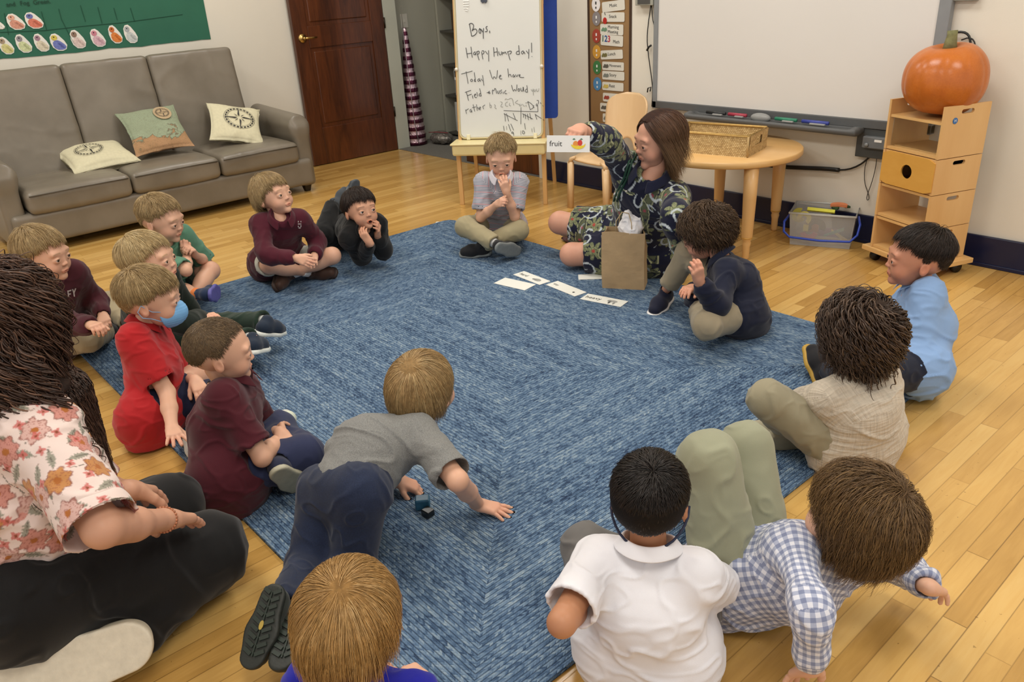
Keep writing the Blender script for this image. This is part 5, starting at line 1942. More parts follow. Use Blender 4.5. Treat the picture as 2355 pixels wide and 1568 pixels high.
    if st['curl'] > 0:
        T = np.gradient(P, axis=1)
        T /= np.maximum(np.linalg.norm(T, axis=2, keepdims=True), 1e-9)
        B = np.cross(T, Nn)
        cid = np.floor(vnoise(D * st.get('cscale', 9) + seed) * st.get('cn', 40))
        phs = cid * 2.4 + rng.normal(0, .22, n)
        wl = st['wl'] * (1 + .25 * np.sin(cid * 1.7))
        an = (t * L[:, None] / wl[:, None]) * 2 * np.pi + phs[:, None]
        am = st['curl'] * np.clip(t * L[:, None] / .03, 0, 1) * (1 + .3 * np.sin(cid * 3.1))[:, None]
        P = P + B * (np.cos(an) * am)[..., None] + Nn * ((np.sin(an) + .6) * am)[..., None]
    W = st['wid'] * (1 - t ** 2.2 * .85) * rng.uniform(.6, 1.3, n)[:, None]
    moved = np.linalg.norm(np.diff(P, axis=1), axis=2)
    moved = np.concatenate([np.ones((n, 1)), moved], 1)
    W = np.where(moved < 1e-6, W * .15, W)
    u = rng.beta(2, 2, n)[:, None] * .45 + .55 * vnoise(D * 13 + seed * 3)[:, None]
    Cs = np.where(u < .5, dk + (md - dk) * u * 2, md + (lt - md) * (u * 2 - 1))
    V, F, C = ribbons(P, W, Cs, 0, Nn)
    if st.get('tips') is not None:
        tc = np.array(lin(st['tips']))
        tt = np.tile(np.repeat(np.linspace(0, 1, m), 3), n)[:, None] ** 2
        C = C * (1 - tt * .7) + tc * tt * .7
    o = mesh_obj('hair_strands', V @ R.T + off, F, M_HAIR, cap, True, col=C)
    return o


def hand_prims(s, W, x, z, right, S, curl=.3, spread=.18, thumb=.5, curls=None):
    """adds palm, four fingers and a thumb to the field; x to the fingers, z out of the back of the hand"""
    x = nrm(x)
    z = nrm(np.asarray(z, float) - x * np.dot(z, x))
    y = np.cross(z, x) * (1 if right else -1)      # thumb side
    S = S * .93
    G = lambda a, b, c: W + (x * a + y * b + z * c) * S

    ys = (.0185, .0062, -.0062, -.0180)
    kn = (.053, .056, .053, .047)
    lens = ((.021, .014, .012), (.023, .016, .012), (.021, .015, .012), (.016, .011, .010))
    rr = (.0072, .0074, .0070, .0062)
    s.cone(G(-.012, 0, 0), G(.012, .0, 0), .0155 * S, .0165 * S, k=.01 * S, sq=(y, 1.2))
    for i in range(4):
        s.cone(G(.008, ys[i] * .62, 0), G(kn[i], ys[i], .001), .0120 * S, .0092 * S, k=.007 * S)
    s.ell(G(.022, .015, -.006), (.016 * S, .011 * S, .010 * S), R=np.array([x, y, z]).T, k=.006 * S)
    for i in range(4):
        cu = curl if curls is None else curls[i]
        p = G(kn[i], ys[i], .0)
        sp = spread * (1.2 - .8 * i)
        a = 0.0
        for j in range(3):
            a += math.radians((62, 78, 48)[j]) * cu + (.08 if j else .05)
            d = nrm(x * math.cos(a) * math.cos(sp) + y * math.sin(sp) * math.cos(a) - z * math.sin(a))
            q = p + d * lens[i][j] * S
            s.cone(p, q, rr[i] * S * (1 - .07 * j), rr[i] * S * (1 - .07 * (j + 1)), k=.0022 * S)
            p = q
    t0 = G(.010, .016, -.003)
    d = nrm(x * .62 + y * (.75 * (1 - thumb) + .15) - z * (.25 + .45 * thumb))
    t1 = t0 + d * .024 * S
    s.cone(t0, t1, .0105 * S, .0085 * S, k=.006 * S)
    d2 = nrm(d + x * .45 - y * .25 * thumb - z * .1)
    t2 = t1 + d2 * .018 * S
    s.cone(t1, t2, .0083 * S, .0078 * S, k=.003 * S)
    d3 = nrm(d2 + x * .3 - y * .3 * thumb)
    s.cone(t2, t2 + d3 * .014 * S, .0078 * S, .0062 * S, k=.003 * S)


def merge(parts):
    V, F, C = [], [], []
    b = 0
    for v, f, c in parts:
        if len(v) == 0:
            continue
        V.append(v)
        F.append(f + b)
        C.append(c)
        b += len(v)
    return np.concatenate(V), np.concatenate(F), np.concatenate(C)


DEBUG = []


FR3 = [None]


def pick(parent, spec, L, nm=''):
    """joint from (px, py, side|z): on the pixel ray at bone length L from its parent joint"""
    if spec[0] == 'r':                      # relative: forward, right, up
        fw, rt = FR3[0]
        return parent + fw * spec[1] + rt * spec[2] + np.array([0, 0, spec[3]])
    if spec[0] == 'w':                      # world coordinates ('w', x, y, z)
        return np.array(spec[1:], float)
    if spec[0] == 'p':                      # pixel and height, taken as is
        return at(*spec[1:])
    x, y, m = spec
    d = ray(x, y)
    d = d / np.linalg.norm(d)
    if not isinstance(m, str):
        q = at(x, y, m)
        l = np.linalg.norm(q - parent)
        if abs(l - L) > .12 * L and L > .13:
            v = parent - CAM
            t0 = np.dot(v, d)
            hh = np.linalg.norm(v - d * t0)
            if hh < L:
                c = [CAM + d * (t0 + sg * math.sqrt(L * L - hh * hh)) for sg in (-1, 1)]
                c = [p for p in c if p[2] > .045]
                if c:
                    p = min(c, key=lambda p: abs(p[2] - m))
                    if abs(p[2] - m) < .12:
                        return p
            DEBUG.append('%s bone %.3f want %.3f' % (nm, l, L))
        return q
    v = parent - CAM
    t0 = np.dot(v, d)
    h = np.linalg.norm(v - d * t0)
    if h >= L:
        DEBUG.append('%s off-ray %.3f > L %.3f' % (nm, h, L))
        return CAM + d * t0
    t = t0 + (1 if m == '+' else -1) * math.sqrt(L * L - h * h)
    return CAM + d * t


def flr(V, z):
    V[:, 2] = np.maximum(V[:, 2], z)
    return V


CLOTH = {}


def cloth(col, rough=.85, kind='plain', bump=.22, sheen=.15, bs=650):
    key = (col, kind)
    if key in CLOTH:
        return CLOTH[key]
    t = NT('cloth_' + kind + '_' + col)
    L = lin(col)
    f = t.noise(t.coord(), 7.0, 4.0)
    base = t.ramp(f, [(.3, tuple(v * .90 for v in L)), (.7, L)])
    if kind == 'heather':
        n = t.noise(t.coord(), 420.0, 2.0)
        base = t.ramp(n, [(.3, tuple(v * .72 for v in L)), (.7, tuple(min(1, v * 1.2) for v in L))])
    if kind == 'gauze':
        x, y, z = t.xyz(t.coord('UV'))
        a = t.noise(t.comb(t.math('MULTIPLY', x, 160.0), t.math('MULTIPLY', y, 14.0), 0.0), 1.0, 2.0)
        b = t.noise(t.comb(t.math('MULTIPLY', x, 14.0), t.math('MULTIPLY', y, 160.0), 3.0), 1.0, 2.0)
        w = t.math('ADD', a, b)
        base = t.ramp(t.math('MULTIPLY', w, .5), [(.35, tuple(v * .80 for v in L)), (.6, L)])
        t.bump(w, .9, .004)
    if kind == 'denim':
        n = t.noise(t.coord(), 300.0, 3.0)
        base = t.ramp(t.math('ADD', t.math('MULTIPLY', n, .5), t.math('MULTIPLY', f, .5)), [(.3, tuple(v * .6 for v in L)), (.7, tuple(v * 1.3 for v in L))])
    if kind == 'gingham':
        x, y, z = t.xyz(t.coord('UV'))
        w = .0165
        a = t.math('GREATER_THAN', t.math('FRACT', t.math('DIVIDE', x, w)), .5)
        b = t.math('GREATER_THAN', t.math('FRACT', t.math('DIVIDE', y, w)), .5)
        tot = t.math('MULTIPLY', t.math('ADD', a, b), .5)
        base = t.ramp(tot, [(0, lin('dfe1ea')), (.5, lin('a9b0c6')), (1, lin('7f88a5'))])
        nn = t.noise(t.coord('UV'), 300.0, 2.0)
        base = t.mix(t.math('MULTIPLY', nn, .15), base, lin('6c7aa8'))
    if kind == 'stripe':
        x, y, z = t.xyz(t.coord('UV'))
        w = .0075
        fy = t.math('FRACT', t.math('DIVIDE', y, w))
        a = t.math('GREATER_THAN', fy, .55)
        idx = t.math('MODULO', t.math('FLOOR', t.math('DIVIDE', y, w)), 4.0)
        cc = t.mix(t.math('GREATER_THAN', idx, 2.5), lin('75808f'), lin('a5707a'))
        base = t.mix(a, lin('c3bfc6'), cc)
    if kind == 'vcol':
        a = t.node('ShaderNodeAttribute', attribute_name='Col')
        base = t.mix(1.0, a.outputs[0], t.ramp(f, [(.3, (.88,) * 3), (.7, (1, 1, 1))]), 'MULTIPLY')
    t.set(Base_Color=base, Roughness=rough)
    t.b.inputs['Specular IOR Level'].default_value = .25
    t.b.inputs['Sheen Weight'].default_value = sheen
    if kind != 'gauze':
        t.bump(t.noise(t.coord(), bs, 2.0), bump, .0012)
    CLOTH[key] = t.m
    return t.m


def eyeball(root, c, R, S, look, iris, nm='eye'):
    """small sphere with iris and pupil towards its gaze"""
    r = .0124 * S
    n, m = 20, 14
    V, C, F = [], [], []
    g = nrm(look)
    a = nrm(np.cross(g, (0, 0, 1)))
    b = np.cross(a, g)
    for i in range(m + 1):
        ph = math.pi * (i / m) ** 1.5
        for j in range(n):
            th = 2 * math.pi * j / n
            V.append(c + r * (g * math.cos(ph) + (a * math.cos(th) + b * math.sin(th)) * math.sin(ph)))
            C.append((.004, .003, .003) if ph < .28 else lin(iris) if ph < .58 else (.66, .62, .60))
    for i in range(m):
        for j in range(n):
            F.append((i * n + j, i * n + (j + 1) % n, (i + 1) * n + (j + 1) % n, (i + 1) * n + j))
    return mesh_obj(nm, V, F, M_EYE, root, True, col=C)


def collar(root, N, up, fwd, S, col, r=.043, w=.026, gap=24, h=.018, nm='collar', drop=0.0, kind='plain'):
    up = nrm(up)
    fwd = nrm(fwd - up * np.dot(fwd, up))
    rt = np.cross(fwd, up)
    n = 36
    V, F = [], []
    prof = [(0, -.012), (.001, h * .5), (.004, h), (.009, h - .001), (w * .62, h * .35), (w, -.006 - drop)]
    for i in range(n + 1):
        a = math.radians(gap + (360 - 2 * gap) * i / n)
        e = 1 - min(i, n - i) / (n / 2)
        ex = max(0, e - .72) / .28
        for j, (dr, dz) in enumerate(prof):
            jj = j / (len(prof) - 1)
            R_ = (r + dr * (1 + .35 * ex * jj)) * S
            z = (dz - .030 * max(0, e - .3) - .014 * ex * jj) * S
            aa = a
            d = fwd * math.cos(aa) * 1.06 + rt * math.sin(aa) * 1.05
            V.append(N + d * R_ + up * z + fwd * .004 * S)
    m = len(prof)
    for i in range(n):
        for j in range(m - 1):
            F.append((i * m + j, i * m + j + 1, (i + 1) * m + j + 1, (i + 1) * m + j))
    o = mesh_obj(nm, V, F, cloth(col, kind=kind), root, True)
    md = o.modifiers.new('s', 'SOLIDIFY')
    md.thickness = .0028 * S
    md.offset = 1
    sb = o.modifiers.new('b', 'SUBSURF')
    sb.levels = sb.render_levels = 1
    return o


def shoe(root, A, toe, up, S, col, sole, fz, style='sneaker', accent=None, skin=None, nm='shoe', h=None, leg=None):
    """shoe from ankle joint A, toe direction vector, up vector (out of the foot's top)"""
    x = nrm(toe)
    z = nrm(np.asarray(up, float) - x * np.dot(up, x))
    y = np.cross(z, x)
    G = lambda a, b, c: A + (x * a + y * b + z * c) * S
    h = h or .0042
    s = Sdf(h, .012 * S)
    R = np.array([x, y, z]).T
    s.cone(G(-.030, 0, -.030), G(.055, 0, -.032), .029 * S, .033 * S, sq=(y, 1.02))
    s.cone(G(.05, 0, -.034), G(.100, .002, -.038), .032 * S, .024 * S, sq=(y, 1.2), k=.02 * S)
    lg = nrm(leg) if leg is not None else z
    o_ = A + lg * .012 * S
    s.cone(G(-.012, 0, -.03), o_, .029 * S, .0285 * S, flat=(False, False), k=.016 * S)
    s.cone(o_ + lg * .008 * S, o_ + lg * .05 * S, .0245 * S, .034 * S, op='-', k=.003)
    s.cone(o_ + lg * .02 * S, o_ + lg * .05 * S, .04 * S, .045 * S, op='-', k=.003, flat=(True, False))
    s.box(G(.03, 0, -.090), (.16 * S, .10 * S, .036 * S), .001, R, op='-', k=.002)
    V, F = s.mesh(2)
    up_ = mesh_obj(nm, flr(V, fz), F, cloth(col, .5 if style == 'leather' else .8, 'plain', .1), root, True)
    s = Sdf(h, .01 * S)
    s.cone(G(-.032, 0, -.056), G(.05, 0, -.056), .0325 * S, .0375 * S, sq=(y, 1.0))
    s.cone(G(.05, 0, -.056), G(.104, .002, -.056), .0375 * S, .030 * S, sq=(y, 1.1), k=.02 * S)
    s.box(G(.03, 0, -.0125), (.2 * S, .1 * S, .031 * S), .001, R, op='-', k=.003)
    s.box(G(.03, 0, -.1065), (.2 * S, .1 * S, .044 * S), .001, R, op='-', k=.003)
    V, F = s.mesh(1)
    so = mesh_obj('sole', flr(V, fz), F, mat('sole_' + sole, sole, .6, .08, 60, .3, bscale=120), up_, True)
    if style == 'tread':
        b = MB()
        for q in np.linspace(-.045, .095, 9):
            wd = .026 if q < .01 else .031
            for sg in (-1, 1):
                b.box(G(q, sg * wd * .52, -.0635), (.0045 * S, wd * .40 * S, .003 * S), np.array([nrm(x + y * sg * .5), nrm(y - x * sg * .5), z]).T)
        b.box(G(.03, 0, -.0635), (.075 * S, .0018 * S, .0025 * S), R)
        b.build('tread', mat('tread_green', '1f2a22', .6, .1), so)
        MB().prism(circ(.011 * S, 14, ry=.0055 * S), G(.035, 0, -.0665), x, y, -z, .001).build('oval_badge', mat('ochre_badge', 'a08a3c', .6), so)
    if accent:
        b = MB()
        for q in (.03, .052, .074):
            pts = [G(q, .0325 * math.cos(t) * (1 - (q - .03) * 4), -.036 + .0345 * math.sin(t) * (1 - (q - .03) * 5.5)) for t in np.linspace(.35, math.pi - .35, 8)]
            b.tube([p + z * .0015 for p in pts], .0042 * S if q == .052 else .003 * S, 6)
        b.build('strap', mat('strap_' + accent, accent, .6), up_, True)
    return up_


def person(label, H, look, N, P, chest, hips=None, S=1.0, LA=None, RA=None, LL=None, RL=None, skin='dcae93', hair=None, style=None, eye='5a4632', face=True, mouth='closed', gaze=None, slouch=.02,
           shirt='808080', skind='plain', sleeve='short', slen=None, pants='404040', pkind='plain', plen='long', col='polo', shoes=None, fz=.012, seed=1, fat=0.0, shw=.098, hem=.045, botr=.110, pend=.90, colz=.022, slr=1.0, shs=.94, shwr=1.0, sock=None,
           name='person', cat='person', obst=None, shirt_fn=None, hS=1.0, tor=1.0, gh=None, thigh=1.0, wr=.0035, blush=.28, shirt_label=None, sh_up=(0, 0), extra=None, hipw=.062, group=None, nk_=None):
    Np = at(*N) if len(N) == 3 else np.array(N[1:], float)
    Hp = at(*H) if len(H) == 3 else np.array(H[1:], float)
    Pp = at(*P) if len(P) == 3 else np.array(P[1:], float)
    Np = Hp + nrm(Np - Hp) * (.112 * S * hS * (1.25 if S > 1.2 else 1.0) if nk_ is None else nk_)
    nm = label[:26]
    dist = np.linalg.norm(Hp - CAM)
    root = thing(name, label, cat, (Pp[0], Pp[1], 0), group)
    h = gh or min(.0075, max(.0036, dist * .0017))
    hf = min(.0030, max(.0021, dist * .00085))
    up = nrm(Np - Pp)
    cy = math.radians(chest)
    fw = np.array([math.cos(cy), math.sin(cy), 0])
    fw = nrm(fw - up * np.dot(fw, up))
    rt = np.cross(fw, up)
    hy = math.radians(chest if hips is None else hips)
    hf_ = np.array([math.cos(hy), math.sin(hy), 0])
    hr = nrm(np.cross(hf_, up))
    J = {'H': Hp, 'N': Np, 'P': Pp}
    sc = Np - up * .040 * S
    J['SR'] = sc + rt * shw * S + up * sh_up[1]
    J['SL'] = sc - rt * shw * S + up * sh_up[0]
    J['HR'], J['HL'] = Pp + hr * hipw * S, Pp - hr * hipw * S
    DEBUG.append('== %s | torso %.3f neck %.3f dist %.2f' % (nm, np.linalg.norm(Np - Pp) / S, np.linalg.norm(Hp - Np) / S, dist))
    Rh = rot_head(*look)
    fh = np.array([math.cos(cy), math.sin(cy), 0])
    FR3[0] = (fh, np.cross(fh, (0, 0, 1)))
    def rl(v):
        q = Pp + fh * v[0] * S + FR3[0][1] * v[1] * S
        return ('w', q[0], q[1], v[2] * S + fz)
    if RL == 'kneel':
        RL = (rl((.13, .09, .06)), rl((-.10, .09, .05)), rl((-.2, .09, .03)))
        LL = (rl((.13, -.09, .06)), rl((-.10, -.09, .05)), rl((-.2, -.09, .03)))
    if RL == 'fwd':
        RL = (rl((.24, .09, .10)), rl((.27, -.08, .055)), rl((.29, -.17, .045)))
    if LL == 'fwd':
        LL = (rl((.24, -.09, .10)), rl((.20, .07, .05)), rl((.22, .16, .045)))
    if LL == 'cross':
        LL = (rl((.16, -.21, .085)), rl((.235, .05, .055)), rl((.25, .16, .045)))
    if RL == 'cross':
        RL = (rl((.16, .21, .085)), rl((.155, -.06, .05)), rl((.19, -.17, .045)))
    if LA == 'lap':
        LA = (('r', .02, -.05, -.17), rl((.15, -.06, .16)), rl((.20, .02, .13)))
    if RA == 'lap':
        RA = (('r', .02, .05, -.17), rl((.15, .06, .16)), rl((.20, -.02, .14)))
    parts = []
    skc = np.array(lin(skin))
    # head
    V, F, C = head_mesh(.0021 if face and dist < 4.6 else .0042, face, S > 1.2, mouth, skin, hair[1] if hair else '403020', fat, blush)
    hs = hS * (1.0 if S <= 1.2 else 1.12)
    parts.append(((V * hs) @ Rh.T + Hp, F, C))
    nk = Sdf(.005, .01)
    nk.cone(Hp + Rh @ np.array([0, -.018, -.055]) * hs, Np - up * .03, .033 * (1 + .28 * (S > 1.2)), .036 * (1 + .35 * (S > 1.2)), k=.02)
    V, F = nk.mesh(1)
    parts.append((V, F, np.tile(skc, (len(V), 1))))
    if face:
        for sx in (-1, 1):
            ec = Hp + Rh @ (np.array([.0297 * sx, .0722, -.0137]) * hs)
            gd = Rh[:, 1] if gaze is None else nrm(np.asarray(gaze) - ec)
            gd = nrm(gd + Rh[:, 1] * .8)
            eyeball(root, ec, Rh, hs, gd, eye)
    # arms
    for side, arm in (('R', RA), ('L', LA)):
        if arm is None:
            continue
        sj = J['S' + side]
        e = pick(sj, arm[0], .185 * S, nm + side + ' elbow')
        w = pick(e, arm[1], .155 * S, nm + side + ' wrist')
        t = pick(w, arm[2], .10 * S, nm + side + ' hand')
        J['E' + side], J['W' + side], J['T' + side] = e, w, t
        op = arm[3] if len(arm) > 3 else {}
        s = Sdf(hf, .008)
        if sleeve == 'short':
            s.cone(sj + (e - sj) * .45, e, .0285 * S, .0255 * S)
        s.cone(e, e + (w - e) * .45, .0255 * S, .0245 * S, k=.01)
        s.cone(e + (w - e) * .45, w, .0245 * S, .0165 * S, k=.012, sq=(op.get('dorsal', (0, 0, 1)), .9))
        hand_prims(s, w, t - w, op.get('dorsal', (0, 0, 1)), side == 'R', S, op.get('curl', .3), op.get('spread', .12), op.get('thumb', .5), op.get('curls'))
        V, F = s.mesh(1)
        Cc = np.tile(skc, (len(V), 1))
        dd = np.linalg.norm(V - (w + (t - w) * .9), axis=1)
        Cc = Cc * (1 - .35 * np.clip(1 - dd / (.05 * S), 0, 1)[:, None] * np.array([0, .35, .35]))
        parts.append((V, F, Cc))
        J['op' + side] = op
    # legs
    for side, leg in (('R', RL), ('L', LL)):
        if leg is None:
            continue
        hj = J['H' + side]
        kn = pick(hj, leg[0], .265 * S, nm + side + ' knee')
        an = pick(kn, leg[1], .245 * S, nm + side + ' ankle')
        te = pick(an, leg[2], .12 * S, nm + side + ' toe')
        J['K' + side], J['A' + side], J['F' + side] = kn, an, te
        s = Sdf(.0048, .012)
        if plen == 'shorts':
            s.cone(hj + (kn - hj) * .5, kn, .052 * S, .041 * S)
            s.ell(kn, .043 * S)
            s.cone(kn, an, .039 * S, .0205 * S)
            cf = nrm(np.cross(np.cross(kn - hj, an - kn), an - kn))
            s.ell(kn + (an - kn) * .33 - cf * .0 * S, (.040 * S, .040 * S, .075 * S), R=frame(cf, an - kn), k=.015)
            V, F = s.mesh(1)
            Cc = np.tile(skc, (len(V), 1))
            Cc = Cc * (1 - .30 * np.clip(1 - np.linalg.norm(V - kn, axis=1) / (.055 * S), 0, 1)[:, None] * np.array([0, .3, .3]))
            parts.append((V, F, Cc))
        elif plen != 'none':
            s.cone(kn + (an - kn) * .75, kn + (an - kn) * .97, .024 * S, .018 * S)
            V, F = s.mesh(1)
            parts.append((V, F, np.tile(skc, (len(V), 1))))
    # trunk under the clothes
    s = Sdf(.012, .03)
    s.cone(Np - up * .06 * S, Pp, .058 * S, .062 * S, sq=(rt, 1.3))
    s.cone(J['SL'], J['SR'], .026 * S, .026 * S)
    for sd in 'RL':
        if 'E' + sd in J:
            s.cone(J['S' + sd], J['E' + sd], .021 * S, .019 * S, k=.01)
            s.cone(J['E' + sd], J['W' + sd], .019 * S, .013 * S, k=.005)
        if 'K' + sd in J:
            s.cone(J['H' + sd], J['K' + sd], .036 * S, .030 * S, k=.01)
            s.cone(J['K' + sd], J['A' + sd], .026 * S, .019 * S, k=.01)
    s.cone(Np - up * .04, Hp, .028 * S, .028 * S, k=.01)
    V, F = s.mesh(1)
    parts.append((V, F, np.tile(skc, (len(V), 1))))
    V, F, C = merge(parts)
    mesh_obj('body', flr(V, fz), F, M_SKIN, root, True, col=C)
    # shirt
    k = .030 * S
    s = Sdf(h, k)
    M = (Np + Pp) / 2 - fw * slouch * S
    C1 = Np - up * .100 * S - fw * slouch * .35 * S
    a_ = .080 * S * tor
    s.cone(C1, M, .081 * S * tor, .092 * S * tor, sq=(rt, 1.20))
    s.cone(M, Pp - up * hem * S, .092 * S * tor, botr * S * tor, sq=(hr, 1.14))
    for sd, dn in (('R', rt), ('L', -rt)):
        s.cone(Np - up * .030 * S, J['S' + sd] - dn * .012 * S, .040 * S, .043 * S * shwr, k=.035 * S)
        s.cone(C1 + dn * .03 * S, J['S' + sd] - dn * .018 * S - up * .025 * S, .060 * S, .048 * S, k=.05 * S)
    if hem > 0:
        s.cone(J['HL'], J['HR'], .090 * S * tor, .090 * S * tor, k=.04 * S)
        for sd, leg in (('R', RL), ('L', LL)):
            if leg is not None and J['K' + sd][2] < .22:
                hj_, kn_ = J['H' + sd], J['K' + sd]
                s.cone(hj_, hj_ + (kn_ - hj_) * .22, .086 * S * tor, .078 * S * tor, k=.03 * S)
    slv = slen if slen else (.72 if sleeve == 'short' else 1.0)
    hems = []
    for sd, arm in (('R', RA), ('L', LA)):
        if arm is None:
            continue
        sj, e, w = J['S' + sd], J['E' + sd], J['W' + sd]
        if sleeve == 'short':
            q = sj + (e - sj) * slv
            s.cone(sj, q, .043 * S, .051 * S, flat=(False, True), k=.030 * S)
            ri = .0505 * S - max(.007, 1.5 * h)
            s.cone(q - (e - sj) * .06, q + (e - sj) * .3, ri, ri, op='-', k=.003)
            hems.append((q, nrm(e - sj), .046 * S))
        else:
            q = e + (w - e) * (.93 * slv)
            e0, e1 = e - (e - sj) * .16, e + (w - e) * .16
            a1_, a2_, a3_ = .042 * S * slr, .037 * S * (.5 + .5 * slr), .036 * S * (.5 + .5 * slr)
            s.cone(sj, e0, .045 * S * (.4 + .6 * slr), a1_, k=.030 * S)
            s.cone(e0, (e0 + e1) / 2 + (e - (e0 + e1) / 2) * .55, a1_, a1_, k=.02 * S)
            s.cone((e0 + e1) / 2 + (e - (e0 + e1) / 2) * .55, e1, a1_, a1_, k=.02 * S)
            s.cone(e1, e + (q - e) * .8, a1_, a2_, k=.02 * S)
            s.cone(e + (q - e) * .8, q, a3_, .027 * S, flat=(False, True), k=.012 * S)
            s.cone(q - (w - e) * .06, q + (w - e) * .2, .020 * S, .020 * S, op='-', k=.003)
            hems.append((q, nrm(w - e), .026 * S))
    if extra:
        extra(s, J, S)
    # neck opening
    s.cone(Np + up * .012 * S, Np + up * .08 * S, .034 * S, .055 * S, op='-', k=.006)
    V0, F = s.mesh(2)
    V = folds(V0, F, wr * 3.2 * S, 12.0 / S, seed, aniso=(up, 1.7))
    uv = s.uvs(V0, F) if skind in ('gingham', 'stripe', 'gauze') else None
    colr = shirt_fn(V0, s, J) if shirt_fn else None
    so = mesh_obj('shirt', flr(V, fz), F, cloth(shirt, kind=skind if not shirt_fn else 'vcol'), root, True, uv=uv, col=colr)
    if shirt_label:
        so['label'] = shirt_label
    if col == 'polo':
        collar(so, Np + up * colz * S, nrm(up * .8 + nrm(Hp - Np) * .3), fw, S, shirt, r=.041, w=.024, h=.018, kind=skind if skind in ('stripe',) else 'plain')
    elif col == 'crew':
        b = MB()
        b.tube([Np + up * .012 * S + (fw * math.cos(t) + rt * math.sin(t)) * .041 * S - up * .012 * max(0, math.cos(t)) * S for t in np.linspace(0, 2 * math.pi, 28, endpoint=False)], .005 * S, 8, True)
        b.build('neckband', cloth(shirt, kind='plain'), so, True)
    # trousers
    if pants:
        s = Sdf(h, .03 * S)
        s.cone(J['HL'], J['HR'], .076 * S * thigh, .076 * S * thigh)
        s.cone(Pp, Pp + up * .06 * S, .074 * S, .066 * S, sq=(hr, 1.2))
        for sd, leg in (('R', RL), ('L', LL)):
            if leg is None:
                continue
            hj, kn, an = J['H' + sd], J['K' + sd], J['A' + sd]
            if plen == 'shorts':
                q = hj + (kn - hj) * .80
                s.cone(hj, q, .070 * S * thigh, .060 * S * thigh, flat=(False, True), k=.025 * S)
                s.cone(q - (kn - hj) * .03, kn, .047 * S, .047 * S, op='-', k=.004)
            else:
                q = kn + (an - kn) * pend
                s.cone(hj, kn, .072 * S * thigh, .057 * S * thigh, k=.018 * S)
                s.cone(kn, q, .055 * S * thigh, .044 * S * thigh, flat=(False, True), k=.016 * S)
                s.cone(q - (an - kn) * .02, an + (an - kn) * .2, .030 * S, .030 * S, op='-', k=.004)
        V0, F = s.mesh(2)
        V = folds(V0, F, wr * 2.8 * S, 14.0 / S, seed + 9)
        mesh_obj('trousers' if plen == 'long' else 'shorts', flr(V, fz), F, cloth(pants, kind=pkind), root, True)
    # shoes
    if shoes:
        for sd, leg in (('R', RL), ('L', LL)):
            if leg is None:
                continue
            kn, an, te = J['K' + sd], J['A' + sd], J['F' + sd]
            op = leg[3] if len(leg) > 3 else {}
            sp = dict(shoes)
            sp.update(op.get('shoe', {}))
            if sp.get('none'):
                continue
            shoe(root, an, te - an, op.get('up', kn - an), S * shs, sp['col'], sp['sole'], fz, sp.get('style', ''), sp.get('accent'), h=max(.0032, h * .8), leg=kn - an)
            if sock:
                s = Sdf(.004, .01)
                d = nrm(kn - an)
                s.cone(an + d * .014 * S, an + d * .052 * S, .0245 * S, .0275 * S, flat=(True, True))
                V, F = s.mesh(1)
                mesh_obj('sock', flr(V, fz), F, cloth(sock, kind='plain'), root, True)
    # hair
    if hair:
        ob_ = []
        for o3, r3 in (obst(J) if obst else ()):
            ob_.append((Rh.T @ (np.asarray(o3) - Hp), np.asarray(r3)))
        make_hair(root, Hp, Rh, hs, style or {}, hair, seed, ob_)
    return root, J, Rh


# ---------------------------------------------------------------- hair styles
H_SHORT = dict(n=5200, m=8, L=.052, Lf=.044, Ls=.020, lift=(.02, .15), over=(12, 4, 3), wid=.00095, cap=.004, grav=.2, clump=.9, jit=.16)
H_MED = dict(n=5600, m=9, L=.072, Lf=.066, Ls=.038, lift=(.02, .15), over=(17, 10, 6), wid=.00095, cap=.005, grav=.4, clump=.8, jit=.10, swirl=.6)
H_MOP = dict(n=9000, m=12, L=.115, Lf=.095, lift=(.02, .13), over=(20, 36, 22), wid=.0008, cap=.007, grav=.55, clump=.7, jit=.09, swirl=.6)
H_BUZZ = dict(n=5200, m=3, L=.011, Lf=.011, lift=(.02, .05), over=(90, 0, 0), wid=.0008, cap=.0035, grav=.1)
H_CROP = dict(n=4200, m=6, L=.034, Lf=.030, Ls=.012, lift=(.02, .12), over=(99, 0, 0), wid=.0011, cap=.0045, grav=.05, clump=.4, jit=.2)
H_CURLS = dict(n=1500, m=56, L=.155, Lf=.12, lift=(.02, .20), over=(99, 0, 0), wid=.0024, cap=.011, grav=.75, curl=.0105, wl=.046, jit=.24, cling=.35, cscale=40, cn=400)
H_WAVY = dict(n=4200, m=24, L=.080, Lf=.07, lift=(.04, .20), over=(99, 0, 0), wid=.0012, cap=.008, grav=.30, curl=.0065, wl=.040, jit=.22, cling=.5, cscale=12)
BLOND = ('86683e', 'b29263', 'dcc592')
DBLOND = ('7d6442', 'ae9264', 'dac294')
LBLOND = ('9a7f55', 'c8ad7b', 'ead9ac')
BROWN = ('1f150e', '3b291a', '5f452e')
DARK = ('0d0908', '1c1512', '33271f')
GOLD = ('7e5c30', 'b58c52', 'e0c08a')

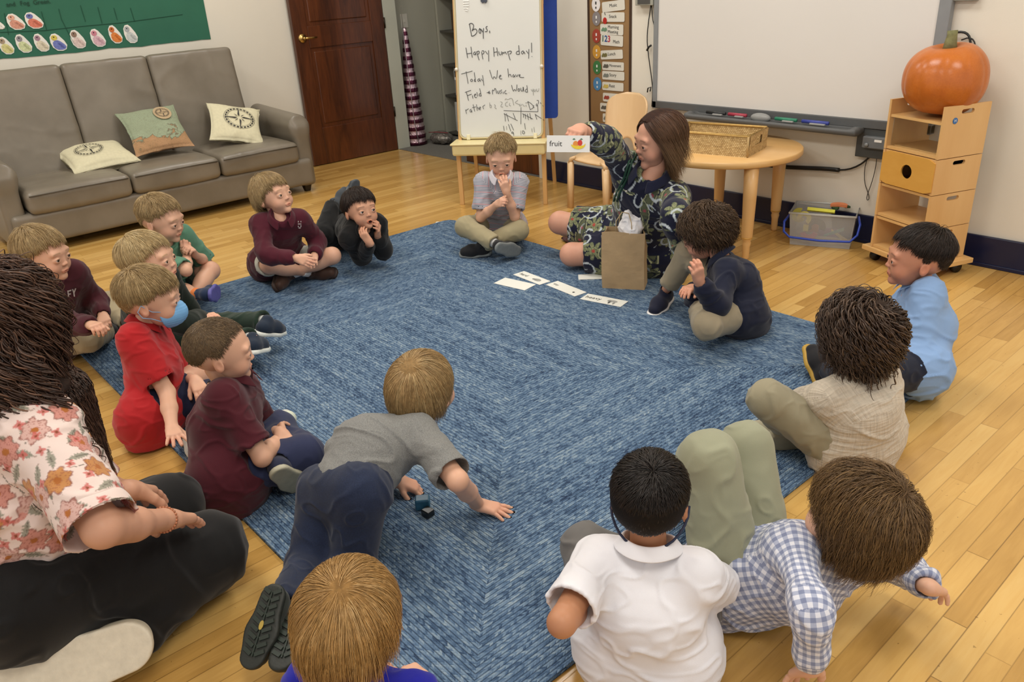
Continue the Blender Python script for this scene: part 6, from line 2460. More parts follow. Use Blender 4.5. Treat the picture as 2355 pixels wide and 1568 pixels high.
# ---------------------------------------------------------------- the circle of children, clockwise from the left
R1 = person('boy in maroon sweatshirt with printed helmet, khaki trousers, farthest left in the circle', (97, 583, .49), (40, -3, 0), (120, 650, .37), (150, 765, .085), 15, S=.97,
       RA=((160, 745, '-'), (212, 748, '-'), (232, 752, '-'), dict(curl=.6, dorsal=(.5, 0, .8))), LA=((222, 690, '+'), (238, 728, '-'), (243, 752, '-'), dict(curl=.6)),
       RL=((205, 778, .11), (245, 762, .07), (283, 728, .06)), LL=((250, 700, .13), (300, 748, .06), (312, 762, .05)), hair=DBLOND, style=H_MED, shirt='4a1c26', sleeve='long', col='crew', pants='a3967a',
       shoes=dict(col='16161a', sole='d8d4cc'), seed=1, shirt_label='maroon sweatshirt')
person('boy in green shirt and shorts holding a hand to his mouth', (370, 502, .46), (38, -8, 0), (385, 562, .34), (392, 655, .085), 15, S=.95,
       RA=((428, 622, '-'), (430, 583, '+'), (424, 548, '-'), dict(curl=.8, dorsal=(.8, -.3, .3))), LA=((474, 602, '+'), (448, 585, '-'), (430, 556, '-'), dict(curl=.7, dorsal=(.3, .2, .9))),
       RL=((405, 668, .12), (462, 677, .07), (512, 655, .07)), LL=((484, 622, .14), (435, 692, .05), (447, 712, .05)), hair=DBLOND, style=H_SHORT, shirt='5b8a72', sleeve='short', slen=.95, col='crew', pants='4f5a4a', plen='shorts',
       shoes=dict(col='1c2c4a', sole='5a58a0', accent='3fa59a'), sock='d87a3a', seed=2)
person('light-blond boy in dark green, legs stretched out on the rug, behind the masked boy', (340, 597, .47), (46, 8, 0), (352, 665, .34), (365, 785, .085), 35, S=.97,
       RA=((425, 748, '-'), (466, 730, '+'), (500, 722, '-'), dict(curl=.35, dorsal=(0, 0, 1))), LA='lap',
       RL=((490, 790, .09), (585, 778, .07), (625, 768, .08), dict(up=(-.2, .2, .9))), LL=((525, 748, .10), (618, 738, .07), (690, 735, .075), dict(up=(.1, .3, .9))), hair=LBLOND, style=H_MED, shirt='142019', sleeve='long', col='crew', pants='1f3328',
       shoes=dict(col='1d2a3c', sole='dfe3dd', accent='5f7f3a'), sock='ccd0cc', seed=3)
R4 = person('boy in red polo shirt wearing a light blue face mask', (345, 683, .45), (60, -4, 0), (332, 762, .33), (345, 955, .085), 52, S=.98,
            RA=((384, 902, '-'), (396, 985, '-'), (408, 1020, '-'), dict(curl=.05, dorsal=(0, 0, 1), spread=.3)), LA='lap', RL=((446, 866, .15), ('r', .06, -.17, -.09), ('r', .02, -.1, -.01)), LL='fwd', tor=.88, botr=.104, hair=DBLOND, style=dict(H_MED, Ls=.03), shirt='b01f24', sleeve='short', slen=.78,
            pants='1c2340', plen='shorts', shoes=dict(col='e0e0dc', sole='d0d0c8'), seed=4, mouth='none', slouch=-.02)
person('boy with buzzed hair in maroon polo and navy trousers, sitting beside the red polo', (507, 806, .43), (66, -3, 0), (545, 885, .31), (530, 1088, .085), 52, S=.97, hS=.92,
       RA=((603, 1052, '-'), (648, 1002, '+'), (634, 966, '+'), dict(curl=.45, dorsal=(.7, -.6, .3))), LA='lap', RL=((704, 1045, .11), (650, 1000, .06), (672, 972, .07)), LL=((640, 985, .10), (640, 1062, .05), (676, 1086, .05), dict(shoe=dict(col='2a3048', sole='b0ad98'))),
       hair=('4a3b2b', '6b573f', '8f7857'), style=H_BUZZ, shirt='4a1420', sleeve='short', slen=.80, pants='2c3352', shoes=dict(col='cfd6c4', sole='cfd0c8'), seed=5, tor=1.06)
R6 = person('boy in maroon sweater, white shorts and brown shoes looking up, cross-legged', (625, 448, .46), (22, 16, 0), (650, 510, .345), (640, 600, .085), -15, S=.96,
       RA=((612, 588, '-'), (684, 594, '-'), (722, 606, '-'), dict(curl=.25, dorsal=(.6, -.6, .5))), LA=((732, 556, '+'), (722, 590, '-'), (716, 606, '-'), dict(curl=.3)),
       RL=((620, 610, .13), (716, 627, .075), (782, 622, .07)), LL=((764, 588, .13), (668, 632, .06), (652, 655, .05)), hair=DBLOND, style=dict(H_MOP, over=(12, 22, 18)), shirt='4e1626', sleeve='long', col='polo', pants='c9c8bb', plen='shorts',
       shoes=dict(col='4a342a', sole='3a2a22', style='leather'), sock='dedede', seed=6)
person('dark-haired boy in black lying on his front, chin in hands, feet up', (828, 480, .33), (-5, 12, 0), (838, 530, .235), (800, 532, .09), -15, S=.95, skin='d2a083',
       RA=((832, 594, .03), ('w', 2.645, -1.955, .195), ('w', 2.60, -1.985, .28), dict(curl=.35, dorsal=(.5, -.8, -.1))), LA=((884, 582, .03), (868, 540, '-'), (874, 508, '-'), dict(curl=.4, dorsal=(.7, .5, .2))),
       RL=((742, 540, .05), (768, 462, .26), (783, 415, .36)), LL=((760, 515, .05), (800, 455, .26), (806, 408, .36)), hair=('17100c', '2c1d15', '45301f'), style=dict(H_MED, swirl=.5), shirt='111214', sleeve='long', col='crew', pants='131416', eye='2e1f16',
       shoes=dict(col='3c4248', sole='4a5056'), sock='cfcfcf', mouth='open', seed=7, tor=.88, shw=.085, gaze=(4.2, -1.6, .9))
person('boy in striped polo and khaki trousers, fingers at his mouth, before the easel', (1152, 358, .49), (-42, -14, 0), (1153, 418, .375), (1150, 520, .085), -42, S=.95,
       RA=((1106, 500, '-'), (1142, 470, '-'), (1163, 460, '-'), dict(curl=.75, dorsal=(.6, -.6, .5))), LA=((1184, 498, '-'), (1165, 442, '-'), (1152, 402, '-'), dict(curl=.35, dorsal=(.7, -.65, .3), spread=.2)),
       RL=((1070, 522, .125), (1145, 563, .06), (1182, 570, .055)), LL=((1192, 530, .13), (1102, 566, .075), (1040, 570, .065), dict(up=(.4, -.3, .8))), hair=DBLOND, style=dict(H_SHORT, lift=(.04, .2), over=(4, 4, 3)), shirt='b9b3bc', skind='stripe', sleeve='short', slen=.8,
       pants='a69c7c', shoes=dict(col='17181c', sole='7e8484'), sock='dcdcda', mouth='open', gaze=(4.5, -2.5, 0), seed=8, fat=.002, blush=.6)
person('wavy-haired boy in navy pullover touching his ear, right of the paper bag', (1624, 535, .38), (208, -16, 0), (1668, 605, .27), (1700, 712, .085), 222, S=.97,
       LA=((1652, 708, '-'), (1607, 645, '-'), (1600, 598, '-'), dict(curl=.5, dorsal=(.8, -.5, .1), thumb=.8)), RA=((1600, 690, '+'), (1592, 662, '-'), (1568, 668, '-'), dict(curl=.3)),
       RL=((1585, 578, '-'), (1528, 672, .075), (1486, 716, .045), dict(up=(.1, 0, 1))), LL=((1625, 748, .09), (1603, 706, .07), (1545, 694, .06), dict(up=(.5, -.6, .1))), hair=('2a1e14', '4c3826', '7d6246'), style=dict(H_WAVY, curl=.009, wl=.05, wid=.0016, n=3400, cscale=6, cn=16), shirt='141a30', sleeve='long', slen=.98, pants='9a8f78',
       shoes=dict(col='1a1e33', sole='e4e4e4'), seed=9, pend=.80, thigh=.95, skin='cf9a80')
person('dark-haired boy in light blue polo, in profile at the right corner of the rug', (2112, 590, .43), (216, 3, 0), (2112, 660, .315), (2108, 850, .085), 222, S=.98,
       LA=((2088, 862, '-'), (2030, 862, '-'), (1995, 850, '-'), dict(curl=.3)), RA='lap', LL=((1990, 872, .12), (1905, 850, .06), (1885, 790, .12), dict(up=(.55, -.1, .4))), RL='cross', hair=('140e0b', '2a1e16', '44332a'), style=dict(H_SHORT, L=.055),
       shirt='88a9d6', sleeve='short', slen=.8, pants='141a2c', shoes=dict(col='1c1c20', sole='b9953f'), seed=10, hem=.012, botr=.098, tor=.95, skin='c98f74', eye='2e1f16')
person('child with dark curly mop in cream gauze shirt, seen from behind', (1975, 768, .40), (165, -2, 0), (1965, 855, .30), (1965, 1008, .085), 160, S=.97,
       LA=((1848, 930, '+'), (1825, 915, '+'), (1800, 905, '+'), dict(curl=.4)), RA='lap', LL=((1768, 918, '-'), (1812, 985, .06), (1750, 978, .06)), RL='cross', hair=('241812', '463428', '7a614c'), style=H_CURLS, face=False,
       shirt='cabfae', skind='gauze', sleeve='short', slen=.92, col='crew', pants='99927a', shoes=dict(col='ada78f', sole='9b947e'), seed=11, skin='b97f62')
person('long-haired child in blue gingham shirt leaning back on both hands, knees raised', (1975, 1190, .35), (175, 12, -8), (1935, 1262, .25), (1712, 1325, .10), 165, S=1.0,
       LA=((1866, 1405, '-'), (1866, 1535, .050), (1790, 1560, .022), dict(curl=.12, spread=.3)), RA=((2080, 1306, '+'), (2136, 1350, .045), (2205, 1362, .022), dict(curl=.25, spread=.3)),
       LL=((1628, 1058, '-'), ('w', 4.86, -2.42, .07), ('w', 4.76, -2.40, .06)), RL=((1716, 1030, '-'), ('w', 4.90, -2.26, .07), ('w', 4.80, -2.24, .06)), hair=('3f2d1c', '6f5434', 'a48252'), style=dict(H_MOP, L=.14, over=(30, 60, 50), curl=.005, wl=.08, m=18, n=9000, wid=.0007, lift=(.02, .2), cap=.008),
       face=False, shirt='a9b0c6', skind='gingham', sleeve='long', pants='989a82', col='polo', shoes=dict(col='3a3a3a', sole='555555'), seed=12, thigh=1.08, slr=.80)
R13 = person('black-haired boy in white polo and grey trousers, seen from behind', (1495, 1148, .42), (122, -4, 0), (1490, 1275, .315), (1487, 1490, .085), 122, S=.97, hS=.93, skin='b88463',
       LA=((1292, 1432, '-'), (1345, 1385, '+'), (1390, 1350, '+'), dict(curl=.4)), RA=((1654, 1350, '+'), (1600, 1330, '+'), (1560, 1320, '+'), dict(curl=.4)), LL=((1345, 1258, .17), ('w', 4.93, -2.66, .06), ('w', 5.02, -2.60, .06)), RL='fwd', hair=DARK, style=H_CROP, face=False,
       shirt='e6e6ec', sleeve='short', slen=.78, pants='6a6866', shoes=dict(col='26352a', sole='3a4a3a'), seed=13)
person('blond child in grey T-shirt and dark jeans crawling on the rug', (972, 893, .35), (108, 4, 0), (928, 968, .275), (790, 1135, .21), 105, S=1.0,
       RA=((1052, 1105, '-'), ('p', 1100, 1160, .038), ('p', 1150, 1173, .024), dict(curl=.06, spread=.30)), LA=((900, 1100, '+'), ('p', 918, 1105, .05), ('p', 950, 1118, .03), dict(curl=.3)),
       LL=((716, 1292, .06), (642, 1415, .085), (606, 1530, .06), dict(up=(-.3, .5, -1))), RL=((812, 1290, .065), (700, 1450, .085), (668, 1550, .06), dict(up=(-.3, .5, -1))), hair=BLOND, style=dict(H_MOP, L=.11, over=(20, 45, 32)), face=False,
       shirt='7d7e7c', skind='heather', sleeve='short', slen=.88, col='crew', pants='1e2840', pkind='denim', shoes=dict(col='2e332e', sole='20241f', style='tread'), seed=14, hem=-.03, botr=.090, thigh=1.0, shs=.86)
person('golden-blond child in royal blue shirt at the bottom edge, seen from above', (805, 1428, .40), (128, -6, 0), (832, 1560, .28), (842, 1790, .085), 125, S=.97,
       LA='lap', RA='lap', LL='kneel', RL='kneel', hair=GOLD, style=dict(H_MOP, n=13000, L=.12, over=(20, 34, 24), wid=.0006, clump=1.3, m=14), face=False, shirt='1c1f9e', sleeve='short', slen=.8, col='crew', pants='30343c', shoes=dict(col='303030', sole='808080'), seed=15)


# ---------------------------------------------------------------- printed fabrics (the print itself, painted where the cloth is)
def _hash2(i, j, k):
    return _hash(i.astype(np.int64) + 1000, j.astype(np.int64) + 1000, np.full(i.shape, k, np.int64))


def motif_layer(U, V_, size, seed, jitter=.35):
    """nearest motif centre: returns local coords (du, dv) in motif units and random ids"""
    gu, gv = np.floor(U / size), np.floor(V_ / size)
    best = np.full(U.shape, 9.0)
    du = np.zeros_like(U)
    dv = np.zeros_like(U)
    rid = np.zeros_like(U)
    for a in (-1, 0, 1):
        for b in (-1, 0, 1):
            ci, cj = gu + a, gv + b
            ox = (ci + .5 + jitter * (_hash2(ci, cj, seed) - .5) * 2) * size
            oy = (cj + .5 + jitter * (_hash2(ci, cj, seed + 1) - .5) * 2) * size
            x, y = (U - ox) / size, (V_ - oy) / size
            d = np.hypot(x, y)
            m = d < best
            best = np.where(m, d, best)
            du, dv = np.where(m, x, du), np.where(m, y, dv)
            rid = np.where(m, _hash2(ci, cj, seed + 2), rid)
    return du, dv, rid


def put(C, m, c, w=1.0):
    m = m[:, None] if m.ndim == 1 else m
    return C * (1 - m * w) + np.array(c) * m * w


def uv_of(V, s):
    who = s.owner(V)
    U, W = np.zeros(len(V)), np.zeros(len(V))
    for i in np.unique(who):
        a, u, L, g, hh, r, q = s.L[i][5]
        m = who == i
        c = V[m] - a
        if q is not None:
            r = r * (1 + q[1]) / 2
        U[m] = np.arctan2(c @ hh, c @ g) * r + i * .37
        W[m] = c @ u
    return U, W


def floral(V, s, J):
    U, W = uv_of(V, s)
    C = np.tile(np.array(lin('e2cfc8')), (len(V), 1))
    for size, seed, kind in ((.047, 11, 'leaf'), (.066, 21, 'flower'), (.038, 31, 'bud')):
        x, y, r = motif_layer(U, W, size, seed, .3)
        a = np.arctan2(y, x) + r * 6.28
        d = np.hypot(x, y)
        if kind == 'leaf':
            xr, yr = d * np.cos(a), d * np.sin(a)
            lf = (np.abs(yr) < .15 * (1 - (xr / .46) ** 2) * (1 + .25 * np.sin(xr * 50))) & (np.abs(xr) < .46)
            C = put(C, lf & (r > .12), lin('8e8d7f') if False else lin('979486'))
            C = put(C, lf & (np.abs(yr) < .014), lin('6b655c'))
            st = (np.abs(yr - .05 * np.sin(xr * 9)) < .018) & (np.abs(xr) < .6)
            C = put(C, st & ~lf, lin('8d7468'), .7)
        elif kind == 'flower':
            pet = .36 * (1 + .16 * np.sin(a * 7 + r * 9))
            on = (d < pet) & (r > .18)
            col = np.where((r > .62)[:, None], np.array(lin('bd8550')), np.where((r > .42)[:, None], np.array(lin('c98d82')), np.array(lin('cfa9a0'))))
            C = np.where(on[:, None], col, C)
            rings = (np.abs(np.sin(d * 38 + np.sin(a * 8) * 1.2)) < .28) & on
            C = put(C, rings, lin('8f4a3e'), .55)
            C = put(C, (np.abs(d - pet) < .022) & (r > .18), lin('8a5148'), .75)
            C = put(C, (d < .10) & on, lin('a9652f'))
        else:
            on = (d < .20 * (1 + .3 * np.sin(a * 4))) & (r > .55)
            C = put(C, on, lin('c5655f'), .85)
            C = put(C, (d < .07) & on, lin('8b4a33'))
    return C


def paisley(V, s, J):
    U, W = uv_of(V, s)
    C = np.tile(np.array(lin('12162f')), (len(V), 1))
    # leafy olive motifs
    x, y, r = motif_layer(U, W, .105, 51, .25)
    a = np.arctan2(y, x) + r * 6.28
    d = np.hypot(x, y)
    leaf = d < .36 * np.abs(np.cos(a * 3.5)) ** .7 + .08
    C = put(C, leaf & (r > .2), lin('6d7455'))
    C = put(C, leaf & (r > .2) & (np.abs(np.sin(d * 60)) < .35), lin('a3a67f'), .8)
    C = put(C, (d < .07) & (r > .5), lin('a8453c'))
    # paisley drops
    x, y, r = motif_layer(U, W, .16, 71, .2)
    c_, s_ = np.cos(r * 6.28), np.sin(r * 6.28)
    xr, yr = x * c_ - y * s_, x * s_ + y * c_
    xr = xr + .5 * yr * yr
    dd = (xr / .15) ** 2 + (yr / .32) ** 2 * (1 + yr * 1.4)
    on = (dd < 1) & (r > .45)
    C = put(C, on, lin('5a6048'))
    C = put(C, on & (dd > .78), lin('b4b78e'))
    C = put(C, on & (np.abs(dd - .55) < .06), lin('1b2035'))
    C = put(C, on & (np.hypot(xr, yr) < .05), lin('9f4a55'))
    # white scrolls
    for size, seed in ((.125, 91),):
        x, y, r = motif_layer(U, W, size, seed, .25)
        a = np.arctan2(y, x)
        d = np.hypot(x, y)
        sg = np.where(r > .5, 1.0, -1.0)
        sp = (a * sg / 6.2832 + d * 3.1 + r) % 1.0
        w = .0022 / size / .32 * 1.1
        C = put(C, (np.abs(sp - .5) < w * 1.7) & (d > .07) & (d < .44) & (r > .22), lin('bcc6cc'), .95)
    return C


# ---------------------------------------------------------------- the woman holding the card
def dress_extra(s, J, S):
    for sd in 'RL':
        hj, kn = J['H' + sd], J['K' + sd]
        q = hj + (kn - hj) * (.80 if sd == 'R' else .84)
        s.cone(hj, q, .092 * S, .070 * S, flat=(False, True), k=.03)
        s.cone(q - (kn - hj) * .03, kn + (kn - hj) * .2, .058 * S, .055 * S, op='-', k=.004)
    s.cone(J['P'], J['HL'] + (J['KL'] - J['HL']) * .55, .10 * S, .085 * S, k=.05)
    s.cone(J['HR'] + (J['KR'] - J['HR']) * .3, J['HL'] + (J['KL'] - J['HL']) * .5, .075 * S, .075 * S, k=.05)
    s.ell(J['P'] + np.array([.03, .02, -.02]), (.15 * S, .15 * S, .07 * S), k=.06)


T_H = at(1516, 318, .665)
Wt, Jt, Rt_ = person('woman in navy paisley shirt dress sitting by the bag, holding up the fruit card', (1516, 318, .665), (247, -4, 4), (1500, 395, .53), (1478, 560, .125), 278, S=1.32, skin='cf9c84', nk_=.150,
                     RA=((1392, 325, '-'), (1335, 297, '-'), (1306, 312, '-'), dict(curl=.62, dorsal=(.4, -.5, .75), thumb=.75)), LA=((1556, 500, '-'), (1568, 590, '+'), (1572, 610, .02), dict(curl=.1)),
                     RL=((1288, 512, .19), ('w', 3.05, -.93, .06), ('w', 2.93, -.92, .05), dict(up=(0, -.3, 1))), LL=((1315, 585, .085), ('w', 3.40, -.92, .06), ('w', 3.42, -.80, .05)), hair=('2a1710', '4a2c1d', '75503a'),
                     style=dict(n=12000, m=18, L=.285, Lf=.25, lift=(.03, .17), over=(99, 0, 0), wid=.0009, cap=.009, grav=.95, cling=.5, jit=.03, clump=.12, whorl=(0, 70), swirl=.0, part=1.6, tips='9a7a52'),
                     shirt='12162f', shirt_fn=paisley, sleeve='long', slen=.82, col='polo', pants=None, plen='shorts', shoes=dict(col='4a1f24', sole='2a1a1a'), seed=21, mouth='closed', tor=1.18, shwr=1.15, hS=1.0, fz=.012, gh=.0044, fat=.003,
                     extra=dress_extra, wr=.003, eye='3a2618', cat='person', obst=lambda J: [(J['H'] + nrm(np.array([math.cos(math.radians(238)), math.sin(math.radians(238)), -.25])) * .085 + np.array([0, 0, -.03]), (.068, .068, .105)), (J['N'] - np.array([0, 0, .07]), (.15, .12, .08)), (J['SL'], (.07, .07, .06)), (J['SR'], (.07, .07, .06))])

def surf_shot(o, pts_px, off=.003):
    """points on an object's surface seen at the given photograph pixels"""
    from mathutils.bvhtree import BVHTree
    me = o.data
    mw = o.matrix_world
    bv = BVHTree.FromPolygons([mw @ v.co for v in me.vertices], [tuple(p.vertices) for p in me.polygons])
    out = []
    for x, y in pts_px:
        d = ray(x, y)
        d = d / np.linalg.norm(d)
        h = bv.ray_cast(Vector(CAM), Vector(d))
        out.append(None if h[0] is None else np.array(h[0]) - d * off)
    return out


bpy.context.view_layer.update()


def child_of(root, nm):
    for c in root.children:
        if c.name.split('.')[0] == nm:
            return c


Ts = child_of(Wt, 'shirt')
Ts.name = 'dress'
for off in (0, 7):
    pts = [p for p in surf_shot(Ts, [(1458 + off, 352), (1446 + off, 372), (1440 + off, 392), (1434 + off, 412), (1424 + off, 432), (1416 + off, 450), (1412 + off, 462)], .005) if p is not None]
    if len(pts) > 2:
        MB().tube(pts, .0055, 6).build('lanyard', mat('dark_green_ribbon', '16402f', .6, .1), Wt, True)
bt = surf_shot(Ts, [(1452, 398), (1440, 440), (1401, 468), (1396, 500)], .002)
b = MB()
for p in bt:
    if p is not None:
        b.tube([p, p + nrm(CAM - p) * .003], .005, 10)
b.build('button', mat('pearl_button', 'c9c6bd', .3), Ts, True)
# the fruit card in her right hand
q = [atpl(x, y, Jt['TR'] + (CAM - Jt['TR']) * .012, nrm(CF * [1, 1, .6])) for x, y in ((1258, 312), (1257, 349), (1356, 351), (1357, 311))]
o_ = sum(q) / 4
eu = nrm((q[3] + q[2]) - (q[0] + q[1]))
ev = nrm((q[0] + q[3]) - (q[1] + q[2]))
ev = nrm(ev - eu * np.dot(eu, ev))
nr2 = np.cross(eu, ev)
w, h = np.linalg.norm((q[3] + q[2]) - (q[0] + q[1])) / 2, np.linalg.norm((q[0] + q[3]) - (q[1] + q[2])) / 2
fc = thing('word_card', 'white card reading fruit held up in the woman\'s right hand', 'card', o_)
MB().prism([(-w / 2, -h / 2), (w / 2, -h / 2), (w / 2, h / 2), (-w / 2, h / 2)], o_, eu, ev, nr2, .001).build('card', mat('card_stock_b', 'dfe0de', .45, .01), fc)
text('lettering', 'fruit', h * .46, o_ - eu * w * .44 - ev * h * .0 + nr2 * .0014, eu, ev, M_INK, fc, .0002)
for (pu, pv, ra, rb, c_, a0, a1) in ((.17, -.02, .17, .20, 'd98a35', 0, 6.28), (.27, .06, .145, .18, 'c8301f', 0, 6.28)):
    MB().prism([(ra * h * math.cos(t), rb * h * math.sin(t)) for t in np.linspace(a0, a1, 22, endpoint=False)], o_ + eu * w * pu + ev * h * pv + nr2 * (.0012 + .0004 * (c_[0] == 'c')), eu, ev, nr2, .0004).build('picture', mat('fruit_' + c_, c_, .5, .08, 200), fc)
ban = [(.44 * math.cos(t) * h + 0, .30 * math.sin(t) * h) for t in np.linspace(math.pi * 1.02, math.pi * 2.05, 14)] + [(.40 * math.cos(t) * h, .10 * math.sin(t) * h) for t in np.linspace(math.pi * 2.03, math.pi * 1.05, 14)]
MB().prism(ban, o_ + eu * w * .23 - ev * h * .02 + nr2 * .002, eu, ev, nr2, .0004).build('picture', mat('banana_yellow', 'e0c62e', .5, .06, 200), fc)
for pu in (.13, .30):
    MB().prism([(-.1 * h, 0), (0, .07 * h), (.1 * h, 0), (0, -.03 * h)], o_ + eu * w * pu + ev * h * .27 + nr2 * .002, eu, ev, nr2, .0004).build('picture', mat('leaf_green', '3c6b4a', .5, .05), fc)


# ---------------------------------------------------------------- the woman kneeling at the left edge
Wa, Ja, Ra_ = person('woman with long dark curly hair in floral blouse and black trousers, kneeling', (-14, 742, .76), (62, -6, 0), (60, 880, .62), (38, 1345, .22), 88, S=1.38, skin='c99a80', nk_=.155, face=False,
                     RA=((236, 1215, '-'), (384, 1194, .30), (455, 1192, .300), dict(curl=.06, dorsal=(.1, -.1, 1), spread=.08, thumb=.35)), LA=((215, 1130, '+'), (296, 1128, .29), (352, 1136, .285), dict(curl=.12, dorsal=(0, 0, 1))),
                     RL=((478, 1268, .125), ('p', 255, 1482, .075), ('p', 40, 1562, .055), dict(up=(-.8, .2, -.45))), LL=((385, 1170, .115), ('w', 3.95, -3.72, .07), ('w', 3.93, -3.92, .045), dict(up=(0, 0, -1))), hair=('1c120d', '452f24', '86634e'),
                     style=dict(n=3400, m=76, L=.50, Lf=.40, lift=(.04, .34), over=(99, 0, 0), wid=.0018, cap=.016, grav=1.1, cling=.40, jit=.10, clump=.3, curl=.0130, wl=.085, whorl=(170, 80), cscale=60, cn=900),
                     shirt='e2cfc8', shirt_fn=floral, sleeve='short', slen=.98, col='crew', pants='121213', shoes=dict(col='c9c0aa', sole='d8d0bc'), seed=31, tor=1.12, shwr=1.25, fz=.004, gh=.0031, thigh=1.18, shs=1.15, wr=.004,
                     obst=lambda J: [(J['N'] + np.array([-.03, -.03, 0]), (.125, .125, 9.0))], hem=-.14, botr=.105)
cap_ = child_of(Wa, 'hair')
s = Sdf(.006, .05)
Hh_, Nn_ = Ja['H'], Ja['N']
s.cone(Hh_ + np.array([-.02, -.03, -.03]), Nn_ + np.array([.03, -.04, .02]), .085, .095)
s.cone(Nn_ + np.array([.03, -.04, .02]), Nn_ + np.array([.05, -.06, -.08]), .095, .075)
V, F = s.mesh(2)
V = folds(V, F, .02, 16, 5)
nz = vnoise(V * 120)[:, None]
mesh_obj('hair_mass', V, F, M_HAIRCAP, cap_, True, col=np.array(lin('1c120d')) * (1 - nz * .6) + np.array(lin('452f24')) * nz * .6)
rg = np.random.RandomState(5)
n_, m_ = 2300, 60
ph_ = np.radians(rg.uniform(160, 372, n_))
rad_ = np.stack([np.cos(ph_), np.sin(ph_), np.zeros(n_)], 1)
lay = rg.uniform(0, 1, n_)[:, None]
t_ = np.linspace(0, 1, m_)[None, :, None]
k0 = Hh_ + rad_ * (.105 + .03 * lay) + ez * rg.uniform(-.05, .02, (n_, 1))
k1 = Nn_ + rad_ * (.125 + .045 * lay) + ez * (.015 + .02 * lay)
k2 = Nn_ + rad_ * (.165 + .035 * lay) + ez * rg.uniform(-.25, -.07, (n_, 1)) * np.where(ph_ > 5.2, .75, 1.0)[:, None] + rg.normal(0, .012, (n_, 3))
Pq = (1 - t_) ** 2 * k0[:, None] + 2 * t_ * (1 - t_) * k1[:, None] + t_ ** 2 * k2[:, None]
Tq = np.gradient(Pq, axis=1)
Lq = np.linalg.norm(Tq, axis=2).sum(1)
Tq /= np.linalg.norm(Tq, axis=2, keepdims=True)
Nq = np.repeat(rad_[:, None], m_, axis=1)
Bq = np.cross(Tq, Nq)
an_ = t_[..., 0] * Lq[:, None] / rg.uniform(.055, .085, n_)[:, None] * 6.283 + rg.uniform(0, 6.28, n_)[:, None]
am_ = .0125 * np.clip(t_[..., 0] * 5, 0, 1)
Pq = Pq + Bq * (np.cos(an_) * am_)[..., None] + Nq * (np.sin(an_) * am_ * .8)[..., None]
dkc, mdc, ltc = (np.array(lin(q)) for q in ('1c120d', '452f24', '86634e'))
uu_ = rg.beta(2, 2.4, n_)[:, None]
Cq = np.where(uu_ < .5, dkc + (mdc - dkc) * uu_ * 2, mdc + (ltc - mdc) * (uu_ * 2 - 1))
V, F, C = ribbons(Pq, .0019 * (1 - t_[..., 0] ** 3 * .8) * np.ones((n_, 1)), Cq, 0, Nq)
mesh_obj('long_curls', V, F, M_HAIR, cap_, True, col=C)
wr_, tr_ = Ja['WR'], Ja['TR']
ax_ = nrm(Ja['WR'] - Ja['ER'])
a_ = nrm(np.cross(ax_, ez))
b_ = np.cross(ax_, a_)
bl = MB()
for k in range(26):
    t_ = 2 * math.pi * k / 26
    c = wr_ - ax_ * .012 + (a_ * math.cos(t_) * .0275 + b_ * math.sin(t_) * .025)
    bl.tube([c - ax_ * .002, c + ax_ * .002], .0032, 6)
bl.build('bead_bracelet', mat('coral_beads', 'b0704e', .4, .5, 300), Wa, True)
MB().tube([Ja['WL'] + nrm(Ja['TL'] - Ja['WL']) * .075 + (a_ * math.cos(t_) + b_ * math.sin(t_)) * .0115 for t_ in np.linspace(0, 6.283, 16, endpoint=False)], .0016, 6, True).build('ring', mat('silver_ring', 'c9c4bb', .2, metal=.9), Wa, True)
# small things on the rug
mc = R4[1]
Rm, Hm = R4[2], R4[1]['H']
s2 = Sdf(.0028, .012)
s2.ell((0, .036, -.058), (.057, .062, .050))
s2.ell((0, .070, -.052), (.020, .036, .034), k=.03)
s2.fn(lambda x, y, z, full=False: np.maximum(.034 - .25 * (z + .06) - y, z + .0155 + .22 * np.abs(x)) + 0 * x, (-.1, -.1, -.13), (.1, .14, .1), 0, '&')
V, F = s2.mesh(1)
V[:, 2] += .0008 * np.sin(V[:, 2] * 700) * (V[:, 1] > .05)
mk = mesh_obj('face_mask', (V * .98) @ Rm.T + Hm, F, mat('light_blue_mask', '79b3e6', .75, .04, 60, .1), R4[0], True)
for sx in (-1, 1):
    pts = [np.array([.055 * sx, .045, -.035]), np.array([.070 * sx, .015, -.026]), np.array([.079 * sx, -.012, .000]), np.array([.082 * sx, -.024, -.02]), np.array([.078 * sx, -.014, -.042]), np.array([.068 * sx, .010, -.050]), np.array([.050 * sx, .042, -.072])]
    MB().tube([Hm + Rm @ (p * .98) for p in pts], .0013, 6).build('ear_loop', mat('mask_loop', '8fbfe8', .7), mk, True)
ty = thing('toy', 'small dark blue and black toy lying on the rug beside the grey T-shirt', 'toy', at(978, 1168, .02))
p_ = at(972, 1155, .03)
MB().box(p_, (.020, .016, .016), frame((.6, .8, 0), (0, 0, 1)), .004).build('blue_block', mat('toy_blue', '2a5c78', .35, .2, 90), ty)
MB().box(at(984, 1178, .022), (.014, .013, .010), frame((.9, .1, 0), (0, 0, 1)), .003).build('black_block', mat('toy_black', '14171a', .3), ty)

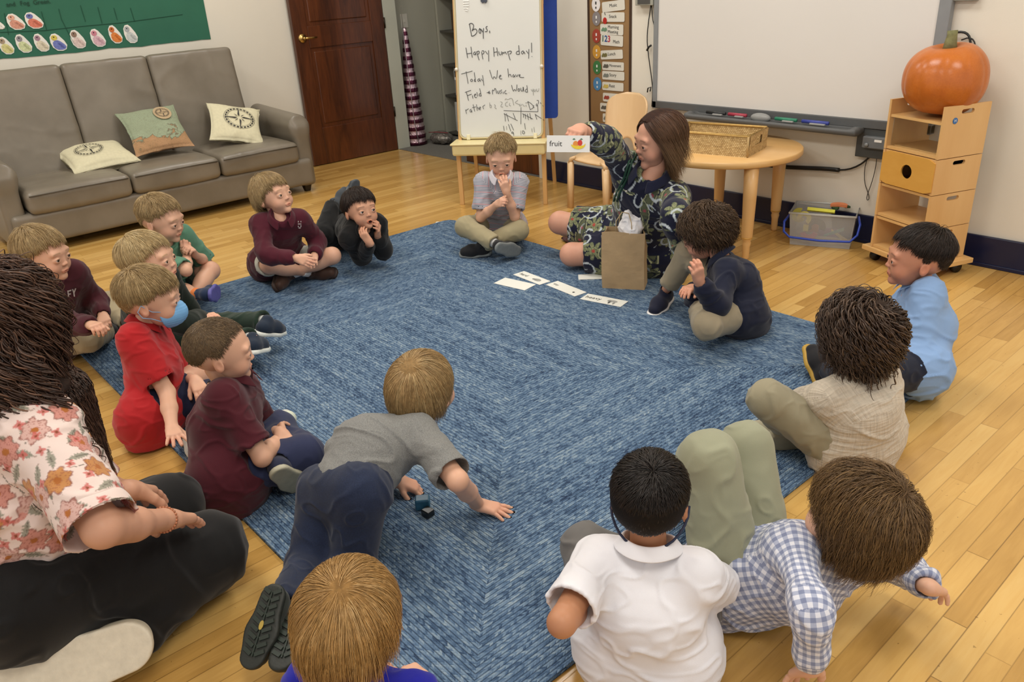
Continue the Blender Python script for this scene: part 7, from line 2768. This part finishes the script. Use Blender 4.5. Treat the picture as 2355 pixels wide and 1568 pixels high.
Rh13, Hp13 = R13[2], R13[1]['H']
pts = [np.array(p) * .93 for p in ((-.077, .006, -.008), (-.076, -.018, -.028), (-.058, -.044, -.054), (-.034, -.058, -.070), (0, -.063, -.075), (.034, -.058, -.070), (.058, -.044, -.054), (.076, -.018, -.028), (.077, .006, -.008))]
Q = [pts[0]]
for a, b in zip(pts[:-1], pts[1:]):
    Q += [a * .75 + b * .25, a * .25 + b * .75]
MB().tube([Hp13 + Rh13 @ p for p in Q + [pts[-1]]], .0024, 6).build('mask_strap', mat('navy_strap', '1c2540', .7), R13[0], True)


def decal(root, part, nm, polys, m, th=.0018, off=.001):
    """printed patch lying on a garment: outline points are found on the cloth, then given thickness"""
    o = child_of(root, part)
    b = MB()
    for poly in polys:
        P = [p for p in surf_shot(o, poly, off) if p is not None]
        if len(P) < 3:
            continue
        c = sum(P) / len(P)
        n = nrm(CAM - c)
        k = len(P)
        b.add([c] + P + [p + n * th for p in P] + [c + n * th], [(0, 1 + (i + 1) % k, 1 + i) for i in range(k)] + [(2 * k + 1, 1 + k + i, 1 + k + (i + 1) % k) for i in range(k)] + [(1 + i, 1 + (i + 1) % k, 1 + k + (i + 1) % k, 1 + k + i) for i in range(k)])
    if b.V:
        return b.build(nm, m, root)


bpy.context.view_layer.update()
PRW = mat('white_print', 'cfc6c4', .8, .1, 90)
E_ = lambda cx, cy, rx, ry, n=14: [(cx + rx * math.cos(t), cy + ry * math.sin(t)) for t in np.linspace(0, 6.283, n, endpoint=False)]
decal(R1[0], 'shirt', 'helmet_print', [E_(140, 688, 13, 14)], PRW)
decal(R1[0], 'shirt', 'helmet_stripe', [[(132, 682), (150, 678), (152, 684), (133, 690)]], mat('maroon_print', '5a2a33', .8), .0026)
bar = lambda x0, y0, x1, y1, w=1.4: [(x0 - w, y0), (x0 + w, y0), (x1 + w, y1), (x1 - w, y1)]
decal(R1[0], 'shirt', 'letter_print', [bar(156, 668, 158, 684), [(157, 668), (164, 666), (164, 669), (157, 671)], [(158, 675), (163, 674), (163, 677), (158, 678)], bar(167, 665, 170, 674), bar(174, 663, 170, 674), bar(170, 674, 171, 682)], PRW, .002)
decal(R6[0], 'shirt', 'crest_print', [bar(686, 508, 686, 522, .9), bar(692, 508, 692, 522, .9), [(685, 514), (693, 514), (693, 516), (685, 516)], E_(689, 524, 3, 1.5, 8)], PRW, .0015)
